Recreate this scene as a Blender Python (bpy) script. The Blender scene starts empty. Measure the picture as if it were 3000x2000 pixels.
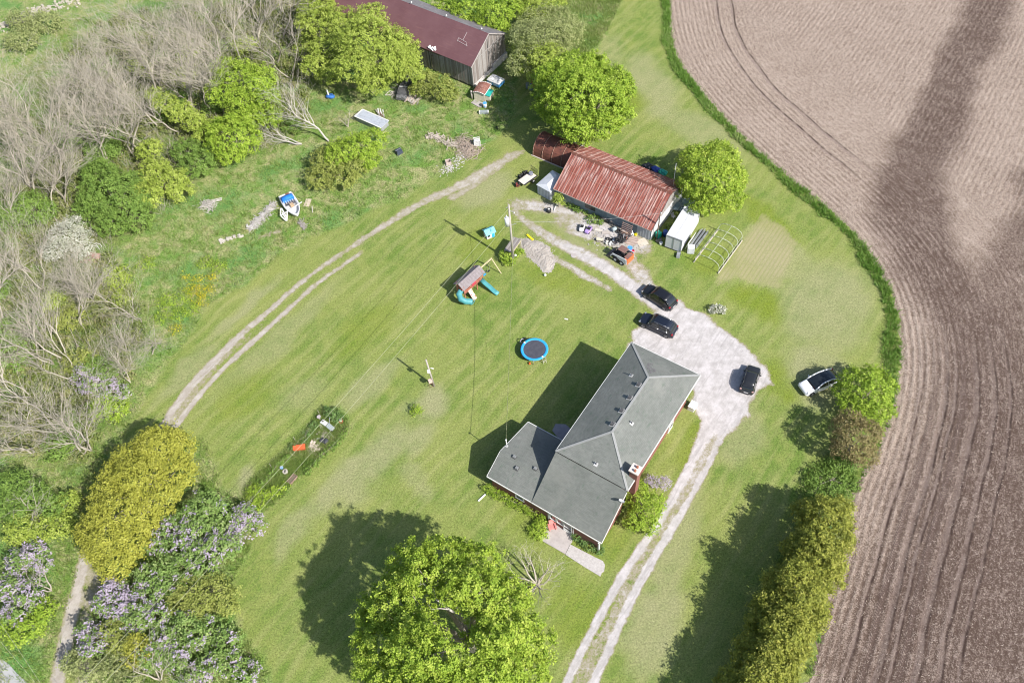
import bpy, math, random
import numpy as np
from mathutils import Vector, Matrix, Euler
from math import radians as R, sin, cos, pi

# ------------------------------------------------------------ camera, light, exposure
scene = bpy.context.scene
COL = scene.collection
CAM_H = 85.0
CR = np.array([0.9964, -0.06862, -0.04978]); CU = np.array([0.08477, 0.80653, 0.58508]); CF = np.array([0.0, 0.5872, -0.80944])
FPX = 2500.0
cd = bpy.data.cameras.new('camera'); cd.lens = FPX / 3000 * 36; cd.sensor_width = 36; cd.clip_end = 6000; cd.clip_start = 0.5
cam = bpy.data.objects.new('camera', cd); COL.objects.link(cam)
cam.matrix_world = Matrix(((CR[0], CU[0], -CF[0], 0), (CR[1], CU[1], -CF[1], 0), (CR[2], CU[2], -CF[2], CAM_H), (0, 0, 0, 1)))
scene.camera = cam
AZ, EL = R(135.4), R(40.4)                 # direction in which shadows fall, height of the sun
w = bpy.data.worlds.new('World'); scene.world = w; w.use_nodes = True
wn = w.node_tree.nodes; bg = wn['Background']; bg.inputs['Strength'].default_value = 0.10
sk = wn.new('ShaderNodeTexSky'); sk.sky_type = 'NISHITA'; sk.sun_disc = False
sk.sun_elevation = EL; sk.sun_rotation = R(134.6); sk.altitude = 200; sk.dust_density = 1.5
w.node_tree.links.new(sk.outputs[0], bg.inputs['Color'])
sl = bpy.data.lights.new('sun', 'SUN'); sl.energy = 4.6; sl.angle = R(0.6); sl.color = (1.0, 0.955, 0.90)
sun = bpy.data.objects.new('sun', sl); COL.objects.link(sun)
sun.rotation_euler = Vector((cos(AZ) * cos(EL), sin(AZ) * cos(EL), -sin(EL))).to_track_quat('-Z', 'Y').to_euler()
sun.location = (30, -30, 60)
vs = scene.view_settings; vs.view_transform = 'Standard'; vs.look = 'None'; vs.exposure = 0.66; vs.gamma = 1.0
vs.use_curve_mapping = False
scene.cycles.filter_width = 1.1
scene.cycles.max_bounces = 5; scene.cycles.diffuse_bounces = 3; scene.cycles.glossy_bounces = 2
scene.cycles.transmission_bounces = 3; scene.cycles.transparent_max_bounces = 6

# ------------------------------------------------------------ measuring: photograph pixel (3000 wide) -> point at height h
def G(x, y, h=0.0):
    r = CF + CR * (x - 1500) / FPX - CU * (y - 1000) / FPX
    t = (CAM_H - h) / (-r[2])
    return np.array([r[0] * t, r[1] * t, h])
def G2(x, y): return G(x, y)[:2]
def S(pts, k=1.27551): return [(a * k, b * k) for a, b in pts]     # pixels of a 2352 wide view
def WP(pts): return np.array([G2(*q) for q in pts])
def mpp(x, y): return float(((G(x, y) - np.array([0, 0, CAM_H])) @ CF) / FPX)   # metres per pixel

# ------------------------------------------------------------ tagging
def tag(o, label=None, cat=None, group=None, kind=None):
    if label: o['label'] = label
    if cat: o['category'] = cat
    if group: o['group'] = group
    if kind: o['kind'] = kind
    return o
def thing(name, label, cat, loc=(0, 0, 0), rz=0.0, group=None):
    o = bpy.data.objects.new(name, None); COL.objects.link(o)
    o.location = tuple(float(v) for v in loc); o.rotation_euler = (0, 0, rz); o.empty_display_size = .3
    return tag(o, label, cat, group)
def link(name, me, mat=None, parent=None, loc=None):
    o = bpy.data.objects.new(name, me); COL.objects.link(o)
    if mat is not None and not me.materials: me.materials.append(mat)
    if parent is not None: o.parent = parent
    if loc is not None: o.location = loc
    return o
def copy_tree(o, parent=None):
    c = o.copy(); COL.objects.link(c)
    if parent is not None: c.parent = parent
    for ch in list(o.children): copy_tree(ch, c)
    return c

# ------------------------------------------------------------ mesh building
class MB:
    def __init__(s): s.v = []; s.f = []; s.sm = []
    def add(s, vs, fs, smooth=False):
        b = len(s.v); s.v += [tuple(map(float, p)) for p in vs]
        for f in fs: s.f.append(tuple(i + b for i in f)); s.sm.append(smooth)
        return s
    def box(s, c, d, rz=0.0, rx=0.0, ry=0.0, taper=1.0):
        M = Euler((rx, ry, rz)).to_matrix(); c = Vector(c); vs = []
        for z in (-.5, .5):
            k = taper if z > 0 else 1
            for x, y in ((-.5, -.5), (.5, -.5), (.5, .5), (-.5, .5)):
                vs.append(c + M @ Vector((x * d[0] * k, y * d[1] * k, z * d[2])))
        return s.add(vs, [(3, 2, 1, 0), (4, 5, 6, 7), (0, 1, 5, 4), (1, 2, 6, 5), (2, 3, 7, 6), (3, 0, 4, 7)])
    def beam(s, a, b, wd, ht=None, up=(0, 0, 1)):
        ht = ht or wd; a = Vector(a); b = Vector(b); d = (b - a).normalized(); u = Vector(up)
        if abs(d.dot(u)) > .98: u = Vector((1, 0, 0))
        x = d.cross(u).normalized() * wd / 2; y = x.cross(d).normalized() * ht / 2
        vs = [p + i * x + j * y for p in (a, b) for i, j in ((-1, -1), (1, -1), (1, 1), (-1, 1))]
        return s.add(vs, [(0, 1, 2, 3), (7, 6, 5, 4), (0, 4, 5, 1), (1, 5, 6, 2), (2, 6, 7, 3), (3, 7, 4, 0)])
    def cyl(s, a, b, r0, r1=None, n=10, cap=True, smooth=True):
        r1 = r0 if r1 is None else r1; a = Vector(a); b = Vector(b); d = (b - a).normalized()
        u = Vector((0, 0, 1)) if abs(d.z) < .9 else Vector((1, 0, 0))
        x = d.cross(u).normalized(); y = d.cross(x)
        vs = [p + (x * cos(2 * pi * i / n) + y * sin(2 * pi * i / n)) * r for p, r in ((a, r0), (b, r1)) for i in range(n)]
        s.add(vs, [(i, (i + 1) % n, n + (i + 1) % n, n + i) for i in range(n)], smooth)
        if cap: s.f += [tuple(len(s.v) - 2 * n + i for i in reversed(range(n))), tuple(len(s.v) - n + i for i in range(n))]; s.sm += [False, False]
        return s
    def tube(s, pts, r, n=6):
        for a, b in zip(pts[:-1], pts[1:]): s.cyl(a, b, r, r, n, cap=True)
        return s
    def prism(s, poly, z0, z1):
        n = len(poly); zt = z1 if hasattr(z1, '__len__') else [z1] * n
        vs = [(x, y, z0) for x, y in poly] + [(x, y, z) for (x, y), z in zip(poly, zt)]
        return s.add(vs, [tuple(reversed(range(n))), tuple(range(n, 2 * n))] + [(i, (i + 1) % n, n + (i + 1) % n, n + i) for i in range(n)])
    def slab(s, q, t):                       # thick quad / polygon in 3d, thickness t downwards along its normal
        q = [Vector(p) for p in q]; n = (q[1] - q[0]).cross(q[2] - q[0]).normalized() * t; k = len(q)
        return s.add(q + [p - n for p in q], [tuple(range(k)), tuple(reversed(range(k, 2 * k)))] + [(k + i, k + (i + 1) % k, (i + 1) % k, i) for i in range(k)])
    def loft(s, rings, smooth=True, close=True):
        n = len(rings[0]); vs = [p for r in rings for p in r]; fs = []
        for k in range(len(rings) - 1):
            for i in range(n):
                j = (i + 1) % n; fs.append((k * n + i, k * n + j, (k + 1) * n + j, (k + 1) * n + i))
        s.add(vs, fs, smooth)
        if close:
            b = len(s.v) - len(vs); s.f += [tuple(b + i for i in reversed(range(n))), tuple(b + (len(rings) - 1) * n + i for i in range(n))]; s.sm += [False, False]
        return s
    def ball(s, c, r, nu=10, nv=6, jitter=0, rng=random):
        r = (r, r, r) if not hasattr(r, '__len__') else r; vs = [(c[0], c[1], c[2] + r[2])]; fs = []
        for j in range(1, nv):
            t = pi * j / nv
            for i in range(nu):
                a = 2 * pi * i / nu; k = 1 + rng.uniform(-jitter, jitter)
                vs.append((c[0] + r[0] * k * sin(t) * cos(a), c[1] + r[1] * k * sin(t) * sin(a), c[2] + r[2] * k * cos(t)))
        vs.append((c[0], c[1], c[2] - r[2]))
        for i in range(nu):
            k = (i + 1) % nu; fs.append((0, 1 + i, 1 + k))
            for j in range(nv - 2): b = 1 + j * nu; fs.append((b + i, b + nu + i, b + nu + k, b + k))
            b = 1 + (nv - 2) * nu; fs.append((b + i, len(vs) - 1, b + k))
        return s.add(vs, fs, jitter == 0)
    def torus(s, c, Rr, r, nu=20, nv=6, axis='z', start=0, end=2 * pi):
        full = abs(end - start - 2 * pi) < 1e-6; m = nu if full else nu + 1; vs = []
        for i in range(m):
            a = start + (end - start) * i / nu
            for j in range(nv):
                b = 2 * pi * j / nv; x = (Rr + r * cos(b)) * cos(a); y = (Rr + r * cos(b)) * sin(a); z = r * sin(b)
                p = (x, y, z) if axis == 'z' else ((z, x, y) if axis == 'x' else (x, z, y))
                vs.append((c[0] + p[0], c[1] + p[1], c[2] + p[2]))
        fs = [(i * nv + j, ((i + 1) % m) * nv + j, ((i + 1) % m) * nv + (j + 1) % nv, i * nv + (j + 1) % nv) for i in range(nu) for j in range(nv)]
        return s.add(vs, fs, True)
    def build(s, name, mat, parent=None, loc=None):
        me = bpy.data.meshes.new(name); me.from_pydata(s.v, [], s.f); me.polygons.foreach_set('use_smooth', s.sm); me.update()
        return link(name, me, mat, parent, loc)

def np_mesh(name, V, F, attrs=None, smooth=False):
    """V (n,3), F (m,k) arrays"""
    me = bpy.data.meshes.new(name); n, m, k = len(V), len(F), F.shape[1]
    me.vertices.add(n); me.vertices.foreach_set('co', np.ascontiguousarray(V, dtype=np.float32).ravel())
    me.loops.add(m * k); me.loops.foreach_set('vertex_index', np.ascontiguousarray(F, dtype=np.int32).ravel())
    me.polygons.add(m); me.polygons.foreach_set('loop_start', np.arange(0, m * k, k, dtype=np.int32))
    me.polygons.foreach_set('use_smooth', np.full(m, smooth))
    for a, val in (attrs or {}).items():
        at = me.attributes.new(a, 'FLOAT', 'POINT'); at.data.foreach_set('value', np.ascontiguousarray(val, dtype=np.float32))
    me.update(calc_edges=True)
    return me

# ------------------------------------------------------------ numpy noise
def vnoise(x, y, seed=0):
    xi = np.floor(x).astype(np.int64); yi = np.floor(y).astype(np.int64); fx = x - xi; fy = y - yi
    fx = fx * fx * (3 - 2 * fx); fy = fy * fy * (3 - 2 * fy)
    def h(a, b):
        n = (a * 374761393 + b * 668265263 + seed * 974634777) & 0x7fffffff
        n = ((n ^ (n >> 13)) * 1274126177) & 0x7fffffff
        return ((n ^ (n >> 16)) & 0xffff) / 65535.0
    return (h(xi, yi) * (1 - fx) + h(xi + 1, yi) * fx) * (1 - fy) + (h(xi, yi + 1) * (1 - fx) + h(xi + 1, yi + 1) * fx) * fy
def fbm(x, y, s, seed=0, o=4):
    t = 0; a = .5; tot = 0
    for i in range(o): t = t + a * vnoise(x / s * 2 ** i, y / s * 2 ** i, seed + i); tot += a; a *= .5
    return t / tot
def seg_dist(P, L, closed=False):
    """distance, arc position and segment parameter of points P to polyline L"""
    best = np.full(len(P), 1e9); arc = np.zeros(len(P)); acc = 0
    pts = list(zip(L[:-1], L[1:])) + ([(L[-1], L[0])] if closed else [])
    for a, b in pts:
        d = b - a; l2 = d @ d; t = np.clip(((P - a) @ d) / l2, 0, 1); e = P - a - t[:, None] * d
        dd = np.hypot(e[:, 0], e[:, 1]); m = dd < best; best[m] = dd[m]; arc[m] = acc + (t * math.sqrt(l2))[m]; acc += math.sqrt(l2)
    return best, arc
def inside(P, L):
    x, y = P[:, 0], P[:, 1]; r = np.zeros(len(P), bool); j = len(L) - 1
    for i in range(len(L)):
        xi, yi = L[i]; xj, yj = L[j]
        c = ((yi > y) != (yj > y)) & (x < (xj - xi) * (y - yi) / ((yj - yi) if abs(yj - yi) > 1e-9 else 1e-9) + xi); r ^= c; j = i
    return r
def sdf(P, L):                                # + inside
    d, _ = seg_dist(P, L, True); return np.where(inside(P, L), d, -d)
def sstep(a, b, x): t = np.clip((x - a) / (b - a), 0, 1); return t * t * (3 - 2 * t)
def catmull(P, k=4):
    P = [np.array(p, float) for p in P]; out = []; n = len(P)
    for i in range(n - 1):
        p0, p1, p2, p3 = P[max(i - 1, 0)], P[i], P[i + 1], P[min(i + 2, n - 1)]
        for j in range(k):
            t = j / k; out.append(.5 * (2 * p1 + (p2 - p0) * t + (2 * p0 - 5 * p1 + 4 * p2 - p3) * t * t + (3 * p1 - p0 - 3 * p2 + p3) * t ** 3))
    out.append(P[-1]); return np.array(out)

# ------------------------------------------------------------ material helpers
class NT:
    def __init__(s, name, disp=False):
        s.m = bpy.data.materials.new(name); s.m.use_nodes = True; s.t = s.m.node_tree; s.t.nodes.clear()
        s.out = s.t.nodes.new('ShaderNodeOutputMaterial')
    def n(s, typ, inp=None, **kw):
        nd = s.t.nodes.new(typ)
        for k, v in kw.items(): setattr(nd, k, v)
        for k, v in (inp or {}).items():
            if hasattr(v, 'is_output'): s.t.links.new(v, nd.inputs[k])
            else: nd.inputs[k].default_value = v
        return nd
    def math(s, op, a, b=0.0, c=None, clamp=False):
        d = {0: a, 1: b}
        if c is not None: d[2] = c
        return s.n('ShaderNodeMath', d, operation=op, use_clamp=clamp).outputs[0]
    def pos(s): return s.n('ShaderNodeNewGeometry').outputs['Position']
    def obj(s): return s.n('ShaderNodeTexCoord').outputs['Object']
    def noise(s, scale, vec=None, detail=4, rough=.55, dist=0.0):
        d = {'Scale': scale, 'Detail': detail, 'Roughness': rough, 'Distortion': dist}
        if vec is not None: d['Vector'] = vec
        return s.n('ShaderNodeTexNoise', d).outputs['Fac']
    def mapr(s, v, a, b, c=0.0, d=1.0, smooth=False):
        return s.n('ShaderNodeMapRange', {0: v, 1: a, 2: b, 3: c, 4: d}, interpolation_type='SMOOTHSTEP' if smooth else 'LINEAR').outputs[0]
    def mix(s, f, a, b, mode='MIX'):
        nd = s.n('ShaderNodeMix', data_type='RGBA', blend_type=mode)
        for k, v in ((0, f), (6, a), (7, b)):
            if hasattr(v, 'is_output'): s.t.links.new(v, nd.inputs[k])
            else: nd.inputs[k].default_value = (*v, 1) if hasattr(v, '__len__') and len(v) == 3 else v
        return nd.outputs[2]
    def attr(s, name): return s.n('ShaderNodeAttribute', attribute_name=name).outputs['Fac']
    def scale(s, vec, v): return s.n('ShaderNodeMapping', {'Vector': vec, 'Scale': v}).outputs[0]
    def bump(s, h, strength=.3, dist=.05): return s.n('ShaderNodeBump', {'Height': h, 'Strength': strength, 'Distance': dist}).outputs[0]
    def finish(s, col, rough=.8, metal=0.0, normal=None, spec=.3, coat=0.0):
        d = {'Base Color': col if hasattr(col, 'is_output') else (*col, 1), 'Roughness': rough, 'Metallic': metal, 'Specular IOR Level': spec, 'Coat Weight': coat}
        if normal is not None: d['Normal'] = normal
        b = s.n('ShaderNodeBsdfPrincipled', d); s.t.links.new(b.outputs[0], s.out.inputs[0]); return s.m

_mc = {}
def M(name, c1, c2=None, sc=3.0, rough=.7, metal=0.0, bump=0.0, contrast=(.35, .65), spec=.3, coat=0.0, stretch=None, c3=None):
    if name in _mc: return _mc[name]
    t = NT(name); v = t.obj()
    if stretch: v = t.scale(v, stretch)
    c2 = c2 or tuple(x * .82 for x in c1)
    f = t.noise(sc, v, 5, .6); col = t.mix(t.mapr(f, *contrast), c1, c2)
    if c3: col = t.mix(t.mapr(t.noise(sc * 3.1, v, 3), .55, .7), col, c3)
    nm = t.bump(t.noise(sc * 6, v, 4), bump) if bump else None
    _mc[name] = t.finish(col, rough, metal, nm, spec, coat); return _mc[name]
# ------------------------------------------------------------ ground: masks of what grows and lies where
rng = np.random.default_rng(7); random.seed(7)
ROUGH = [WP(S(q)) for q in (
    [(-400, 1010), (250, 1010), (318, 952), (360, 872), (430, 780), (476, 704), (500, 690), (560, 655), (640, 590), (700, 552), (800, 512), (855, 482), (930, 452), (1000, 405),
     (1060, 362), (1120, 325), (1160, 300), (1190, 262), (1185, 175), (1200, 60), (1330, 0), (1330, -300), (-1500, -300)],
    [(-400, 1000), (300, 960), (235, 1130), (190, 1250), (175, 1330), (150, 1420), (130, 1490), (108, 1580), (60, 1700), (-400, 1700)],
    [(425, 1020), (470, 1010), (498, 1080), (505, 1120), (560, 1150), (600, 1190), (560, 1290), (500, 1380), (545, 1440), (600, 1510), (620, 1568), (640, 1700), (215, 1700), (205, 1400), (330, 1290), (420, 1150)],
    [(1330, -100), (1430, 0), (1400, 60), (1372, 108), (1340, 130), (1250, 100), (1180, 60), (1180, -100)],
    [(560, 1150), (600, 1180), (640, 1150), (700, 1080), (770, 1020), (800, 990), (795, 960), (770, 938), (735, 940), (715, 975), (660, 1030), (600, 1085), (565, 1120)],
    [(1840, 1160), (1850, 1090), (1900, 1040), (1975, 1060), (1960, 1110), (1930, 1180), (1850, 1420), (1750, 1568), (1690, 1568), (1740, 1400)])]
WOOD = WP(S([(-400, 1010), (200, 1050), (240, 960), (310, 850), (330, 740), (290, 640), (250, 560), (400, 480), (480, 380), (600, 350), (700, 300), (720, 180), (820, 60), (820, -60), (500, -60), (300, 10), (150, 120), (0, 170), (-400, 200)]))
DRY = [  # px (2352 wide) centre, half axes in metres, angle of the long axis, weight
    (1500, 200, 9, 4, 100, .75), (1590, 290, 10, 3, 130, .6), (1900, 700, 8, 6, 60, .75), (1870, 860, 5, 4, 90, .8), (1810, 610, 3, 5, 60, .6), (985, 925, 2.6, 2.2, 50, .9), (960, 1010, 3, 2, 50, .7),
    (860, 1060, 6, 2.2, 50, .75), (780, 1110, 5, 1.6, 50, .8), (960, 1100, 2.5, 1.5, 120, .5), (850, 880, 6, 1.6, 45, .6), (640, 780, 12, 1.8, 47, .5), (700, 900, 3, 2, 40, .4),
    (1560, 1260, 8, 2.0, 60, .7), (1700, 1000, 5, 2.4, 60, .6), (1500, 1440, 5, 2.6, 60, .85), (690, 1210, 4, 1.5, 60, .6), (1110, 440, 5, 3, 40, .8), (1250, 470, 4, 2, 140, .8),
    (1350, 560, 9, 1.2, 140, .6), (430, 850, 6, 1.4, 55, .6), (560, 700, 7, 1.0, 48, .75), (1400, 120, 6, 2, 80, .4), (560, 1110, 2.5, .8, 70, .9), (640, 540, 1.6, .8, 130, .9), (1760, 560, 4, 3, 60, .5)]
LUSH = [(1740, 700, 4, 2.5, 120, .9), (1560, 760, 6, 2, 120, .8), (1800, 880, 3, 2, 120, .8), (1760, 500, 6, 2, 120, .8), (1590, 1020, 4, 1.6, 60, .8), (1290, 1210, 9, 3, 150, .5), (1620, 450, 5, 2.5, 130, .7),
        (840, 760, 6, 3, 45, .5), (1330, 1420, 4, 4, 0, .6), (1100, 560, 4, 3, 40, .6), (1280, 640, 5, 3, 140, .6), (550, 920, 5, 3, 45, .5), (1450, 230, 4, 2, 100, .8), (1640, 600, 4, 3, 0, .7)]
def ell(P, L, seed):
    m = np.zeros(len(P)); wx = (fbm(P[:, 0], P[:, 1], 3.5, seed) - .5) * 3.2; wy = (fbm(P[:, 0], P[:, 1], 3.5, seed + 9) - .5) * 3.2
    for cx, cy, a, b, an, wt in L:
        c = G2(cx * 1.27551, cy * 1.27551); d = P - c; an = R(an); u = d[:, 0] * cos(an) + d[:, 1] * sin(an) + wx; v = -d[:, 0] * sin(an) + d[:, 1] * cos(an) + wy
        m = np.maximum(m, wt * (1 - sstep(.55, 1.25, np.sqrt((u / a) ** 2 + (v / b) ** 2))))
    return m
def ground_attrs(P):
    rough = np.zeros(len(P)); jit = (fbm(P[:, 0], P[:, 1], 2.0, 3) - .5) * 1.4
    for L in ROUGH: rough = np.maximum(rough, sstep(-.35, .35, sdf(P, L) + jit))
    wood = sstep(-2, 2, sdf(P, WOOD) + (fbm(P[:, 0], P[:, 1], 6, 5) - .5) * 6)
    far = sstep(0, 25, P[:, 1] - 128) * sstep(0, 30, -P[:, 0] - 30)
    return dict(rough=rough, wood=wood * (1 - far), dry=ell(P, DRY, 11), lush=ell(P, LUSH, 17))

# one colour recipe for everything that grows on the ground
LG = bpy.data.node_groups.new('grass_colour', 'ShaderNodeTree')
LG.interface.new_socket('Color', in_out='OUTPUT', socket_type='NodeSocketColor'); LG.interface.new_socket('Height', in_out='OUTPUT', socket_type='NodeSocketFloat')
class GT(NT):
    def __init__(s, t): s.t = t; s.out = t.nodes.new('NodeGroupOutput')
g = GT(LG); P_ = g.pos()
big = g.noise(.085, P_, 3, .6, .6); mid = g.noise(.45, P_, 4, .65); fine = g.noise(4.2, P_, 5, .78); vfine = g.noise(9, P_, 3, .8)
mws = g.math('SINE', g.math('ADD', g.math('MULTIPLY', g.n('ShaderNodeVectorMath', {0: P_, 1: (-sin(R(47)), cos(R(47)), 0)}, operation='DOT_PRODUCT').outputs['Value'], 2 * pi / 1.7), g.math('MULTIPLY', g.noise(.08, P_, 2), 14.0)))
mow = g.noise(1.0, g.scale(g.n('ShaderNodeVectorRotate', {'Vector': P_, 'Angle': R(-50)}, rotation_type='Z_AXIS').outputs[0], (.12, 1.25, 1)), 3, .6)
c = g.mix(g.mapr(big, .38, .64), (.125, .195, .038), (.205, .245, .066))
c = g.mix(g.mapr(mid, .42, .68, 0, .75), c, (.245, .275, .08))
c = g.mix(g.mapr(mow, .45, .7, 0, .35), c, (.29, .29, .12)); c = g.mix(g.math('MULTIPLY', g.mapr(mws, -.2, .9, 0, .42), g.mapr(g.noise(.12, P_, 2), .4, .62, .1, 1)), c, (.30, .31, .12))
dry = g.attr('dry'); lush = g.attr('lush'); rough = g.attr('rough'); wood = g.attr('wood')
c = g.mix(g.math('MULTIPLY', dry, g.mapr(mid, .2, .6, .6, 1.0)), c, (.285, .285, .15))
c = g.mix(g.math('MULTIPLY', lush, g.mapr(mid, .3, .65, .5, .95)), c, (.155, .21, .018))
rcol = g.mix(g.mapr(g.noise(.5, P_, 5, .7, .5), .4, .62), (.13, .22, .045), (.30, .295, .14))
rcol = g.mix(g.mapr(g.noise(.16, P_, 4, .6), .5, .66), rcol, (.115, .225, .06))
c = g.mix(rough, c, rcol)
wcol = g.mix(g.mapr(g.noise(.6, P_, 5, .7), .42, .6), (.11, .155, .040), (.20, .205, .09))
wcol = g.mix(g.mapr(g.noise(.22, P_, 3), .5, .62), wcol, (.12, .20, .045))
c = g.mix(g.math('MULTIPLY', wood, .9), c, wcol)
amp = g.math('ADD', .78, g.math('MULTIPLY', rough, .5))
k = g.math('ADD', g.math('MULTIPLY', g.math('SUBTRACT', fine, .5), 2.6), g.math('MULTIPLY', g.math('SUBTRACT', vfine, .5), 2.6))
k = g.math('ADD', 1.0, g.math('MULTIPLY', k, amp)); c = g.mix(1.0, c, g.n('ShaderNodeCombineColor', {0: k, 1: k, 2: k}).outputs[0], 'MULTIPLY')
g.t.links.new(c, g.out.inputs[0]); g.t.links.new(g.math('ADD', fine, g.math('MULTIPLY', vfine, .6)), g.out.inputs[1])
def grass_node(t):
    nd = t.t.nodes.new('ShaderNodeGroup'); nd.node_tree = LG; return nd.outputs[0], nd.outputs[1]
t = NT('grass'); c, h = grass_node(t); GRASS = t.finish(c, .95, 0, t.bump(h, .55, .12), .1)

def gravel_mat(name, c1, c2, soil, patchy=.5, lo=.25, hi=.6):
    t = NT(name); gc, gh = grass_node(t); p = t.pos(); m = t.attr('m')
    n1 = t.noise(.9, p, 5, .7); n2 = t.noise(7, p, 4, .75); n3 = t.noise(22, p, 2, .7)
    col = t.mix(t.mapr(n1, .38, .62), c1, c2); col = t.mix(t.mapr(t.noise(1.0, t.scale(t.n('ShaderNodeVectorRotate', {'Vector': p, 'Angle': R(-52)}, rotation_type='Z_AXIS').outputs[0], (.22, 1.6, 1)), 5, .7, .8), .5, .66, 0, .7), col, tuple(x * .8 for x in c2)); col = t.mix(t.mapr(n2, .58, .68, 0, .55), col, tuple(x * .45 for x in c2)); col = t.mix(t.mapr(n3, .55, .75, 0, .5), col, tuple(min(1, x * 1.25) for x in c1))
    e = t.math('ADD', m, t.math('MULTIPLY', t.math('SUBTRACT', t.noise(1.6, p, 6, .75), .5), patchy * 2)); e = t.math('ADD', e, t.math('MULTIPLY', t.math('SUBTRACT', n2, .5), 1.0)); e = t.math('ADD', e, t.math('MULTIPLY', t.math('SUBTRACT', t.noise(.5, p, 3, .6), .5), patchy * .9))
    s1 = t.mapr(e, lo - .15, lo + .05, 0, 1); s2 = t.mapr(e, lo + .05, hi, 0, 1)
    out = t.mix(s1, gc, soil); out = t.mix(s2, out, col)
    return t.finish(out, .95, 0, t.bump(t.math('ADD', n2, n3), .5, .06), .12)
GRAVEL = gravel_mat('limestone_gravel', (.56, .53, .525), (.41, .385, .37), (.29, .26, .17), .75, .30, .75)
DIRT = gravel_mat('track_dirt', (.47, .43, .385), (.36, .32, .27), (.27, .25, .14), .95, .32, .85)

def sheet(name, maskf, x0, x1, y0, y1, res, z, mat, label=None, cut=.03):
    xs = np.arange(x0, x1 + res, res); ys = np.arange(y0, y1 + res, res); X, Y = np.meshgrid(xs, ys); P = np.stack([X.ravel(), Y.ravel()], 1)
    m = maskf(P); nx = len(xs); idx = np.arange(len(P)).reshape(len(ys), nx)
    F = np.stack([idx[:-1, :-1].ravel(), idx[:-1, 1:].ravel(), idx[1:, 1:].ravel(), idx[1:, :-1].ravel()], 1)
    F = F[m[F].max(1) > cut]; used = np.unique(F); rem = np.full(len(P), -1); rem[used] = np.arange(len(used)); F = rem[F]; P = P[used]
    V = np.column_stack([P, np.full(len(P), z)]); at = ground_attrs(P); at['m'] = m[used]
    o = link(name, np_mesh(name, V, F, at), mat); tag(o, label, None, None, 'structure'); return o

# the ground itself: fine where it is seen, coarse out to the horizon
def axis(a, b, st): return np.concatenate([[-2500, -900, -400, -220, -150], np.arange(a, b, st), [b + 30, b + 120, 500, 1000, 2500]])
xs = axis(-100, 60, .7); ys = np.concatenate([[-2500, -800, -200, -40], np.arange(10, 158, .7), [170, 200, 260, 400, 900, 2500]])
X, Y = np.meshgrid(xs, ys); P = np.stack([X.ravel(), Y.ravel()], 1); idx = np.arange(len(P)).reshape(len(ys), len(xs))
F = np.stack([idx[:-1, :-1].ravel(), idx[:-1, 1:].ravel(), idx[1:, 1:].ravel(), idx[1:, :-1].ravel()], 1)
gr = link('ground', np_mesh('ground', np.column_stack([P, np.zeros(len(P))]), F, ground_attrs(P)), GRASS)
tag(gr, 'mown lawn and rough meadow around the farmhouse', None, None, 'structure')

def lines_mask(lines, seed, warp=.5):
    L = [(catmull(WP(S(q))), wd, st) for q, wd, st in lines]
    def f(P):
        m = np.zeros(len(P)); j = (fbm(P[:, 0], P[:, 1], 1.3, seed) - .5) * warp
        for l, wd, st in L:
            d, a = seg_dist(P, l); ww = np.interp(a / max(a.max(), 1), np.linspace(0, 1, len(wd)), wd); ss = np.interp(a / max(a.max(), 1), np.linspace(0, 1, len(st)), st)
            m = np.maximum(m, ss * (1 - sstep(.35, 1.15, (d + j * .5) / (ww * .5))))
        return m
    return f
track = lines_mask([
    ([(372, 980), (430, 897), (500, 822), (560, 762), (620, 712), (700, 642), (800, 572), (880, 520), (960, 470), (1050, 430), (1120, 392), (1195, 345)], (1.2, 1.5, 1.1, .9, 1.1, 1.6, 2.4, 1.8), (1, 1, .85, .65, .65, .7, .78, .6)),
    ([(402, 980), (462, 902), (532, 828), (600, 767), (655, 717), (730, 650), (830, 580)], (.9, .9, .9, .8), (1, .95, .8, .6)),
    ([(1040, 452), (1090, 425), (1150, 380)], (1.6, 1.2), (.6, .5)), ([(380, 978), (500, 832), (600, 752)], (2.2, 1.6, .8), (.55, .4, .2)), ([(640, 530), (600, 545)], (1.0, 1.0), (.5, .5))], 31)
sheet('farm_track', track, -50, 6, 45, 96, .25, .008, DIRT, 'two worn pale wheel ruts crossing the lawn towards the barn')
yard = WP(S([(1437, 800), (1470, 748), (1510, 715), (1560, 690), (1640, 742), (1700, 790), (1758, 848), (1772, 880), (1733, 895), (1718, 950), (1690, 985), (1650, 1000), (1612, 985), (1600, 930), (1590, 890), (1590, 870), (1450, 800)]))
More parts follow.
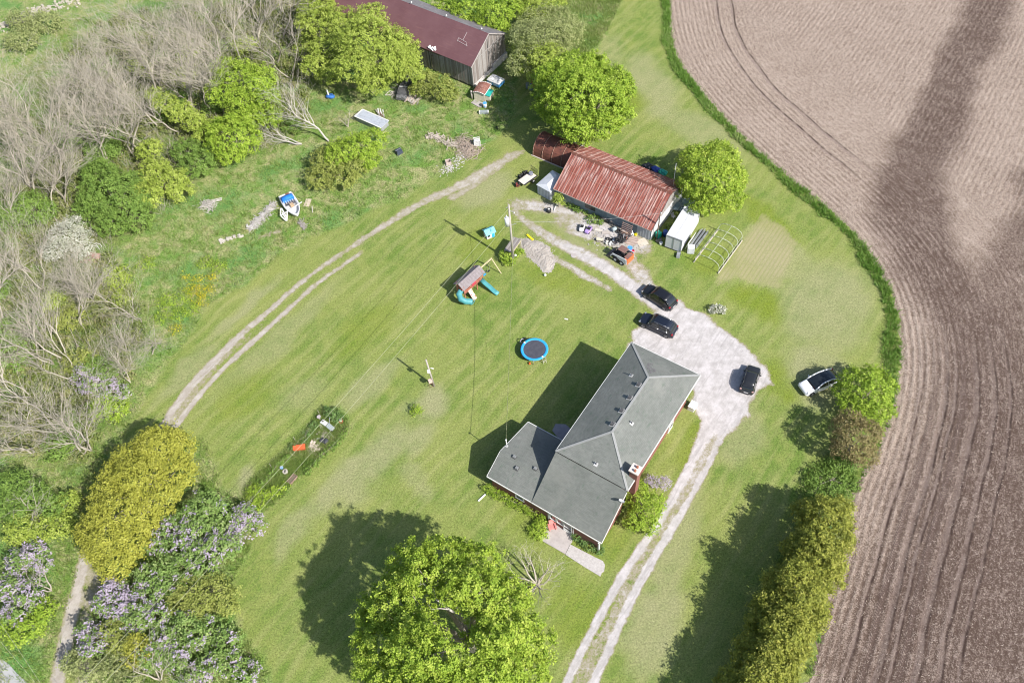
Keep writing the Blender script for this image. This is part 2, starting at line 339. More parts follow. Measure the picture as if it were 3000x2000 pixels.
drv = lines_mask([
    ([(1180, 485), (1210, 508), (1260, 545), (1330, 580), (1400, 620), (1450, 655), (1520, 700)], (1.2, 1.6, 2.2, 2.6, 2.4, 2.6, 3), (.35, .5, .6, .8, .85, .9, 1)),
    ([(1270, 590), (1330, 625), (1400, 665)], (1.2, 1.5, 1), (.4, .6, .45)), ([(1440, 590), (1480, 640), (1520, 700)], (3, 2.5, 2), (.5, .6, .8)),
    ([(1655, 900), (1632, 970), (1607, 1026), (1546, 1144), (1496, 1224), (1441, 1304), (1386, 1399), (1341, 1484), (1301, 1568), (1240, 1690)], (4, 2.4, 1.3, 1.15, 1.15, 1.1, 1.05, 1.05, 1.05, 1.1), (1, 1, 1, 1, .95, .95, .95, 1, 1, 1)),
    ([(1692, 930), (1658, 1000), (1617, 1084), (1567, 1174), (1518, 1254), (1477, 1324), (1427, 1424), (1397, 1494), (1362, 1568), (1310, 1690)], (3, 1.1, .9, 1.0, 1.1, 1.15, 1.1, 1.1, 1.1, 1.1), (1, .7, .8, .85, .95, 1, 1, 1, 1, 1)),
    ([(1650, 970), (1595, 1085), (1530, 1190), (1455, 1310), (1400, 1440), (1330, 1568)], (2.8, 1.8, 1.8, 1.8, 1.8, 1.8), (.55, .50, .46, .38, .34, .34)), ([(1290, 505), (1370, 525), (1420, 545), (1470, 565)], (3, 4.5, 5.5, 4), (.45, .68, .75, .6)), ([(1350, 540), (1310, 530)], (2, 1.5), (.7, .4)),
    ([(1190, 470), (1240, 475), (1290, 482), (1340, 500)], (3, 2.6, 2.2, 1.6), (.5, .65, .6, .45)), ([(1010, 440), (1080, 425)], (2, 2), (.25, .3))], 37)
def drive(P): return np.maximum(drv(P), sstep(-.5, .5, sdf(P, yard) + (fbm(P[:, 0], P[:, 1], 1.5, 41) - .5) * 1.3))
sheet('gravel_driveway', drive, -6, 35, 14, 88, .25, .012, GRAVEL, 'pale limestone driveway and parking yard beside the farmhouse')
lane = lines_mask([([(196, 1200), (196, 1262), (184, 1330), (166, 1400), (150, 1480), (132, 1568), (110, 1680)], (.8, 1.5, 1.7, 1.9, 2.0, 2.0, 2), (.2, .85, 1, 1, 1, 1, 1)),
    ([(215, 1250), (215, 1320), (205, 1400), (190, 1480), (200, 1568), (170, 1680)], (1.5, 2.4, 2, 1.6, 3, 3), (.35, .55, .5, .5, .8, .8)), ([(225, 1180), (240, 1080), (300, 990)], (2, 2, 2), (.3, .3, .3))], 43)
sheet('dirt_lane', lane, -55, -30, 12, 45, .25, .010, DIRT, 'narrow dirt lane between the lilacs and the roadside brush')

# asphalt road cutting the lower left corner
t = NT('asphalt'); v = t.pos(); c = t.mix(t.noise(9, v, 4, .7), (.34, .34, .35), (.44, .44, .44)); ASPH = t.finish(c, .9, 0, t.bump(t.noise(30, v), .3), .2)
a, b = G2(*S([(0, 1508)])[0]), G2(*S([(62, 1568)])[0]); d = (b - a) / np.linalg.norm(b - a); nrm = np.array([d[1], -d[0]]); nrm = nrm if nrm[0] + nrm[1] < 0 else -nrm
xs = np.linspace(-140, 140, 561); e = (fbm(xs, xs * 0, 1.5, 3) - .5) * .3
A = a[None] + xs[:, None] * d + e[:, None] * nrm; B = A + nrm * 6.5
V = np.column_stack([np.concatenate([A, B]), np.full(len(xs) * 2, .016)]); n = len(xs); i = np.arange(n - 1)
tag(link('road', np_mesh('road', V, np.stack([i + n, i + n + 1, i + 1, i], 1)), ASPH), 'grey asphalt road at the lower left corner', None, None, 'structure')

# ------------------------------------------------------------ the ploughed field
FB = catmull([(34, 330), (33.5, 200), (33.0, 150)] + [tuple(q) for q in WP(S([(1535, 0), (1545, 110), (1600, 200), (1700, 310), (1800, 400), (1900, 480), (1980, 560), (2040, 660), (2065, 760), (2062, 860), (2045, 960), (2010, 1040), (1960, 1130), (1950, 1230), (1900, 1370), (1850, 1568)]))] + [(10, 0), (-20, -40)], 5)
fx = np.concatenate([np.arange(0, 95, .3), [100, 120, 160, 300, 900, 2500]]); fy = np.concatenate([[-800, -200, -60], np.arange(-10, 150, .3), [156, 170, 200, 260, 330]])
X, Y = np.meshgrid(fx, fy); P = np.stack([X.ravel(), Y.ravel()], 1)
def smooth_line(L, w):
    s = np.concatenate([[0], np.cumsum(np.hypot(*np.diff(L, axis=0).T))]); q = np.arange(0, s[-1], 1.0); X_ = np.column_stack([np.interp(q, s, L[:, 0]), np.interp(q, s, L[:, 1])]); k = np.exp(-.5 * (np.arange(-3 * w, 3 * w + 1) / w) ** 2); k /= k.sum()
    Z = np.column_stack([np.convolve(np.pad(X_[:, i], 3 * w, mode='reflect', reflect_type='odd'), k, 'valid') for i in (0, 1)]); return Z[::3]
FS = smooth_line(FB[(FB[:, 1] < 200)], 7)
d, arc = seg_dist(P, FB); ds, arc = seg_dist(P, FS); poly = np.vstack([FB, [(-20, -800), (2500, -800), (2500, 330)]]); ins = inside(P, poly)
u = np.where(ins, d, -d); us = np.where(ins, ds, np.minimum(0, -ds)); idx = np.arange(len(P)).reshape(len(fy), len(fx))
F = np.stack([idx[:-1, :-1].ravel(), idx[:-1, 1:].ravel(), idx[1:, 1:].ravel(), idx[1:, :-1].ravel()], 1)
un = u + (fbm(P[:, 0], P[:, 1], 1.0, 8) - .5) * .8
F = F[un[F].min(1) > -.15]; used = np.unique(F); rem = np.full(len(P), -1); rem[used] = np.arange(len(used)); F = rem[F]; P = P[used]; u = u[used]; us = us[used]; arc = arc[used]
dd = R(-127.2); u2 = P[:, 0] * -sin(dd) + P[:, 1] * cos(dd)
# straight rows begin beyond the headland; their edge seen in the photograph
hl = WP(S([(1700, 0), (1790, 60), (1850, 130), (1950, 210), (2040, 290), (2130, 370), (2200, 430), (2290, 500), (2352, 560), (2700, 800), (2700, -200), (1640, -200)]))
st = sstep(-1.2, 1.2, sdf(P, hl) + (fbm(P[:, 0], P[:, 1], 4, 2) - .5) * 3)
wet = np.zeros(len(P)); wj = (fbm(P[:, 0], P[:, 1], 7, 6) - .5) * 5
for q, wd, wt in (([(2290, -60), (2230, 100), (2160, 240), (2110, 370), (2090, 470), (2130, 560), (2170, 650), (2250, 760), (2300, 900), (2330, 1100), (2300, 1300), (2230, 1560)], (7, 7, 6, 4, 7, 8, 8, 10, 14, 17, 20, 22), 1.0), ([(2420, 400), (2350, 540), (2300, 680), (2280, 820)], (5, 6, 8, 10), .8), ([(2200, 780), (2200, 960), (2180, 1200), (2090, 1450), (2030, 1600)], (4, 5, 6, 6, 7), .7)):
    l = catmull(WP(S(q))); dq, aq = seg_dist(P, l); ww = np.interp(aq / aq.max(), np.linspace(0, 1, len(wd)), wd)
    wet = np.maximum(wet, wt * (1 - sstep(.45, 1.4, (dq + wj) / (ww * .62))))
wet = np.maximum(wet, .8 * sstep(66, 56, P[:, 1] + wj * .6) * sstep(5.0, 9.5, us + wj * .35)); low = sstep(62, 45, P[:, 1]); up = sstep(80, 92, P[:, 1]) * (1 - st)
# low ridges of the rows as real relief
xsu = np.where(st > .5, u2, us); z = .035 + .022 * np.cos(2 * pi * xsu / .76) * np.where(st < .5, np.clip(1.2 - us / 14, .15, 1), .7) * (.4 + 1.0 * fbm(P[:, 0], P[:, 1], 5, 19)) + .012 * fbm(P[:, 0], P[:, 1], .5, 4)
for uc in (5.75, 8.95): z = z - .05 * low * np.exp(-((us - uc) / .22) ** 2)
z = np.where(u < .3, .016, np.maximum(z, .006))
t = NT('crop_residue'); p = t.pos(); au, av, ar, aw, as_, lo_, up_ = [t.attr(k) for k in ('u', 'v', 'u2', 'wet', 'st', 'low', 'up')]
comb = lambda a, b: t.n('ShaderNodeCombineXYZ', {0: a, 1: b}).outputs[0]
v1 = comb(t.math('MULTIPLY', au, 3.2), t.math('MULTIPLY', av, .9)); v2 = comb(t.math('MULTIPLY', ar, 3.2), t.math('MULTIPLY', t.n('ShaderNodeVectorMath', {0: p, 1: (cos(dd), sin(dd), 0)}, operation='DOT_PRODUCT').outputs['Value'], .9))
vv = t.n('ShaderNodeMix', {0: as_, 4: v1, 5: v2}, data_type='VECTOR').outputs[1]
streak = t.noise(1.0, vv, 4, .7); straw = t.noise(3.4, p, 5, .8, 1.2); fine = t.noise(8, p, 3, .8); patch = t.noise(.13, p, 4, .6)
row = lambda a: t.math('COSINE', t.math('MULTIPLY', a, 2 * pi / .76))
rows = t.n('ShaderNodeMix', {0: as_, 2: t.math('MULTIPLY', row(au), t.mapr(au, 4, 13, 1.15, .28)), 3: t.math('MULTIPLY', row(ar), .62)}).outputs[0]
s = t.math('ADD', t.math('MULTIPLY', t.math('SUBTRACT', straw, .5), 4.6), t.math('MULTIPLY', t.math('SUBTRACT', fine, .5), 5.0)); s = t.math('ADD', s, t.math('MULTIPLY', t.math('SUBTRACT', streak, .5), 2.4))
s = t.math('ADD', s, t.math('MULTIPLY', rows, t.math('MULTIPLY', .30, t.mapr(t.noise(.30, p, 3), .38, .6, .25, 1.25)))); s = t.math('ADD', s, t.math('MULTIPLY', t.math('SUBTRACT', patch, .5), .8))
s = t.math('SUBTRACT', s, t.math('MULTIPLY', aw, t.mapr(t.noise(.4, p, 4, .7), .35, .6, .45, .8))); s = t.math('ADD', s, .52)
cov = t.mapr(s, -.35, 1.25)
soil = t.mix(aw, (.17, .122, .092), (.095, .064, .050)); strawc = t.mix(t.noise(.6, p, 3), (.50, .41, .34), (.41, .33, .275)); strawc = t.mix(aw, strawc, (.37, .295, .25))
col = t.mix(cov, soil, strawc)
# tyre tracks parallel to the border
for uc, wd, g_, side in ((5.75, .34, lo_, 1), (8.95, .38, lo_, 1), (4.7, .34, lo_, 0), (7.7, .36, lo_, 0), (3.2, .2, lo_, 1), (6.8, .2, lo_, 1), (10.9, .3, lo_, 1), (12.6, .2, lo_, 1), (7.8, .26, up_, 1), (10.3, .3, up_, 1)):
    a = t.math('ABSOLUTE', t.math('SUBTRACT', t.math('ADD', au, t.math('MULTIPLY', t.math('SUBTRACT', t.noise(.12, p, 1), .5), .9)), uc))
    band = t.math('MULTIPLY', t.mapr(a, wd, wd * .75), g_)
    if side: col = t.mix(t.math('MULTIPLY', band, t.mapr(t.noise(.8, p, 4, .7), .4, .6, .15, .7)), col, (.24, .185, .16)); sg_ = t.math('SUBTRACT', t.math('ADD', au, t.math('MULTIPLY', t.math('SUBTRACT', t.noise(.12, p, 1), .5), .9)), uc + wd); col = t.mix(t.math('MULTIPLY', t.math('MULTIPLY', t.mapr(t.math('ABSOLUTE', sg_), .20, .05, 0, .95), t.mapr(t.noise(.5, p, 5, .75), .38, .56, .15, 1)), g_), col, (.055, .036, .030))
    else:
        ch = t.math('SINE', t.math('MULTIPLY', t.math('ADD', av, t.math('MULTIPLY', a, 1.0)), 2 * pi / .30)); col = t.mix(t.math('MULTIPLY', band, t.mapr(ch, -.1, .4, .2, .9)), col, (.10, .07, .06))
FIELD = t.finish(col, .95, 0, t.bump(t.math('ADD', s, 0), .5, .07), .1)
fo = link('crop_field', np_mesh('crop_field', np.column_stack([P, z]), F, dict(u=us, v=arc, u2=u2, wet=wet, st=st, low=low, up=up)), FIELD)
tag(fo, 'harvested field of pale stubble with dark damp bands and tyre tracks', None, None, 'structure')

# small tilled garden beside the hoop frame
gp = WP(S([(1645, 632), (1700, 560), (1750, 492), (1800, 520), (1832, 560), (1800, 640), (1788, 662), (1740, 655), (1690, 640), (1650, 655)]))
t = NT('tilled_soil'); gc, gh = grass_node(t); m = t.attr('m'); p = t.pos(); c2_ = t.n('ShaderNodeVectorMath', {0: p, 1: (-sin(R(52)), cos(R(52)), 0)}, operation='DOT_PRODUCT').outputs['Value']
r_ = t.math('SINE', t.math('MULTIPLY', c2_, 2 * pi / .5)); e = t.math('ADD', m, t.math('MULTIPLY', t.math('SUBTRACT', t.noise(.7, p, 5, .7), .5), 1.5)); e = t.math('ADD', e, t.math('MULTIPLY', r_, .16))
c = t.mix(t.noise(8, p, 3, .7), (.33, .275, .175), (.41, .35, .22)); c = t.mix(t.mapr(r_, -.3, .9, 0, .45), c, (.20, .215, .07)); c = t.mix(t.mapr(e, .25, .9, 0, .62), gc, c); GARD = t.finish(c, .95, 0, t.bump(gh, .4, .05), .1)
sheet('garden_plot', lambda P: sstep(-.8, .8, sdf(P, gp)) * .95, 16, 40, 58, 86, .25, .014, GARD, 'tan tilled garden strip right of the white hoop frame')
# ------------------------------------------------------------ plants
def leaf_mat(name, ca, cb, cc=None, trans=.28, flower=None):
    t = NT(name); r = t.attr('rnd'); c = t.mix(t.mapr(r, 0, .6), ca, cb); c = t.mix(t.mapr(r, .6, 1.0), c, cc or tuple(x * 1.25 for x in cb))
    if flower: c = t.mix(t.attr('fl'), c, flower)
    d = t.n('ShaderNodeBsdfPrincipled', {'Base Color': c, 'Roughness': .55, 'Specular IOR Level': .25}); tr = t.n('ShaderNodeBsdfTranslucent', {'Color': c})
    mx = t.n('ShaderNodeMixShader', {0: trans, 1: d.outputs[0], 2: tr.outputs[0]}); t.t.links.new(mx.outputs[0], t.out.inputs[0]); return t.m
LEAF = dict(
    hedge=leaf_mat('leaf_hedge_olive', (.17, .205, .035), (.33, .355, .06), (.46, .45, .11)),
    bright=leaf_mat('leaf_bright_green', (.17, .285, .028), (.34, .47, .055), (.48, .58, .11)), maple=leaf_mat('leaf_maple', (.17, .285, .028), (.37, .49, .06), (.54, .61, .13)),
    yellow=leaf_mat('leaf_yellow_green', (.22, .30, .042), (.38, .47, .085), (.52, .58, .16)), olive=leaf_mat('leaf_olive', (.20, .245, .05), (.33, .375, .09), (.43, .44, .16)),
    dark=leaf_mat('leaf_mid_green', (.12, .205, .04), (.21, .33, .065), (.30, .41, .10)), gold=leaf_mat('leaf_golden', (.25, .27, .04), (.42, .43, .07), (.54, .53, .12)),
    brown=leaf_mat('leaf_bronze', (.16, .135, .055), (.29, .245, .105), (.38, .34, .16)), blue=leaf_mat('leaf_blue_green', (.10, .18, .05), (.17, .28, .08), (.27, .37, .14)),
    pale=leaf_mat('leaf_pale', (.20, .25, .08), (.34, .38, .15), (.43, .45, .22)), lilac=leaf_mat('leaf_lilac', (.14, .24, .055), (.26, .38, .10), (.42, .50, .20), flower=(.50, .43, .52)),
    white=leaf_mat('blossom_white', (.30, .34, .22), (.55, .55, .45), (.75, .74, .68)), straw=leaf_mat('dry_stems', (.22, .18, .12), (.36, .30, .21), (.48, .42, .32)),
    brush=leaf_mat('brush_mixed', (.13, .18, .04), (.23, .27, .075), (.32, .29, .15)),
    mustard=leaf_mat('mustard_flowers', (.25, .36, .04), (.60, .52, .03), (.85, .66, .02)))
BARK = M('bark_grey', (.30, .26, .21), (.40, .36, .30), 4, .9, bump=.4); BARKP = M('bark_pale', (.34, .305, .25), (.45, .41, .34), 4, .9, bump=.3); BARKD = M('bark_dark', (.13, .105, .08), (.20, .165, .13), 5, .9, bump=.4)
TRUNKP = M('bark_trunk_pale', (.36, .325, .255), (.46, .42, .34), 3, .9); DEADW = M('dead_wood', (.40, .37, .33), (.52, .48, .44), 5, .9, bump=.3)

def foliage(blobs, dens=5.0, per=12, size=.3, clump=.38, seed=1, flow=0.0, zmin=-.55, inner=.25, upb=.45, aspect=.55, ragged=.10):
    """leaf sized faces in clumps over the lobes of a crown; blobs = (x,y,z,rx,ry,rz)"""
    rg = np.random.default_rng(seed); B = np.array(blobs, float); VV, RR, FF = [], [], []
    for bi, b in enumerate(B):
        c, r = b[:3], b[3:6]; area = 4 * pi * ((r[0] * r[1]) ** 1.6 / 3 + (r[0] * r[2]) ** 1.6 / 3 + (r[1] * r[2]) ** 1.6 / 3) ** (1 / 1.6)
        n = max(6, int(area * dens)); dr = rg.normal(size=(n, 3)); dr /= np.linalg.norm(dr, axis=1)[:, None]; dr = dr[dr[:, 2] > zmin]
        lump = .80 + .36 * fbm(dr[:, 0] * 3 + 9, dr[:, 1] * 3 + dr[:, 2] * 2.3, .8, seed + bi)
        rad = np.where(rg.random(len(dr)) < inner, rg.uniform(.45, .85, len(dr)), lump * (1 + ragged * rg.normal(size=len(dr))))
        cc = c + dr * r * rad[:, None]; ok = np.ones(len(cc), bool)
        for bj, q in enumerate(B):
            if bj != bi: ok &= (((cc - q[:3]) / q[3:6]) ** 2).sum(1) > .62
        ok &= cc[:, 2] > .05; cc, dr = cc[ok], dr[ok]; m = len(cc)
        if m == 0: continue
        base = rg.random(m); fl = (rg.random(m) < flow).astype(float); k = per
        pos = np.repeat(cc, k, 0) + rg.normal(size=(m * k, 3)) * clump * np.array([.6, .6, .45]); d = np.repeat(dr, k, 0)
        nrm = d * .7 + np.array([0, 0, upb]) + rg.normal(size=(m * k, 3)) * .5; nrm /= np.linalg.norm(nrm, axis=1)[:, None]
        t1 = np.cross(nrm, rg.normal(size=(m * k, 3))); t1 /= np.linalg.norm(t1, axis=1)[:, None] + 1e-9; t2 = np.cross(nrm, t1)
        s = size * rg.uniform(.6, 1.25, (m * k, 1)); tip = pos + t1 * s * .5 - nrm * s * .12; bas = pos - t1 * s * .5; l = pos + t2 * s * aspect * .5 + nrm * s * .06; rr = pos - t2 * s * aspect * .5 + nrm * s * .06
        V = np.stack([bas, l, tip, rr], 1).reshape(-1, 3); V[:, 2] = np.maximum(V[:, 2], .02); VV.append(V)
        RR.append(np.repeat(np.clip(np.repeat(base, k) * .55 + rg.random(m * k) * .45, 0, 1), 4)); FF.append(np.repeat(np.repeat(fl, k), 4))
    V = np.concatenate(VV); return V, np.arange(len(V)).reshape(-1, 4), np.concatenate(RR), np.concatenate(FF)
def foliage_mesh(name, *a, **k):
    V, F, r, f = foliage(*a, **k); return np_mesh(name, V, F, dict(rnd=r, fl=f))

def sticks(segs, n=3):
    """tapered n-sided prisms from (p0,p1,r0,r1) rows"""
    Sg = np.array(segs, float); a, b, r0, r1 = Sg[:, :3], Sg[:, 3:6], Sg[:, 6], Sg[:, 7]; d = b - a; d /= np.linalg.norm(d, axis=1)[:, None] + 1e-9
    u = np.cross(d, np.where(np.abs(d[:, 2:3]) < .9, [[0, 0, 1.]], [[1., 0, 0]])); u /= np.linalg.norm(u, axis=1)[:, None]; v = np.cross(d, u); rings = []
    for p, r in ((a, r0), (b, r1)):
        for i in range(n): t = 2 * pi * i / n; rings.append(p + (u * cos(t) + v * sin(t)) * r[:, None])
    V = np.stack(rings, 1); m = len(Sg); base = (np.arange(m) * 2 * n)[:, None]
    F = np.concatenate([base + np.array([[i, (i + 1) % n, n + (i + 1) % n, n + i]]) for i in range(n)], 0); return V.reshape(-1, 3), F
def branchy(seed, h=13, spread=.42, levels=4, r0=.17, fork=.28, droop=0.0, kids=(3, 4), trunk_frac=.3, stem=(.12, .18), pr=(.80, .78, .62, .5)):
    rg = random.Random(seed); trunk, br = [], []
    def grow(p, d, L, r, lev, out):
        nseg = max(2, int(L / .75)) if lev < 2 else max(2, int(L / .6)); step = L / nseg; pts = [p]; rr = r
        for i in range(nseg):
            d = (d + Vector((rg.gauss(0, .17), rg.gauss(0, .17), rg.gauss(.03, .06) - droop * (lev > 1)))).normalized(); q = pts[-1] + d * step; r2 = r * (1 - .72 * (i + 1) / nseg)
            out.append((*pts[-1], *q, rr, r2)); rr = r2; pts.append(q)
            if lev < levels and i >= (nseg * trunk_frac if lev == 0 else 0) and rg.random() < pr[lev]:
                for _ in range(1 if lev else rg.choice((1, 2))):
                    az = rg.uniform(0, 2 * pi); side = Vector((cos(az), sin(az), 0)); nd = (d + side * (spread + .25 * rg.random()) * (1.25 if lev else 1)).normalized()
                    grow(q, nd, L * rg.uniform(.38, .58), max(rr * .62, .012), lev + 1, br)
    for s_ in range(rg.choice(kids) if levels > 3 else 1):
        az = rg.uniform(0, 2 * pi); k = stem[0] + stem[1] * rg.random(); grow(Vector((0, 0, 0)), Vector((cos(az) * k, sin(az) * k, 1)).normalized(), h * rg.uniform(.8, 1), r0 * rg.uniform(.7, 1), 0, trunk)
    return trunk, br
def bare_tree_obj(name, seed, mats=None, **k):
    tr, br = branchy(seed, **k); V, F = sticks(tr, 6); V2, F2 = sticks(br, 3)
    root = thing(name, None, None); link('trunk', np_mesh('trunk', V, F, smooth=True), mats or TRUNKP, root); link('branches', np_mesh('branches', V2, F2), mats or BARKP, root)
    return root
def trunk_mesh(blobs, r=.25, seed=1, z0=0.0):
    rg = random.Random(seed); B = sorted(blobs, key=lambda b: -b[5]); cz = min(b[2] for b in blobs); fork = Vector((0, 0, max(cz * .45, .4))); seg = [(0, 0, z0, *fork, r * 1.25, r * .8)]
    for b in B[:10]:
        e = Vector(b[:3]); m = fork.lerp(e, .5) + Vector((rg.uniform(-.3, .3), rg.uniform(-.3, .3), .3)); seg += [(*fork, *m, r * .55, r * .32), (*m, *e, r * .32, r * .1)]
        for _ in range(3):
            t = e + Vector([rg.uniform(-.7, .7) * b[3 + i] for i in range(3)]); seg.append((*m.lerp(e, rg.random()), *t, r * .16, r * .04))
    V, F = sticks(seg, 6); return np_mesh('trunk', V, F, smooth=True)
def leafy(name, label, cat, cx, cy, hc, blobs, mat, group=None, rz=0.0, bark=None, tr=.2, seed=1, scale=1.0, **k):
    """crown seen around pixel (cx,cy) at height hc; blobs relative to the point of ground beneath"""
    loc = G(cx, cy, hc); root = thing(name, label, cat, (loc[0], loc[1], 0), rz, group); bl = [tuple(v * scale for v in b) for b in blobs]
    link('trunk', trunk_mesh(bl, tr, seed), bark or BARK, root); link('crown', foliage_mesh('crown', bl, seed=seed, **k), LEAF[mat], root); return root
def crown(rx, ry, h0, h1, n, seed, rb=.5, top=.75):
    """n lobes filling an uneven round crown between heights h0 and h1"""
    rg = random.Random(seed); z0 = (h0 + h1) / 2; out = [(0, 0, z0, rx * .62, ry * .62, (h1 - h0) * .42)]
    for i in range(n):
        a = 2 * pi * i / n * 1.0 + rg.uniform(-.3, .3); lv = rg.choice((.15, .45, .8)); q = (1 - lv * .55) * rg.uniform(.5, .78); s = rb * rg.uniform(.6, 1.15)
        out.append((rx * q * cos(a), ry * q * sin(a), h0 + (h1 - h0) * (.3 + .5 * lv) * rg.uniform(.85, 1.1), rx * s, ry * s, (h1 - h0) * .3 * rg.uniform(.7, 1.1)))
    return out
# ------------------------------------------------------------ farmhouse
HA = R(-127.4)
t = NT('grey_shingles'); v = t.obj(); xyz = t.n('ShaderNodeSeparateXYZ', {0: v}).outputs
crs = t.math('FRACT', t.math('MULTIPLY', t.attr('run'), 1 / .16)); edge = t.mapr(crs, .0, .22, .6, 0)
tab = t.n('ShaderNodeTexWhiteNoise', {'Vector': t.n('ShaderNodeCombineXYZ', {0: t.math('FLOOR', t.math('MULTIPLY', t.attr('along'), 3.0)), 1: t.math('FLOOR', t.math('MULTIPLY', t.attr('run'), 1 / .16)), 2: 0.0}).outputs[0]}).outputs['Value']
c = t.mix(t.mapr(t.noise(.5, v, 5, .6), .35, .65), (.155, .168, .150), (.200, .210, .192)); c = t.mix(t.math('MULTIPLY', tab, .5), c, (.12, .125, .115)); c = t.mix(edge, c, (.07, .07, .07))
c = t.mix(t.mapr(t.noise(.8, t.scale(v, (1, 2.5, 1)), 4, .7), .58, .66, 0, .55), c, (.09, .125, .095)); c = t.mix(t.mapr(t.noise(.25, v, 5, .7, .5), .5, .7, 0, .4), c, (.25, .25, .225)); c = t.mix(t.mapr(t.noise(14, v, 3, .8), .5, .75, 0, .5), c, (.28, .29, .28))
SHING = t.finish(c, .93, 0, t.bump(crs, .25, .03), .2)
t = NT('red_brick'); v = t.obj(); b = t.n('ShaderNodeTexBrick', {'Vector': t.n('ShaderNodeCombineXYZ', {0: t.attr('along'), 1: t.attr('run'), 2: 0.0}).outputs[0], 'Color1': (.20, .055, .04, 1), 'Color2': (.27, .085, .06, 1), 'Mortar': (.33, .29, .26, 1), 'Scale': 1.0, 'Mortar Size': .009, 'Brick Width': .24, 'Row Height': .08})
BRICK = t.finish(t.mix(t.noise(1.5, v), b.outputs[0], (.20, .08, .06)), .9)
WHITE = M('white_paint', (.72, .72, .70), (.62, .62, .60), 3, .6); GLASS = M('dark_glass', (.03, .035, .04), (.05, .055, .06), 2, .08, spec=.6); TRIM = M('grey_trim', (.42, .42, .41), (.5, .5, .49), 2, .6)
VENT = M('vent_black', (.06, .06, .065), (.09, .09, .09), 4, .5); PIPE = M('vent_pipe', (.10, .10, .11), None, 4, .5); CONC = M('concrete', (.38, .34, .325), (.45, .41, .39), 1.2, .9, bump=.2, c3=(.36, .33, .31)); CONCR = M('rough_concrete', (.42, .39, .375), (.54, .51, .49), 5, .95, bump=.6, c3=(.36, .33, .30))
STONE = M('stone', (.42, .38, .33), (.52, .48, .42), 3, .9, bump=.4)

def face_mesh(name, polys, mat, parent, thick=.0, dirs=None):
    """planar polygons with 'run' (up the slope) and 'along' coordinates on their corners; thick = depth below"""
    V, F, RU, AL = [], [], [], []
    for q in polys:
        q = [Vector(p) for p in q]; n = (q[1] - q[0]).cross(q[2] - q[0]).normalized()
        if n.z < -.01: q.reverse(); n = -n
        up = (Vector((0, 0, 1)) - n * n.z); up = up.normalized() if up.length > 1e-3 else Vector((0, 1, 0)); al = up.cross(n)
        for lay in ((0, thick) if thick else (0,)):
            b = len(V)
            for p in q: V.append(p - n * lay); RU.append(p.dot(up)); AL.append(p.dot(al))
            F.append(list(range(b, b + len(q))) if lay == 0 else list(reversed(range(b, b + len(q)))))
        if thick:
            k = len(q); b0 = len(V) - 2 * k
            for i in range(k): j = (i + 1) % k; F.append([b0 + k + i, b0 + k + j, b0 + j, b0 + i])
    me = bpy.data.meshes.new(name); me.from_pydata([tuple(p) for p in V], [], F)
    for nm, val in (('run', RU), ('along', AL)): at = me.attributes.new(nm, 'FLOAT', 'POINT'); at.data.foreach_set('value', np.array(val, dtype=np.float32))
    me.update(); return link(name, me, mat, parent)
def wallq(a, b, z0, z1, z2=None): z2 = z1 if z2 is None else z2; return [(*a, z0), (*b, z0), (*b, z2), (*a, z1)]

house = thing('farmhouse', 'brick farmhouse with grey hip roof, lower shed-roofed end and side wing', 'house', (13.5, 55.7, 0), HA)
def HL(px, py, h):                                            # photograph pixel -> house frame
    d = G(px, py, h) - np.array([13.5, 55.7, 0]); return (d[0] * cos(HA) + d[1] * sin(HA), -d[0] * sin(HA) + d[1] * cos(HA), h)
o_ = .42; oR = .80; E, RD = 6.1, 7.75; Lm, Wm = 16.35, 8.5
W0 = [wallq((o_, o_), (Lm - .2, o_), 0, 6), wallq((Lm - .2, o_), (Lm - .2, Wm - oR), 0, 6), wallq((Lm - .2, Wm - oR), (o_, Wm - oR), 0, 6), wallq((o_, Wm - oR), (o_, o_), 0, 6)]
AX = 21.2; ax = AX - .14; az = lambda x: 5.95 - (x - Lm) / (AX - Lm) * 3.30
W0 += [wallq((Lm - .2, .3), (ax, .3), 0, az(Lm) - .15, az(ax) - .15), wallq((ax, .3), (ax, Wm - .5), 0, az(ax) - .12), wallq((ax, Wm - .5), (Lm - .2, Wm - .5), 0, az(ax) - .15, az(Lm) - .15)]
gy = -5.25; x0, xr, x1 = 13.5, 18.5, 21.0
W0 += [wallq((x0, gy), (x0, .42), 0, 2.3), [(x1, gy, 0), (x0, gy, 0), (x0, gy, 2.3), (xr, gy, 3.75), (x1, gy, 2.55)], wallq((x1, .3), (x1, gy), 0, 2.55)]
face_mesh('brick_wall', W0, BRICK, house, .0)
h4 = [(0, 0, E), (Lm, 0, E), (Lm, Wm, E), (0, Wm, E)]; r1, r2 = (4.25, 4.25, RD), (12.1, 4.25, RD)
face_mesh('hip_roof', [[h4[0], r1, r2, h4[1]], [h4[1], r2, h4[2]], [h4[2], r2, r1, h4[3]], [h4[3], r1, h4[0]]], SHING, house, .12)
face_mesh('shed_roof', [[(Lm + .02, .02, 5.95), (AX, .02, 2.65), (AX, 8.42, 2.65), (Lm + .02, 8.42, 5.95)]], SHING, house, .12)
face_mesh('wing_roof', [[(13.1, -5.65, 2.25), (xr, -5.65, 3.95), (xr, .02, 3.95), (13.1, .4, 2.25)], [(xr, -5.65, 3.95), (21.2, -5.65, 2.6), (21.2, .0, 2.6), (xr, .02, 3.95)]], SHING, house, .12)
m = MB()                                                       # ridge and hip caps
for a, b in ((r1, r2), (h4[0], r1), (h4[3], r1), (h4[1], r2), (h4[2], r2)):
    m.beam(Vector(a) + Vector((0, 0, .02)), Vector(b) + Vector((0, 0, .02)), .24, .03)
m.build('ridge_cap', M('ridge_shingle', (.32, .325, .315), (.27, .275, .265), 6, .9), house)
m = MB(); zf = E - .10
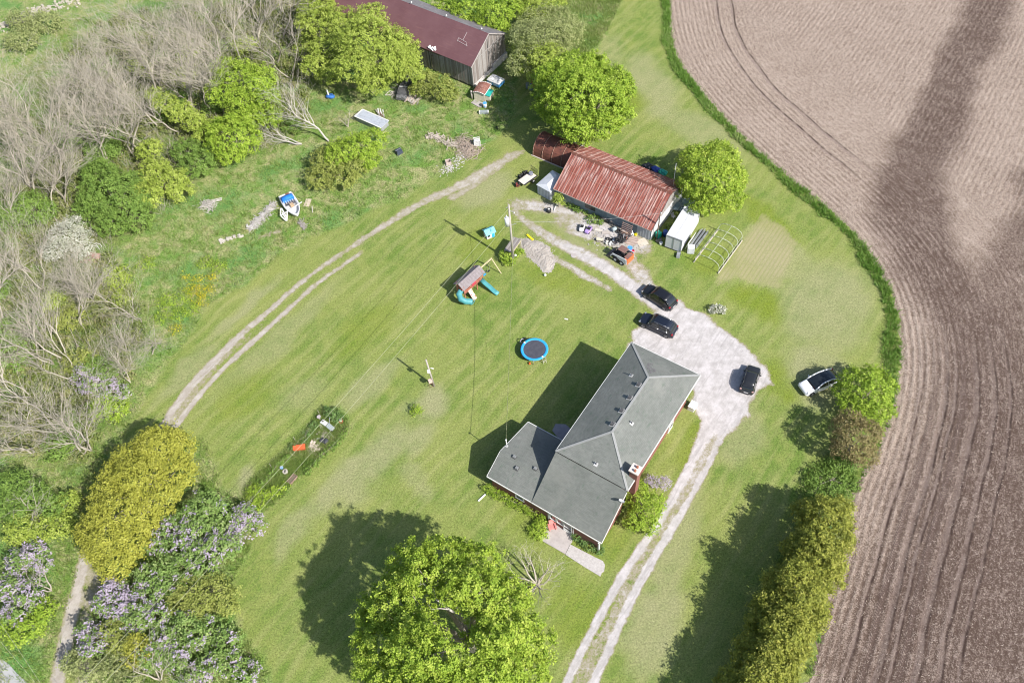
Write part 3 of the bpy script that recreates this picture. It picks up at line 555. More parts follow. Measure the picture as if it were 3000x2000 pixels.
for a, b in (((-.03, -.03), (Lm, -.03)), ((Lm, Wm + .03), (-.03, Wm + .03)), ((-.03, Wm + .03), (-.03, -.03))): m.beam((*a, zf), (*b, zf), .08, .16)
m.beam((AX + .04, 0, 2.5), (AX + .04, 8.45, 2.5), .08, .16); m.beam((AX + .04, -5.68, 2.5), (AX + .04, -.06, 2.5), .08, .16); m.beam((13.05, -5.68, 2.15), (13.05, .3, 2.15), .08, .14)
m.beam((13.1, -5.7, 2.18), (xr, -5.7, 3.86), .05, .16); m.beam((xr, -5.7, 3.86), (21.2, -5.7, 2.52), .05, .16); m.beam((Lm, 8.46, 5.62), (AX, 8.46, 2.5), .05, .16)
m.build('gutter', WHITE, house)
MB().prism([(0.05, .05), (Lm - .05, .05), (Lm - .05, o_ - .01), (o_ - .01, o_ - .01), (o_ - .01, Wm - oR + .01), (Lm - .05, Wm - oR + .01), (Lm - .05, Wm - .05), (.05, Wm - .05)], E - .22, E - .2).build('soffit', WHITE, house)
m = MB(); m.beam((ax + .10, Wm - .35, 0), (ax + .10, Wm - .35, 2.5), .16, .16); m.beam((ax + .3, Wm - .35, 2.5), (ax + .10, Wm - .35, 2.1), .1, .1); m.build('downspout', WHITE, house)

def on_roof(x, y):                                            # roof height in the house frame
    if x <= Lm and 0 <= y <= Wm: return E + min(y, Wm - y, x, Lm - x) * (RD - E) / 4.25
    if y >= 0: return az(x) + .0
    return 3.95 - (xr - x) * 1.70 / 5.4 if x < xr else 3.95 - (x - xr) * .5
def roofpt(px, py, h0):
    h = h0
    for _ in range(6): x, y, _h = HL(px, py, h); h = on_roof(x, y)
    return x, y, h
k5 = lambda x, y: (1350 + x / 2.0907, 950 + y / 2.0907)
for (px, py) in ((1088, 371), (1034, 450), (984, 530), (928, 612)):
    x, y, z = roofpt(*k5(px, py), 7.3); q = MB().box((x, y, z + .14), (.42, .42, .24), taper=.82).build('roof_vent', VENT, house); MB().box((x, y, z + .03), (.6, .6, .05), rx=.37).build('vent_flashing', TRIM, q)
for (px, py) in ((328, 812), (343, 881), (456, 884)):
    x, y, z = roofpt(*k5(px, py), 3.3); q = MB().box((x, y, z + .13), (.36, .36, .2), taper=.82).build('roof_vent', M('vent_grey', (.22, .23, .23), None, 3, .6), house); MB().box((x, y, z + .03), (.5, .5, .04), ry=-.3 if x < xr else .4).build('vent_flashing', VENT, q)
for (px, py) in ((1043, 313), (1047, 606), (828, 856)):
    x, y, z = roofpt(*k5(px, py), 7.2); q = MB().cyl((x, y, z - .05), (x, y, z + .42), .06, n=10).build('vent_pipe', PIPE, house); MB().box((x + .02, y, z + .03), (.42, .42, .04), rx=.37 if y < 4 else (-.37 if x < 12.5 else 0), ry=0 if x < 12.5 else .37).build('flashing', TRIM, q)
# worn patch of shingles on the far hip
x, y, z = roofpt(*k5(1165, 268), 6.9); m = MB(); rg = random.Random(4)
for i in range(26):
    a, b = rg.uniform(-1.0, 1.0), rg.uniform(-.45, .45); yy = y + a * .55 + b * .2; xx = x + a * .5 - b; m.box((xx, yy, on_roof(xx, yy) + .02), (.16, .28, .02), ry=-.36)
m.build('worn_shingles', M('worn_shingle', (.13, .125, .125), (.19, .185, .185), 8, .9), house).__setitem__('kind', 'stuff')
# brick chimney on the outer wall with stone cap and two clay flues
cx, cy, _ = HL(*k5(1090, 892), 7.7); cy = Wm - .12
ch = face_mesh('chimney', [wallq(a, b, 0, 7.45) for a, b in (((cx - .42, cy - .50), (cx + .42, cy - .50)), ((cx + .42, cy - .50), (cx + .42, cy + .36)), ((cx + .42, cy + .36), (cx - .42, cy + .36)), ((cx - .42, cy + .36), (cx - .42, cy - .50)))], BRICK, house)
MB().box((cx, cy - .07, 7.52), (1.05, 1.08, .16)).build('chimney_cap', M('cap_pink', (.60, .50, .45), (.68, .60, .55), 3, .8), ch)
for s_ in (-.24, .24): MB().cyl((cx + s_, cy, 7.6), (cx + s_, cy, 7.85), .13, .12, 12).build('flue', M('clay', (.33, .13, .08), None, 3, .8), ch)
# satellite dish on the shed roof corner
x, y, z = roofpt(*k5(985, 1094), 3.6); ds = MB().beam((x, y, z), (x, y, z + .5), .05).build('satellite_dish', TRIM, house)
m = MB(); rr = [[Vector((x + .05 + k * .25 * cos(a), y + k * .32 * sin(a) + .0, z + .55 + k * k * .10 + k * .2 * cos(a))) for a in np.linspace(0, 2 * pi, 15)[:-1]] for k in (.05, .5, 1)]; m.loft(rr, close=False); m.build('dish', WHITE, ds)
# electric mast on the wing
x, y, z = roofpt(*k5(281, 745), 3.3); mast = MB().cyl((x, y, z - .1), (x, y, z + 1.3), .045).build('service_mast', WHITE, house); MB().ball((x, y, z + 1.36), .11, 8, 6).build('weather_head', WHITE, mast); MB().box((x, y, z + .04), (.3, .3, .05)).build('flashing', TRIM, mast)
MAST = house.matrix_world if False else None
mastw = np.array([13.5 + x * cos(HA) - y * sin(HA), 55.7 + x * sin(HA) + y * cos(HA), z + 1.3])

def window(par, c, wd, ht, axis, mull=1, name='window', out=.06):
    """axis 'x': on a wall facing +x of the house frame; 'y': facing +y"""
    def B(du, dz, su, sz, dep, th): return ((c[0] + dep, c[1] + du, c[2] + dz), (th, su, sz)) if axis == 'x' else ((c[0] + du, c[1] + dep, c[2] + dz), (su, th, sz))
    f = MB()
    for du, dz, su, sz in ((0, ht / 2, wd + .12, .12), (0, -ht / 2, wd + .2, .12), (-wd / 2, 0, .12, ht - .12), (wd / 2, 0, .12, ht - .12)): f.box(*B(du, dz, su, sz, out, .10))
    for i in range(mull): f.box(*B(0, ht * (i + 1) / (mull + 1) - ht / 2, wd - .12, .06, out - .01, .07))
    q = f.build(name, WHITE, par); MB().box(*B(0, 0, wd - .1, ht - .1, .02, .03)).build('pane', GLASS, q); return q
fx_ = ax
for (px, py, wd, ht, z) in ((1625.5, 1508, .80, 1.05, 1.55), (1646.5, 1520.5, .80, 1.05, 1.55)):
    y = HL(px, py, z)[1]; window(house, (fx_, y, z), wd, ht, 'x', 0)
y = HL(1668, 1539, 1.1)[1]; dq = window(house, (fx_, y, 1.12), .95, 2.0, 'x', 1, 'door'); MB().box((fx_ + .06, y, .28), (.05, .8, .38)).build('door_panel', WHITE, dq); MB().ball((fx_ + .14, y - .36, 1.0), .04, 6, 4).build('handle', VENT, dq)
y = HL(1528, 1450, 1.5)[1]; window(house, (x1, y, 1.55), .95, .8, 'x', 0)
for y in (HL(1612, 1503, 1.5)[1] - .05, HL(1684, 1549, 1.2)[1]): MB().box((fx_ + .09, y, 1.2), (.06, .08, 2.4)).build('pilaster', TRIM, house)
for x, z in ((2.6, 3.3), (6.0, 3.3), (7.6, 3.3), (11.4, 3.3), (14.6, 3.3)): window(house, (x, Wm - oR, z), 1.1, 1.35, 'y', 1)
q = window(house, (4.4, Wm - oR, 1.1), 1.0, 2.1, 'y', 1, 'door')
for x, z in ((3, 4.6), (8, 4.6), (13, 4.6), (4, 1.6), (10, 1.6)):
    f = MB(); f.box((x, o_ - .06, z), (1.1, .1, 1.4)); q = f.build('window', WHITE, house); MB().box((x, o_ - .12, z), (.9, .04, 1.2)).build('pane', GLASS, q)

# ------------------------------------------------------------ slabs by the house
def flat_slab(name, pts, z, mat, label, kind='structure', cat=None, th=None):
    P2 = [tuple(G2(*q)) for q in pts]; o = MB().prism(P2, -.02, z).build(name, mat); tag(o, label, cat, None, kind); return o
k56 = lambda q: [(1480 + x / 5.6, 1480 + y / 5.6) for x, y in q]
flat_slab('concrete_patio', k56([(745, 190), (1110, 395), (1100, 600), (1062, 645), (985, 800), (580, 566)]), .10, CONC, 'smooth grey concrete patio at the front door')
flat_slab('concrete_walk', k56([(1070, 642), (1250, 735), (1470, 850), (1600, 912), (1636, 975), (1622, 1085), (1590, 1100), (1560, 1165), (1300, 1010), (990, 808)]), .09, CONCR, 'rough pale concrete walk running from the patio to the lawn')
flat_slab('corner_slab', [k5(*q) for q in [(560, 650), (580, 610), (640, 612), (700, 660), (640, 720), (600, 700)]], .05, M('dark_slab', (.30, .28, .30), (.36, .34, .36), 2, .9), 'shaded stone slab in the corner of wing and house')
b = G(2028, 1195); MB()
q = thing('white_chest', 'white rectangular chest against the driveway side of the farmhouse', 'chest', b, HA); MB().box((0, 0, .35), (1.0, .75, .7)).build('body', WHITE, q); MB().box((0, 0, .74), (1.06, .8, .06)).build('lid', M('white_lid', (.74, .72, .68), None, 3, .5), q)

# ------------------------------------------------------------ workshop with rusty roof
WA = R(-37.76); t = NT('rusty_metal'); v = t.obj(); oi = t.n('ShaderNodeObjectInfo').outputs['Random']; pos = t.pos()
ax_ = t.n('ShaderNodeVectorRotate', {'Vector': pos, 'Angle': R(37.76)}, rotation_type='Z_AXIS').outputs[0]
st_ = t.noise(1.0, t.scale(ax_, (5.2, .45, .45)), 5, .65); st2 = t.noise(1.0, t.scale(ax_, (14, .8, .8)), 4, .7); bl = t.noise(.55, pos, 4, .6)
c = t.mix(t.mapr(oi, 0, 1), (.20, .055, .040), (.29, .095, .070)); c = t.mix(t.mapr(bl, .4, .62), c, (.25, .085, .065)); f = t.math('ADD', t.mapr(st_, .5, .66), t.math('MULTIPLY', t.mapr(bl, .5, .7), .25)); f = t.math('MULTIPLY', f, t.mapr(st2, .3, .6, .35, 1))
c = t.mix(t.math('MULTIPLY', f, t.math('ADD', .5, t.math('MULTIPLY', t.attr('top'), .55)), clamp=True), c, (.56, .45, .41)); c = t.mix(t.math('MULTIPLY', t.attr('edge'), t.mapr(t.noise(1.0, t.scale(ax_, (.9, .35, .35)), 4, .7), .38, .6, .15, .85)), c, (.58, .44, .38))
RUST = t.finish(c, .75, .15, t.bump(st2, .2), .3)
RUSTD = M('rust_dark', (.15, .060, .045), (.22, .085, .06), 1.2, .75, .2, .3, c3=(.10, .05, .045))
t = NT('painted_block'); v = t.obj(); b = t.n('ShaderNodeTexBrick', {'Vector': t.n('ShaderNodeCombineXYZ', {0: t.attr('along'), 1: t.attr('run'), 2: 0.0}).outputs[0], 'Color1': (.17, .215, .245, 1), 'Color2': (.20, .25, .28, 1), 'Mortar': (.09, .12, .14, 1), 'Scale': 1.0, 'Mortar Size': .018, 'Brick Width': .4, 'Row Height': .2})
BLOCK = t.finish(t.mix(t.mapr(t.noise(1.0, v, 4), .45, .7), b.outputs[0], (.26, .30, .32)), .85)
t = NT('whitewashed_block'); v = t.obj(); b = t.n('ShaderNodeTexBrick', {'Vector': t.n('ShaderNodeCombineXYZ', {0: t.attr('along'), 1: t.attr('run'), 2: 0.0}).outputs[0], 'Color1': (.66, .66, .66, 1), 'Color2': (.58, .58, .58, 1), 'Mortar': (.42, .42, .42, 1), 'Scale': 1.0, 'Mortar Size': .015, 'Brick Width': .4, 'Row Height': .2})
WBLOCK = t.finish(t.mix(t.mapr(t.noise(1.0, v, 4), .5, .7), b.outputs[0], (.40, .40, .39)), .85)
WOODG = M('weathered_board', (.27, .245, .225), (.36, .33, .31), 2.5, .9, bump=.4, stretch=(6, 6, .5), c3=(.17, .145, .13)); WOODS = [M('barn_board_%s' % n, c, c2, 2.2, .92, bump=.5, stretch=(7, 7, .5), c3=c3) for n, c, c2, c3 in (('grey', (.235, .215, .20), (.31, .285, .27), (.15, .13, .12)), ('brown', (.19, .165, .15), (.26, .225, .205), (.12, .10, .09)), ('silver', (.30, .285, .27), (.36, .34, .325), (.20, .18, .165)))]
ws = thing('workshop', 'long low workshop with rust-streaked metal roof and blue-grey block walls', 'workshop', (*G2(1623.5, 549.8) * 0 + np.array([7.52, 85.2]), 0), WA)
Lw, Dw, He, Hr = 15.2, 9.6, 2.45, 5.0
wi = .3; face_mesh('block_wall', [wallq((wi, wi), (Lw - .25, wi), 0, He), wallq((wi, Dw - wi), (wi, wi), 0, He), wallq((Lw - .25, Dw - wi), (wi, Dw - wi), 0, He)], BLOCK, ws)
face_mesh('end_wall', [wallq((Lw - .25, wi), (Lw - .25, Dw - wi), 0, He - .1)], WBLOCK, ws)
rg = random.Random(2)
def board_wall(parent, xy0, xy1, zb, ztop, wdt, gap=.012, th=.035, seed=1, mats=None, lean=.0, name='plank', drop=()):
    """upright boards one by one from xy0 to xy1; zb, ztop: functions of the distance"""
    rg = random.Random(seed); a = Vector((*xy0, 0)); b = Vector((*xy1, 0)); L = (b - a).length; d = (b - a) / L; nrm = Vector((d.y, -d.x, 0)); s = 0; i = 0
    while s < L - .02:
        wd = min(wdt * rg.uniform(.8, 1.2), L - s); c0, c1 = s + gap / 2, s + wd - gap / 2; s += wd; i += 1
        if i in drop or c1 - c0 < .03: continue
        off = nrm * rg.uniform(0, .03); z0 = zb(s) + rg.uniform(-.04, .10); vs = []
        for o2 in (0, th):
            for cc, zz in ((c0, z0), (c1, z0), (c1, ztop(c1)), (c0, ztop(c0))): p = a + d * cc + nrm * o2 + off; vs.append((p.x, p.y, zz))
        mb = MB(); mb.add(vs, [(3, 2, 1, 0), (4, 5, 6, 7), (0, 1, 5, 4), (1, 2, 6, 5), (2, 3, 7, 6), (3, 0, 4, 7)]); mb.build(name, rg.choice(mats or WOODS), parent)
board_wall(ws, (Lw - .28, wi), (Lw - .28, Dw - wi), lambda s: He - .12, lambda s: min(Hr - .12, He + min(s + wi, Dw - wi - s) * (Hr - He) / (Dw / 2) - .12), .30, seed=5, mats=[WOODG, WOODS[2]])
board_wall(ws, (wi + .02, Dw - wi), (wi + .02, wi), lambda s: He - .05, lambda s: min(Hr - .12, He + min(s + wi, Dw - wi - s) * (Hr - He) / (Dw / 2) - .12), .30, seed=6, mats=[WOODG])
sl = math.hypot(Dw / 2, Hr - He)
def roof_sheet(x0, x1, side, s0, s1, lift, par):
    """corrugated sheet: side -1 front, +1 rear; s from eave (0) to ridge (sl)"""
    n = 10; V, F, T, EG = [], [], [], []
    for j, s in enumerate((s0, s1)):
        for i in range(n + 1):
            x = x0 + (x1 - x0) * i / n; f = s / sl; y = f * Dw / 2 if side < 0 else Dw - f * Dw / 2; z = He + f * (Hr - He); up = .022 * cos(i / n * 2 * pi * 2) + (.035 if i in (0, n) else 0) + lift
            V.append((x, y, z + up)); T.append(float(f)); EG.append(1.0 if i in (0, n) else 0.0)
    for i in range(n): F.append((i, i + 1, n + 2 + i, n + 1 + i) if side < 0 else (n + 1 + i, n + 2 + i, i + 1, i))
    me = bpy.data.meshes.new('roof_sheet'); me.from_pydata(V, [], F); at = me.attributes.new('top', 'FLOAT', 'POINT'); at.data.foreach_set('value', np.array(T, dtype=np.float32)); at = me.attributes.new('edge', 'FLOAT', 'POINT'); at.data.foreach_set('value', np.array(EG, dtype=np.float32)); me.update(); return link('roof_sheet', me, RUST, par)
nsh = 21; wsh = (Lw + .0) / nsh
for i in range(nsh):
    for side in (-1, 1):
        j = rg.uniform(-.05, .05); a0 = i * wsh - .02; a1 = a0 + wsh + .04; roof_sheet(a0, a1, side, -.22 + rg.uniform(-.03, .03), sl * .54 + j, .0 + (i % 2) * .006, ws); roof_sheet(a0, a1, side, sl * .50 + j, sl + .02, .035 + (i % 2) * .006, ws)
MB().beam((0, Dw / 4 * 1.04, He + (Hr - He) * .535), (Lw, Dw / 4 * 1.04, He + (Hr - He) * .535), .05, .03).build('lap_strip', M('lap_pale', (.42, .27, .23), (.30, .14, .11), 2, .8), ws)
m = MB(); m.slab([(-.1, Dw / 2 - .25, Hr - .06), (Lw + .08, Dw / 2 - .25, Hr - .06), (Lw + .08, Dw / 2, Hr + .11), (-.1, Dw / 2, Hr + .11)], .02); m.slab([(-.1, Dw / 2, Hr + .11), (Lw + .08, Dw / 2, Hr + .11), (Lw + .08, Dw / 2 + .25, Hr - .06), (-.1, Dw / 2 + .25, Hr - .06)], .02); m.build('ridge_cap', RUSTD, ws)
MB().beam((-.05, -.2, He - .16), (Lw + .05, -.2, He - .16), .06, .1).build('fascia', M('pale_fascia', (.40, .37, .33), None, 2, .8), ws)
# grey sliding door and side door on the front, mast by the corner, aerial on the rear eave
dr = MB().box((Lw - 1.4, wi - .06, 1.05), (1.9, .06, 2.1)).build('door', M('grey_door', (.30, .33, .36), (.36, .39, .42), 2, .7), ws)
for i in range(5): MB().box((Lw - 2.2 + i * .4, wi - .1, 1.05), (.05, .03, 2.1)).build('batten', M('door_batten', (.42, .45, .48), None, 3, .7), dr)
MB().box((5.6, wi - .05, 1.3), (1.6, .05, .7)).build('window', GLASS, ws)
k4 = lambda x, y: (1500 + x / 3.563, 380 + y / 3.563)
b = G(1913, 706); pz = thing('service_pole', 'thin dark service pole with white insulators at the workshop corner', 'pole', (b[0] + .45, b[1] + .05, 0), 0); MB().cyl((0, 0, 0), (.12, .1, 5.3), .09, .07).build('pole', BARKD, pz); 
for z in (5.2, 4.4, 3.7): MB().ball((.16, -.06, z), .10, 8, 6).build('insulator', WHITE, pz)
SERVP = np.array([b[0] + .5, b[1] + .05, 5.1])
b = G(1970, 566, 3.2); an = thing('aerial', 'slender steel aerial mast rising behind the workshop roof', 'aerial', (b[0] + .2, b[1] + .9, 0), 0); MB().cyl((0, 0, 0), (0, 0, 7.6), .045, .03, 6).build('mast', M('galvanised', (.55, .55, .53), None, 3, .5, .4), an); MB().box((0, 0, .1), (.3, .3, .2)).build('foot', CONC, an)

# ------------------------------------------------------------ great timber barn
BA = R(141.3); Lb, Db, Eb, Rb = 31.0, 9.0, 4.5, 7.25
barn = thing('timber_barn', 'long weathered timber barn with dark red roof among the trees', 'barn', (-2.62, 111.3, 0), BA)
# frame: x along the eaves (away from the visible gable), y = -depth
D_ = -Db
t = NT('barn_roof'); p = t.obj(); seam = t.math('FRACT', t.math('MULTIPLY', t.n('ShaderNodeSeparateXYZ', {0: p}).outputs[0], 1 / .23)); sm = t.mapr(seam, .0, .2, .3, 0)
c = t.mix(t.mapr(t.noise(.35, p, 5, .6), .35, .65), (.135, .062, .068), (.165, .082, .088)); c = t.mix(sm, c, (.10, .045, .05)); c = t.mix(t.mapr(t.noise(1.0, t.scale(p, (.35, 4, 1)), 4, .7), .55, .7, 0, .35), c, (.24, .12, .11)); BROOF = t.finish(c, .7, .1, t.bump(seam, .15, .02), .4)
front = face_mesh('red_roof', [[(-.35, .45, Eb - .22), (Lb, .45, Eb - .22), (Lb, D_ / 2, Rb), (-.35, D_ / 2, Rb)]], BROOF, barn, .08)
face_mesh('rear_roof', [[(Lb, D_ / 2, Rb), (Lb, D_ - .4, Eb - .2), (-.35, D_ - .4, Eb - .2), (-.35, D_ / 2, Rb)]], M('rear_roof_grey', (.17, .155, .165), (.22, .20, .21), .6, .75, .1, .2, c3=(.28, .27, .27)), barn, .08)
for x in (1.0, 7.8, 14.8): q = MB().cyl((x, D_ / 2, Rb), (x, D_ / 2, Rb + .35), .02, n=5).build('lightning_rod', TRIM, barn); MB().ball((x, D_ / 2, Rb + .35), .13, 8, 6).build('glass_ball', WHITE, q)
zt = lambda s: Rb - abs(s - Db / 2) * (Rb - Eb) / (Db / 2) - .12
# upright boards of the long side (250 at most in view) and of the gable
board_wall(barn, (0, 0), (16.6, 0), lambda s: .35, lambda s: Eb - .1, .19, seed=11, name='plank', drop=(46, 60))
face_mesh('side_wall', [wallq((16.6, -.05), (Lb, -.05), 0, Eb - .1), wallq((Lb, -.05), (Lb, D_ + .05), 0, Eb - .1), wallq((Lb, D_ + .05), (.06, D_ + .05), 0, Eb - .1)], WOODS[0], barn)
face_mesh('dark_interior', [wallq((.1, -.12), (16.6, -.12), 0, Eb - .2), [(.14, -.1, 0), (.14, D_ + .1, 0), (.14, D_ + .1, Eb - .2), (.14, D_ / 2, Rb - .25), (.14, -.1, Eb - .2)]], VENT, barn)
board_wall(barn, (.02, D_), (.02, 0), lambda s: .55 + .7 * (s < 3.4), zt, .20, seed=12, name='plank', drop=(24,))
m = MB(); m.beam((-.06, D_ + .1, 4.55), (-.06, -.1, 4.55), .05, .12); m.beam((-.05, .02, 0.1), (-.05, .02, Eb), .16, .16); m.build('batten', WOODS[2], barn)
m = MB(); m.beam((-.34, .48, Eb - .30), (-.34, D_ / 2, Rb - .08), .05, .16); m.beam((-.34, D_ / 2, Rb - .08), (-.34, D_ - .4, Eb - .28), .05, .16); m.build('bargeboard', M('pale_barge', (.42, .38, .36), None, 3, .8), barn)
m = MB(); rg = random.Random(9)
for i in range(16):
    s0 = i * .55; m.box((-.02, D_ + .25 + s0, .2 + (s0 < 3.4) * .35), (.35, .53, .5 + (s0 < 3.4) * .6))
m.build('stone_foundation', M('white_stone', (.52, .48, .46), (.66, .63, .60), 2, .9, bump=.5), barn)
m = MB(); m.beam((6.0, .08, 3.75), (11.2, .08, 3.75), .06, .12); m.beam((8.0, .08, .9), (8.0, .08, 3.1), .06, .10); m.beam((8.0, .08, 3.1), (7.5, .08, 3.1), .06, .10); m.build('door_track', BARKD, barn)
MB().box((19.5, -.0, 3.6), (1.3, .1, .9)).build('window', VENT, barn)
for x, y_ in ((.0 + 7.4, .28), (7.9, .22), (7.0, .12)):
    f = (.45 - y_) / (.45 - D_ / 2)
    MB().box((x, y_ - .15, Eb - .18 + f * 2.9 + .13), (.6, .6, .05), rx=-.52, rz=.2 * x).build('patch_panel', WHITE, barn)
m = MB(); P3 = lambda x, y: (x, y, Eb - .22 + (.45 - y) / (.45 - D_ / 2) * (Rb - Eb + .22) + .05)
for a, b in (((3.2, -3.6), (3.2, -2.4)), ((2.4, -2.3), (4.1, -2.5)), ((2.0, -1.9), (4.0, -2.1)), ((2.3, -2.2), (2.2, -1.8)), ((4.1, -2.5), (4.0, -2.0))): m.beam(P3(*a), P3(*b), .08, .02)
m.build('paint_streak', M('pale_streak', (.42, .34, .34), None, 3, .8), barn)

# ------------------------------------------------------------ rusty arched hut beside the workshop
a = G(1561, 455); q = thing('rusty_arched_hut', 'rust-brown arched metal hut with raised ribs, shaded by the big maple', 'hut', a, WA)
Lh, Wh, Hh = 8.0, 4.0, 2.5
def arch(x, k=1.0, n=14): return [(x, Wh / 2 - Wh / 2 * k * cos(pi * i / n), max(0, Hh * k * sin(pi * i / n) ** .75)) for i in range(n + 1)]
R_ = [arch(x) for x in (0, 1.6, 3.2, 4.8, 6.4, Lh)]; m = MB(); n = 15; vs = [p for r in R_ for p in r]; m.add(vs, [(k * n + i, k * n + i + 1, (k + 1) * n + i + 1, (k + 1) * n + i) for k in range(5) for i in range(14)][::1], False); m.add([(0, Wh / 2, 0)] + R_[0], [(0, i + 1, i + 2) for i in range(14)]); m.add([(Lh, Wh / 2, 0)] + R_[-1], [(0, i + 2, i + 1) for i in range(14)]); m.build('shell', RUSTD, q)
for x in (.04, 1.6, 3.2, 4.8, 6.4, Lh - .04): MB().tube(arch(x, 1.01), .05, 5).build('rib', M('rib_pale_rust', (.26, .15, .11), (.34, .22, .17), 3, .8), q)
m = MB(); m.beam((-.2, -.1, .04), (Lh, -.15, .04), .18, .08); m.build('sill_board', M('sill_board', (.50, .45, .38), None, 2, .9), q)

# ------------------------------------------------------------ little white shed
a = G(1575, 567); b = G(1613, 588); d = b - a; L1 = float(np.linalg.norm(d)); q = thing('white_shed', 'small white ribbed shed with peaked roof left of the workshop', 'shed', a, math.atan2(d[1], d[0]))
Ls, Ds, Es, Rs = L1, 3.4, 1.75, 2.35
WM = M('white_metal', (.66, .68, .72), (.58, .60, .64), 1.5, .5); m = MB(); m.prism([(0, 0), (Ls, 0), (Ls, Ds), (0, Ds)], 0, Es - .02); m.build('wall', WM, q)
for i in range(9): MB().box((.12 + i * (Ls - .24) / 8, -.03, .82), (.07, .05, 1.55)).build('rib', M('shed_rib', (.40, .42, .46), None, 3, .5), q)
k_ = .62; m = MB(); e = .12
m.slab([(-e, -e, Es - .04), (Ls * k_, -e + .5, Rs), (Ls * k_, Ds - .9, Rs + .05), (-e, Ds + e, Es - .04)][::1], .04); m.slab([(Ls * k_, -e + .5, Rs), (Ls + e, -e, Es - .04), (Ls + e, Ds + e, Es - .04), (Ls * k_, Ds - .9, Rs + .05)], .04); m.slab([(-e, -e, Es - .04), (Ls + e, -e, Es - .04), (Ls * k_, -e + .5, Rs)], .04); m.slab([(Ls * k_, Ds - .9, Rs + .05), (Ls + e, Ds + e, Es - .04), (-e, Ds + e, Es - .04)], .04); m.build('roof', WM, q)
# ------------------------------------------------------------ cars
def rr(x, w, z0, z1, r=.12, top=1.0, n=3):
    """rounded rectangle ring in the plane x; w = full width, top = width factor at the top"""
    out = []; w /= 2; r = min(r, (z1 - z0) / 2.01, w * .9)
    for cx, cz, a0, k in ((1, 1, 0, top), (-1, 1, 90, top), (-1, -1, 180, 1), (1, -1, 270, 1)):
        for i in range(n + 1): a = R(a0 + 90 * i / n); out.append((x, cx * (w * k - r) + r * cos(a), (z1 - r if cz > 0 else z0 + r) + r * sin(a)))
    return out
RUB = M('rubber', (.025, .025, .027), (.04, .04, .04), 8, .85); RIM = M('alloy_rim', (.38, .38, .40), None, 3, .35, .8); RED = M('lamp_red', (.45, .02, .03), None, 3, .2); LAMP = M('lamp_clear', (.55, .57, .6), None, 3, .1, .3)
CARGL = M('car_glass', (.02, .025, .03), None, 3, .04, spec=.7); CHROME = M('chrome', (.6, .6, .62), None, 3, .15, .9); PLATE = M('plate_white', (.6, .6, .62), None, 3, .4); PLAST = M('black_plastic', (.03, .03, .032), None, 3, .5)
def paint(name, c): return M('paint_' + name, c, tuple(x * .97 for x in c), 2, .3, .0, spec=.4, coat=.35)
def wheel(par, x, y, r, side, wd=.22):
    w = MB().cyl((x, y - wd / 2, r), (x, y + wd / 2, r), r, n=20).build('wheel', RUB, par); s = wd / 2 + .012
    m = MB(); m.torus((x, y + side * s * .8, r), r * .62, .03, 18, 5, 'y'); m.cyl((x, y + side * (s - .03), r), (x, y + side * s, r), .07, n=8)
    for i in range(5): a = 2 * pi * i / 5; m.beam((x, y + side * s, r), (x + r * .6 * cos(a), y + side * s, r + r * .6 * sin(a)), .06, .03, up=(0, 1, 0))
    m.build('rim', RIM, w); return w
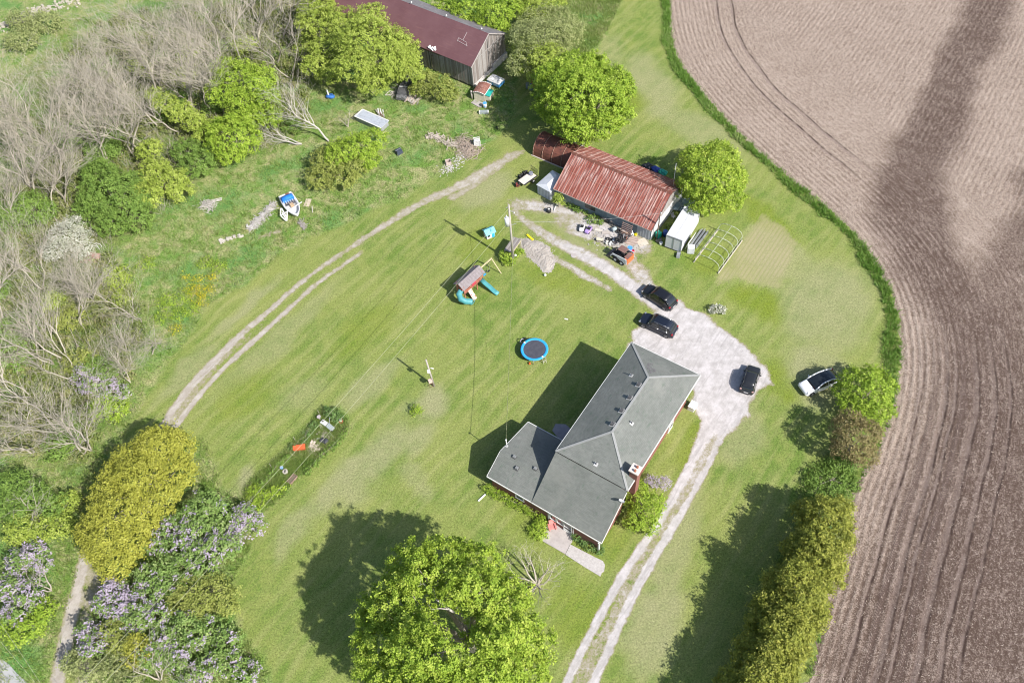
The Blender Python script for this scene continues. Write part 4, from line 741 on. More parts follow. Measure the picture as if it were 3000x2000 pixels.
def car(name, label, loc, rz, L, W, H, mat, roof=True, rails=False, hatch=.0, cowl=.26, rstart=.40, rend=.83, belt=.98, hoodz=.95, rw=.36, glassroof=False, spoiler=False):
    """x: rear (0) -> front (L)"""
    q = thing(name, label, 'car', loc, rz); X = lambda f: L * (1 - f); b = belt
    body = MB(); prof = ((0, .72, .42, .62), (.012, .86, .32, .72), (.05, .95, .24, .80), (.13, .985, .21, hoodz - .08), (cowl, 1, .20, hoodz + .02), (.5, 1, .19, b), (.78, 1, .20, b + .03), (.92, .975, .24, b + .02), (.975, .93, .30, b - .06), (1.0, .82, .42, b - .22))
    body.loft([rr(X(f), W * w_, z0, z1, .16, .93) for f, w_, z0, z1 in prof]); body.build('body', mat, q)
    gl = MB(); gp_ = ((cowl - .02, .86, hoodz - .02, hoodz + .005, .9), (cowl + (rstart - cowl) * .5, .90, b - .1, (hoodz + H) / 2 + .02, .84), (rstart, .92, b - .1, H - .05, .80), (.56, .93, b - .1, H - .005, .78), (rend, .92, b - .1, H - .05 - hatch * .1, .76), (rend + (.965 - rend) * .55, .90, b - .1, b + (H - b) * .52, .82), (.965, .84, b - .12, b + .02, .92))
    gl.loft([rr(X(f), W * w_, z0, z1, .06, tp) for f, w_, z0, z1, tp in gp_]); gl.build('window_glass', CARGL, q)
    if not glassroof:
        m = MB(); fr = [(rstart - .015, H - .055), (rstart + .06, H - .02), (.56, H + .006), (.72, H - .012), (rend + .01, H - .045 - hatch * .1)]
        rings = [[(X(f), y_ * W * tw, z + dz) for y_, dz in ((-.40, -.05), (-.37, .0), (-.2, .022), (0, .03), (.2, .022), (.37, .0), (.40, -.05), (.2, -.03), (-.2, -.03))] for (f, z), tw in zip(fr, (.88, .9, .9, .89, .86))]; m.loft(rings); m.build('roof', mat, q)
    for s in (-1, 1):                                          # arched side frames over the windows, sills, pillars
        m = MB(); ys = [(cowl, .45, hoodz + .01), ((cowl + rstart) / 2, .425, (hoodz + H) / 2 + .01), (rstart, .385, H - .045), (.56, .38, H - .0), (rend, .37, H - .05), ((rend + .965) / 2, .395, b + (H - b) * .5), (.955, .425, b + .03)]
        m.tube([(X(f), s * W * y_, z) for f, y_, z in ys], .075 if glassroof else .035, 6)
        m.beam((X(.60), s * W * .385, H - .04), (X(.62), s * W * .468, b - .02), .07, .03); m.build('side_frame', mat, q)
        if rails: MB().tube([(X(.43), s * W * .36, H + .05), (X(.5), s * W * .35, H + .09), (X(.78), s * W * .34, H + .07), (X(.82), s * W * .345, H + .01)], .022, 6).build('roof_rail', CHROME, q)
        if rails: MB().tube([(X(cowl + .06), s * W * .475, b + .02), (X(.6), s * W * .475, b + .06), (X(.84), s * W * .47, b + .1), (X(.80), s * W * .42, H - .14)], .016, 5).build('window_trim', CHROME, q)
        mr = MB().ball((X(cowl + .08), s * (W / 2 + .09), b + .08), (.09, .13, .09), 8, 6).build('mirror', mat, q)
        MB().box((X(.05), s * W * .37, hoodz - .22), (.20, .28, .12), ry=.5).build('headlight', LAMP, q); MB().box((X(.965), s * W * .40, b - .06), (.16, .22, .16)).build('tail_light', RED if not spoiler else M('lamp_pale', (.55, .35, .33), None, 3, .3), q)
        for f in (.44, .68): MB().box((X(f), s * (W / 2 + .005), b - .14), (.16, .03, .035)).build('door_handle', mat, q)
        for f in (.175, .815): wheel(q, X(f), s * (W / 2 - .09), rw, s)
    MB().box((X(1.0) - .0, 0, b - .38), (.04, .52, .13)).build('number_plate', PLATE, q); MB().box((X(.985), 0, .40), (.12, W * .8, .18)).build('bumper', PLAST, q); MB().box((X(.008), 0, .50), (.06, W * .55, .20)).build('grille', PLAST, q)
    m = MB()
    for s in (-1, 1): m.beam((X(cowl + .01), s * .35, hoodz + .035), (X(cowl + .04), s * .35 - .5, hoodz + .09), .025, .02)
    m.build('wiper', PLAST, q)
    if spoiler: MB().box((X(rend + .04), 0, H - .06), (.22, W * .66, .04), ry=-.1).build('spoiler', mat, q)
    return q
def place(fl, rl, side, L, W):
    """front and rear wheel ground pixels on the seen side (side +1 = left of the car) -> rear centre, heading"""
    f, r = G2(*fl), G2(*rl); d = (f - r); d /= np.linalg.norm(d); n = np.array([-d[1], d[0]]) * side; mid = (f + r) / 2 - n * (W / 2 - .05); o = mid - d * L * (1 - .495); return (o[0], o[1], 0), math.atan2(d[1], d[0])
BLK = paint('black', (.012, .013, .017)); NAVY = paint('blue_black', (.012, .016, .028)); WCAR = paint('white', (.74, .76, .78)); DK = paint('dark_graphite', (.022, .024, .028))
l, a = place((1889.6, 873), (1943, 907.5), 1, 4.7, 1.9); car('parked_suv', 'plain black suv parked at the far side of the gravel, number plate towards the house', l, a, 4.65, 1.88, 1.66, BLK, rend=.80)
l, a = place((1887, 961), (1945, 987.5), 1, 4.8, 1.92); car('parked_suv', 'blue-black suv with chrome roof rails parked nearer the house', l, a, 4.75, 1.92, 1.70, NAVY, rails=True, rend=.85)
l, a = place((2379, 1158.5), (2440, 1133), 1, 4.75, 1.92); car('parked_hatchback', 'white car with black glass roof parked on the grass in tree shade', l, a, 4.75, 1.92, 1.62, WCAR, glassroof=True, cowl=.25, rstart=.45, rend=.72, rw=.35, belt=.95)
b_, t_ = G2(2183, 1157), G2(2206, 1088); d = t_ - b_; d /= np.linalg.norm(d); car('parked_hatchback', 'small black hatchback standing alone on the gravel beside the lawn', (b_[0], b_[1], 0), math.atan2(d[1], d[0]), 3.85, 1.72, 1.42, DK, cowl=.25, rstart=.36, rend=.86, belt=.92, hoodz=.86, rw=.31, spoiler=True, hatch=.3)

# ------------------------------------------------------------ skid steer
b = G(1823, 760); hd = math.atan2(*(G2(1790, 735) - G2(1840, 765))[::-1])
q = thing('skid_steer', 'old white and orange skid steer loader with brown cab roof beside the scrap heap', 'loader', b, hd)
SKW = M('machine_white', (.52, .55, .56), (.62, .64, .64), 2, .5); SKO = M('machine_orange', (.62, .13, .04), (.55, .16, .06), 2, .5); BRN = M('cab_brown', (.17, .095, .08), (.23, .14, .12), 2, .7)
MB().box((0, 0, .68), (2.2, 1.0, .66), taper=.96).build('chassis', PLAST, q); MB().box((-1.05, 0, .92), (.5, 1.45, .85), taper=.96).build('engine_cover', SKO, q); MB().box((-.92, 0, 1.37), (.62, 1.1, .06)).build('radiator_grille', BRN, q)
for s in (-1, 1):
    m = MB(); m.slab([(-1.25, s * .78, .6), (-.5, s * .78, .6), (.3, s * .78, 1.05), (1.0, s * .78, 1.0), (1.05, s * .78, 1.2), (.2, s * .78, 1.35), (-1.15, s * .78, 1.5)][::s], .10); m.beam((1.0, s * .74, 1.1), (1.45, s * .74, .35), .12, .16); m.build('lift_arm', SKW, q)
    for x in (-.48, .52): w_ = MB().cyl((x, s * .62, .40), (x, s * .92, .40), .40, n=20).build('wheel', RUB, q); MB().cyl((x, s * .90, .40), (x, s * .935, .40), .2, n=12).build('rim', SKW, w_)
m = MB()
for x in (-.55, .5):
    for s in (-1, 1): m.beam((x, s * .45, 1.0), (x * .9, s * .42, 2.0), .07)
for i in range(5):
    for s in (-1, 1): m.beam((-.5 + i * .22, s * .44, 1.1), (-.5 + i * .22, s * .43, 1.95), .025)
m.build('roll_cage', PLAST, q); MB().box((-.02, 0, 2.03), (1.15, .95, .06)).build('cab_roof', BRN, q); MB().box((-.1, 0, 1.2), (.45, .5, .5)).build('seat', PLAST, q)
m = MB(); m.slab([(1.5, -.85, .08), (2.1, -.85, .04), (2.1, .85, .04), (1.5, .85, .08)], .04); m.slab([(1.45, -.85, .6), (1.5, -.85, .08), (1.5, .85, .08), (1.45, .85, .6)], .04)
for s in (-1, 1): m.slab([(1.45, s * .85, .6), (1.5, s * .85, .08), (2.1, s * .85, .06)][::s], .03)
m.build('bucket', M('bucket_dark', (.12, .10, .09), (.2, .17, .15), 3, .8), q)

# ------------------------------------------------------------ box body, bins and sheets right of the workshop
a = G(1952.8, 686.9, 2.4); q = thing('white_truck_box', 'large white truck box standing on the grass right of the workshop', 'truck box', (a[0], a[1], 0), math.atan2(*(G2(2000, 704.3) - G2(1952.8, 686.9))[::-1]))
a1 = G(2000, 704.3, 2.4); Wt = float(np.linalg.norm(a1 - a)); Lt = 5.8; Ht = 2.4; WB = M('box_white', (.60, .61, .64), (.54, .55, .58), 1.2, .45, c3=(.62, .62, .62)); GF = M('box_edge', (.30, .31, .32), None, 3, .5)
MB().box((Wt / 2, Lt / 2, Ht / 2 + .15), (Wt, Lt, Ht - .3)).build('body', WB, q)
for s in (0, 1): MB().slab([(s * Wt / 2 + .02, -.02, Ht + .03), ((s + 1) * Wt / 2 - .02, -.02, Ht + .03), ((s + 1) * Wt / 2 - .02, Lt, Ht + .03), (s * Wt / 2 + .02, Lt, Ht + .03)], .05).build('roof_panel', WB, q)
for s in (0, 1): MB().box((Wt * (.25 + .5 * s), -.04, 1.22), (Wt / 2 - .1, .05, 1.9)).build('door', WB, q)
m = MB(); m.box((Wt / 2, -.06, Ht - .06), (Wt, .08, .14)); m.box((Wt / 2, -.06, .26), (Wt, .08, .10))
for x in (.03, Wt / 2, Wt - .03): m.box((x, -.075, 1.25), (.07, .07, 2.1))
m.build('door_frame', GF, q)
for y in (.9, 4.9):
    for x in (.2, Wt - .2): MB().box((x, y, .08), (.3, .5, .16)).build('support_block', BARKD, q)
def box_thing(name, label, cat, px, dims, mat, rz=0.0, h=0.0, group=None, extra=None):
    b = G(*px); q = thing(name, label, cat, b, rz, group); MB().box((0, 0, dims[2] / 2), dims).build('body', mat, q)
    if extra: extra(q)
    return q
def fr_(q): MB().box((0, -.36, .5), (.68, .04, .9)).build('door', WB, q); MB().box((.26, -.40, .8), (.03, .03, .3)).build('handle', GF, q)
box_thing('chest_freezer', 'upright white freezer in front of the white truck box', 'freezer', (2023, 738), (.9, .7, 1.1), WB, R(-12), extra=fr_)
b = G(2012, 722); q = thing('white_sheet', 'bright white panel leaning against the side of the truck box', 'panel', b, R(-38)); MB().slab([(.0, -.6, .02), (.35, -.6, 1.5), (.35, 1.6, 1.5), (.0, 1.6, .02)], .04).build('panel', WHITE, q)
def cart(q):
    m = MB()
    for s in (-1, 1): m.cyl((.25, s * .22, .15), (.25, s * .27, .15), .15, n=10)
    m.build('wheel', RUB, q); m = MB()
    for s in (-1, 1): m.beam((-.2, s * .2, .3), (-.55, s * .22, .9), .04)
    m.beam((-.55, -.22, .9), (-.55, .22, .9), .04); m.build('handle', GF, q)
box_thing('hand_cart', 'small grey hand cart standing before the truck box doors', 'cart', (1987, 750), (.8, .45, .35), M('cart_grey', (.30, .32, .34), None, 2, .6), R(70), extra=cart)
b = G(2048, 700); q = thing('gutter_bundle', 'bundle of long silver and dark metal lengths on the grass beside the truck box', 'metal bundle', b, R(52)); rg = random.Random(3)
for i in range(8): MB().box((rg.uniform(-.3, .3), -.5 + i * .14, .15 + rg.uniform(0, .12)), (3.4, .10, .07), rz=rg.uniform(-.03, .03)).build('metal_length', [M('alu', (.5, .53, .56), None, 3, .35, .6), GF, PLAST][i % 3], q)
b = G(1998, 612); q = thing('glass_frame_stack', 'heap of old glass frames and clear sheets between workshop and truck box', 'frames', b, R(52))
for i in range(7): 
    m = MB(); x, y, z, a = rg.uniform(-1.3, 1.3), rg.uniform(-.6, .6), .2 + .14 * i, rg.uniform(-.4, .4)
    for d in ((0, .45, 1.5, .06), (0, -.45, 1.5, .06), (.72, 0, .06, .9), (-.72, 0, .06, .9)): m.box((x + d[0] * cos(a) - d[1] * sin(a), y + d[0] * sin(a) + d[1] * cos(a), z), (d[2], d[3], .05), rz=a)
    f = m.build('frame', M('frame_pale', (.38, .45, .46), None, 2, .5), q); MB().box((x, y, z), (1.4, .84, .015), rz=a).build('pane', M('sheet_blue', (.16, .23, .28), (.26, .34, .38), 2, .15, spec=.6), f)
# hoop frame
c0, c1, c2, c3 = [G(*p) for p in ((2107.9, 667.8), (2034, 765.6), (2105, 802), (2165, 711))]
q = thing('hoop_frame', 'bare white pipe hoops of a garden tunnel standing on the grass', 'garden tunnel', (c1 + c2) / 2, math.atan2(*(c0 - c1)[1::-1])); PIPEW = M('pvc_white', (.46, .49, .39), None, 2, .5)
Lq, Wq = 6.5, 3.4; pk = lambda x: [(x, Wq / 2, 0), (x, Wq / 2 * .98, 1.05), (x, Wq / 2 * .86, 1.5), (x, Wq / 2 * .62, 1.78), (x, Wq * .15, 1.93), (x, -Wq * .15, 1.93), (x, -Wq / 2 * .62, 1.78), (x, -Wq / 2 * .86, 1.5), (x, -Wq / 2 * .98, 1.05), (x, -Wq / 2, 0)]
for i in range(6): MB().tube([Vector(p) for p in pk(i * Lq / 5)], .035, 6).build('hoop', PIPEW, q)
MB().tube([(0, 0, 1.94), (Lq, 0, 1.94)], .03, 6).build('ridge_pipe', PIPEW, q)
for s in (-1, 1): MB().tube([(0, s * Wq / 2 * .99, .85), (Lq, s * Wq / 2 * .99, .85)], .025, 6).build('side_pipe', PIPEW, q); MB().box((Lq / 2, s * (Wq / 2 + .06), .08), (Lq + .3, .10, .16)).build('base_board', M('pale_board', (.45, .40, .33), (.52, .47, .40), 2, .9), q)
# ------------------------------------------------------------ poles and wires
POLEM = M('pole_wood', (.32, .29, .26), (.42, .39, .35), 3, .9, bump=.3, stretch=(4, 4, .5)); XF = M('transformer_grey', (.62, .64, .66), None, 2, .4)
b = G(1504, 768); PB = b; q = thing('utility_pole', 'tall wooden utility pole with a pale transformer near the blue playhouse', 'pole', b, 0)
MB().cyl((0, 0, 0), (-.05, 0, 10.6), .17, .11, 12).build('pole', POLEM, q)
tf = MB().cyl((-.42, -.15, 7.2), (-.42, -.15, 8.5), .30, n=14).build('transformer', XF, q); MB().cyl((-.45, -.15, 8.5), (-.45, -.15, 8.95), .07, n=8).build('bushing', WHITE, tf); m = MB(); m.beam((-.2, -.05, 7.5), (0, 0, 7.5), .1); m.beam((-.2, -.05, 8.2), (0, 0, 8.2), .1); m.build('bracket', GF, tf)
m = MB(); m.beam((0, 0, 9.6), (.55, -.1, 9.3), .05); m.beam((0, 0, 7.0), (.75, .05, 7.2), .05); m.beam((-.1, 0, 10.3), (-.4, -.05, 10.1), .06); m.build('bracket_arm', GF, q)
MB().ball((.55, -.1, 9.25), .10, 8, 6).build('insulator', WHITE, q); MB().ball((.32, -.15, 1.5), .17, 8, 6).build('meter', WHITE, q)
OFF = G(330, 2150)
def wire(name, label, a, b, sag, r=.017, mat=None, n=24):
    a = Vector(a); b = Vector(b); pts = [a.lerp(b, i / n) - Vector((0, 0, sag * 4 * (i / n) * (1 - i / n))) for i in range(n + 1)]
    o = MB().tube(pts, r, 5).build(name, mat or M('wire_pale', (.42, .44, .28), None, 2, .6)); return tag(o, label, 'wire')
wire('power_line', 'upper of the two pale wires running from the transformer pole to the lower left', G(1490, 611, 10.2), (OFF[0] - .2, OFF[1] + .3, 10.3), 1.0)
wire('power_line', 'lower of the two pale wires running from the transformer pole to the lower left', G(1485, 656, 8.5), (OFF[0] + .5, OFF[1] + .0, 8.4), .9)
wire('service_line', 'twisted service wire from the transformer pole to the mast on the house wing', G(1504, 660, 7.0), mastw, .7, .022, M('service_wire', (.36, .38, .22), (.10, .10, .05), 14, .6))
wire('service_line', 'thin wire from the transformer pole to the pole at the workshop corner', G(1506, 650, 7.2), SERVP, .5, .012, M('wire_grey', (.5, .5, .48), None, 2, .6))
wire('roadside_line', 'upper wire crossing the lower left corner above the brush', G(-60, 1738, 9), (OFF[0] - .4, OFF[1] - .2, 9.5), .4)
wire('roadside_line', 'lower wire crossing the lower left corner near the road', G(-60, 1808, 7), (OFF[0] - .2, OFF[1] - 1.0, 7.0), .4)
b = G(1272, 1131); q = thing('yard_pole', 'short weathered pole leaning in the middle of the lawn with a hanging basket', 'pole', b, 0)
MB().cyl((0, 0, 0), (-.32, .42, 5.0), .13, .09, 10).build('pole', POLEM, q); MB().box((-.26, .0, 3.2), (.3, .25, .45)).build('switch_box', WHITE, q); MB().cyl((.0, .3, 3.45), (.35, .25, 3.3), .06, n=8).build('lamp', WHITE, q)
MB().box((-.32, -.05, 1.25), (.42, .38, .42), rz=.3).build('bird_box', M('pinkish_box', (.55, .36, .30), (.62, .5, .44), 3, .8), q); MB().torus((-.3, -.35, .75), .24, .025, 14, 5).build('ring', RUSTD, q)

# ------------------------------------------------------------ trampoline
b = G(1565.7, 1022.7, .85); q = thing('trampoline', 'round trampoline with black mat and bright blue rim pad', 'trampoline', (b[0], b[1], 0), R(20)); rt = 1.66
BLU = M('pad_blue', (.03, .33, .78), (.04, .38, .82), 2, .5); m = MB(); m.torus((0, 0, .85), rt - .10, .02, 40, 6)
n = 40; vs = [(r * cos(2 * pi * i / n), r * sin(2 * pi * i / n), z) for r, z in ((rt, .80), (rt + .02, .86), (rt - .03, .90), (rt - .27, .90), (rt - .30, .86)) for i in range(n)]; m = MB(); m.add(vs, [(k * n + i, k * n + (i + 1) % n, (k + 1) * n + (i + 1) % n, (k + 1) * n + i) for k in range(4) for i in range(n)], True); pad = m.build('rim_pad', BLU, q)
for a0 in (R(112), R(-78)): MB().add([(r * cos(a0 + k), r * sin(a0 + k), .912) for k in (0, .12) for r in (rt - .26, rt)], [(0, 1, 3, 2)]).build('pad_patch', WHITE, pad)
MB().cyl((0, 0, .83), (0, 0, .85), rt - .28, n=40).build('jump_mat', M('mat_black', (.055, .058, .075), (.075, .078, .095), 3, .8), q)
for i in range(6): a = 2 * pi * i / 6; MB().cyl((cos(a) * rt, sin(a) * rt, 0), (cos(a) * rt, sin(a) * rt, .82), .03, n=6).build('leg', GF, q)
m = MB()
for s in (-.2, .2): m.beam((.5 + s, -rt - .25, 0), (.5 + s, -rt + .0, .8), .04)
for z in (.25, .5): m.beam((.3, -rt - .15, z), (.7, -rt - .15, z), .05)
m.build('ladder', M('ladder_pale', (.5, .5, .38), None, 2, .5), q)
b = G(1552, 1066); tag(MB().ball((b[0], b[1], .14), .16, 10, 8).build('toy_ball', M('toy_orange', (.7, .13, .03), None, 2, .5)), 'small orange ball under the near edge of the trampoline', 'ball')
b = G(1528, 998, .3); q = thing('kick_scooter', 'grey wheeled toy leaning at the upper left rim of the trampoline', 'toy', (b[0], b[1], 0), .8); MB().torus((0, 0, .32), .28, .05, 16, 6, 'y').build('wheel', M('toy_grey', (.4, .4, .46), None, 2, .5), q); MB().box((.4, 0, .2), (.7, .15, .1)).build('deck', PLAST, q)

# ------------------------------------------------------------ climbing frame
TEAL = M('slide_teal', (.06, .25, .27), (.09, .31, .33), 2, .4); CED = M('cedar_red', (.42, .15, .10), (.50, .20, .14), 3, .7); GREYR = M('play_roof', (.20, .175, .18), (.26, .23, .235), 3, .85); PALEW = M('pine_pale', (.46, .40, .24), (.54, .48, .30), 3, .8); PINK = M('wall_pink', (.62, .36, .30), (.70, .50, .44), 3, .7)
b = G(1383, 850); hx = R(45); q = thing('climbing_frame', 'red cedar climbing frame with long grey roof, teal slides and swing beam', 'climbing frame', (b[0] - .15, b[1] + .1, 0), hx)
for x in (-1.7, -.55, .55, 1.7):
    for y in (-.65, .65): MB().beam((x, y, 0), (x, y, 2.6 if abs(x) > 1 else 2.3), .10).build('post', CED, q)
for i in range(8): MB().box((-1.35 + i * .385, 0, 1.25), (.36, 1.4, .05)).build('deck_board', CED, q)
m = MB()
for z in (1.6, 1.95): m.beam((-1.7, -.66, z), (1.7, -.66, z), .05, .12); m.beam((-1.7, .66, z), (1.7, .66, z), .05, .12)
for i in range(14): m.beam((-1.6 + i * .25, -.68, 1.3), (-1.6 + i * .25, -.68, 1.95), .05, .03)
m.build('railing', CED, q)
for s in (-1, 1):
    for i in range(10): MB().slab([(-2.0 + i * .4, s * .95, 2.35), (-2.0 + (i + 1) * .4 - .02, s * .95, 2.35), (-2.0 + (i + 1) * .4 - .02, 0, 3.0), (-2.0 + i * .4, 0, 3.0)][::-s], .03).build('roof_board', GREYR, q)
m = MB(); m.beam((1.9, 0, 2.35), (4.3, 0, 2.3), .12, .16); m.beam((4.2, 0, 2.3), (4.5, -1.25, 0), .10); m.beam((4.2, 0, 2.3), (4.5, 1.1, 0), .10); m.build('swing_beam', PALEW, q)
for x in (2.7, 3.5):
    sw = MB().box((x, 0, .5), (.45, .2, .04)).build('swing_seat', BLU if x < 3 else PLAST, q); m = MB()
    for s in (-.2, .2): m.beam((x + s, 0, .5), (x + s, 0, 2.25), .02)
    m.build('chain', GF, sw)
def slide(pts, w, d, name='slide'):
    rings = []
    for p, t_ in pts: p = Vector(p); sx = Vector(t_); rings.append([p + sx * (-w / 2) + Vector((0, 0, d)), p + sx * (-w / 2 + .04), p + sx * (w / 2 - .04), p + sx * (w / 2) + Vector((0, 0, d)), p + sx * (w / 2 + .05) + Vector((0, 0, d)), p + sx * (w / 2) + Vector((0, 0, -.05)), p - sx * (w / 2) + Vector((0, 0, -.05)), p - sx * (w / 2 + .05) + Vector((0, 0, d))])
    return MB().loft(rings).build(name, TEAL, q)
slide([((1.35, -.7, 1.25), (1, 0, 0)), ((1.4, -1.3, .85), (1, 0, 0)), ((1.45, -2.0, .62), (1, 0, 0)), ((1.5, -2.8, .2), (1, 0, 0)), ((1.55, -3.3, .14), (1, 0, 0))], .5, .18)
pt = [Vector(p) for p in ((-1.85, -.2, 1.75), (-2.35, -.3, 1.55), (-2.6, -.8, 1.2), (-2.3, -1.3, .85), (-1.8, -1.5, .5), (-1.6, -1.75, .4))]; m = MB(); rings = []
for i, p in enumerate(pt):
    d = (pt[min(i + 1, 5)] - pt[max(i - 1, 0)]).normalized(); u = d.cross(Vector((0, 0, 1))).normalized(); v = u.cross(d); rings.append([p + (u * cos(a) + v * sin(a)) * (.40 if i else .36) for a in np.linspace(0, 2 * pi, 15)[:-1]])
m.loft(rings, close=False); m.build('tube_slide', TEAL, q); MB().torus(tuple(pt[-1]), .40, .05, 16, 6, 'y').build('tube_rim', TEAL, q)
rw_ = MB().slab([(-1.1, -1.55, .0), (-.5, -1.55, .0), (-.5, -.68, 1.3), (-1.1, -.68, 1.3)], .05).build('climbing_wall', PINK, q); rg = random.Random(5)
for i in range(8): t_ = .12 + i * .1; MB().ball((-1.0 + .4 * (i % 2) + rg.uniform(-.05, .05), -1.55 + .87 * t_, 1.3 * t_ + .03), .06, 6, 4).build('hold', [WHITE, RED, M('hold_yellow', (.7, .55, .1), None, 2, .5)][i % 3], rw_)
MB().slab([(-.3, -.72, 1.5), (.4, -.72, 1.5), (.4, -.72, 2.1), (-.3, -.72, 2.1)], .03).build('side_panel', M('panel_red', (.5, .06, .09), None, 2, .6), q)

# playhouse
b = G(1434, 690); q = thing('playhouse', 'small plastic playhouse with sky-blue roof and red shutters', 'playhouse', b, R(25)); SKYB = M('roof_sky_blue', (.13, .50, .62), (.16, .54, .66), 2, .5); WP_ = M('play_white', (.70, .68, .66), None, 2, .5)
MB().prism([(-.6, -.5), (.6, -.5), (.6, .5), (-.6, .5)], 0, .95).build('wall', WP_, q); m = MB(); m.slab([(-.75, -.68, .88), (.75, -.68, .88), (.75, 0, 1.4), (-.75, 0, 1.4)], .05); m.slab([(-.75, 0, 1.4), (.75, 0, 1.4), (.75, .68, .88), (-.75, .68, .88)], .05); m.add([(.6, -.5, .93), (.6, .5, .93), (.6, 0, 1.36), (-.6, -.5, .93), (-.6, .5, .93), (-.6, 0, 1.36)], [(0, 1, 2), (5, 4, 3)]); m.build('roof', SKYB, q)
MB().box((0.35, -.52, .42), (.4, .04, .8)).build('door', BLU, q); MB().box((-.3, -.52, .55), (.36, .04, .36)).build('window', PLAST, q); MB().box((.62, .0, .55), (.04, .4, .4)).build('shutter', M('play_red', (.55, .03, .03), None, 2, .5), q); MB().box((0.2, -.28, 1.22), (.3, .3, .35), taper=.7).build('dormer', SKYB, q)

# lean-to table under the pole
c = [G(px, py, 1.6) for px, py in ((1476.5, 730), (1504, 691), (1527.5, 707.6), (1499, 740))]; o = sum(c) / 4; e = c[1] - c[0]; e2 = c[3] - c[0]; q = thing('plank_shelter', 'low open shelter of grey planks on thin legs at the utility pole', 'shelter', (o[0], o[1], 0), math.atan2(e[1], e[0])); la, lb = float(np.linalg.norm(e)), float(np.linalg.norm(e2))
for i in range(7): MB().box((0, -lb / 2 + (i + .5) * lb / 7, 1.6), (la, lb / 7 - .015, .04)).build('plank', WOODS[i % 3], q)
for sx in (-1, 1):
    for sy in (-1, 1): MB().beam((sx * (la / 2 - .08), sy * (lb / 2 - .08), 0), (sx * (la / 2 - .08), sy * (lb / 2 - .08), 1.58), .08).build('leg', PALEW, q)
MB().beam((-la / 2, -lb / 2, 1.52), (la / 2, -lb / 2, 1.52), .05, .12).build('rail', PALEW, q)

# ------------------------------------------------------------ heaps
def heap_surface(name, label, poly_px, hmax, mat, res=.18, seed=3, cat='heap', rough=.5):
    L = WP(poly_px); x0, y0 = L.min(0) - .3; x1, y1 = L.max(0) + .3; xs, ys = np.arange(x0, x1, res), np.arange(y0, y1, res); X, Y = np.meshgrid(xs, ys); P = np.stack([X.ravel(), Y.ravel()], 1)
    s = sdf(P, L) + (fbm(P[:, 0], P[:, 1], .7, seed) - .5) * .5; z = hmax * sstep(-.05, 1.3, s) * (.55 + .45 * fbm(P[:, 0], P[:, 1], 1.1, seed)) + rough * hmax * .5 * (np.random.default_rng(seed).random(len(P)) - .4) * (s > .1)
    idx = np.arange(len(P)).reshape(len(ys), len(xs)); F = np.stack([idx[:-1, :-1].ravel(), idx[:-1, 1:].ravel(), idx[1:, 1:].ravel(), idx[1:, :-1].ravel()], 1); F = F[(s[F] > -.1).all(1)]
    if not len(F): F = np.stack([idx[:-1, :-1].ravel(), idx[:-1, 1:].ravel(), idx[1:, 1:].ravel(), idx[1:, :-1].ravel()], 1)[:1]
    used = np.unique(F); rem = np.full(len(P), -1); rem[used] = np.arange(len(used)); o = link(name, np_mesh(name, np.column_stack([P[used], np.maximum(z[used], .016)]), rem[F]), mat); return tag(o, label, cat, None, 'stuff')
CHIP = M('wood_chips', (.33, .30, .265), (.42, .385, .35), 1.6, .95, bump=.8, c3=(.30, .25, .21))
def loose(name, label, pxs, n, size, mats, spread, seed, parent=None, flat=.3, hump=.3, cat='scraps', group=None, length=1.0, wd=(.3, .9)):
    """loose bits and pieces on the ground around a line of pixels, one object"""
    rg = random.Random(seed); L = [G(*p) for p in pxs]; m = MB()
    for i in range(n):
        t_ = rg.random() * (len(L) - 1); k = min(int(t_), len(L) - 2) if len(L) > 1 else 0; p = L[0] if len(L) == 1 else L[k] + (L[k + 1] - L[k]) * (t_ - k); dx, dy = rg.gauss(0, spread), rg.gauss(0, spread); z = max(0, hump * (1 - math.hypot(dx, dy) / (2.2 * spread))) * rg.random()
        s = size * rg.uniform(.4, 1.4); m.box((p[0] + dx, p[1] + dy, z + s * flat / 2 + .02), (s * length * rg.uniform(.7, 1.6), s * rg.uniform(*wd), s * flat), rz=rg.uniform(0, 3.1), rx=rg.uniform(-.25, .25), ry=rg.uniform(-.3, .3))
    o = m.build(name, mats); return tag(o, label, cat, group, 'stuff')
k49 = lambda q: [(1300 + x / 4.9, 580 + y / 4.9) for x, y in q]
heap_surface('wood_chip_heap', 'low pale heap of wood chips beside the utility pole', k49([(1090, 585), (1230, 590), (1390, 622), (1530, 700), (1560, 780), (1605, 860), (1600, 960), (1540, 1060), (1440, 1080), (1370, 1000), (1240, 880), (1150, 790), (1090, 700)]), .34, CHIP)
loose('bark_chips', 'pale bark chips strewn over the heap by the utility pole', k49([(1180, 650), (1350, 780), (1500, 900)]), 900, .085, M('chip_light', (.38, .345, .31), (.48, .44, .40), 3, .9), .75, 4, flat=.3, hump=.42)
b = G(1553, 697); q = thing('yellow_toy_slide', 'bright yellow plastic toy lying by the wood chip heap', 'toy', b, R(-55)); MB().box((0, 0, .12), (1.3, .28, .08), ry=.05).build('body', M('toy_yellow', (.72, .62, .02), None, 2, .4), q); MB().box((.5, 0, .08), (.1, .4, .14)).build('foot', M('toy_yellow2', (.60, .50, .02), None, 2, .4), q)
b = G(1597, 808); tag(MB().ball((b[0], b[1], .17), .18, 12, 8).build('white_ball', WHITE), 'white ball on the lawn below the wood chip heap', 'ball')
def small(name, label, cat, px, fn, rz=0.0, group=None):
    q = thing(name, label, cat, G(*px), rz, group); fn(q); return q
def tyre(m, c, r=.33, axis='z', t_=.11): m.torus(c, r - t_, t_, 18, 8, axis); return m
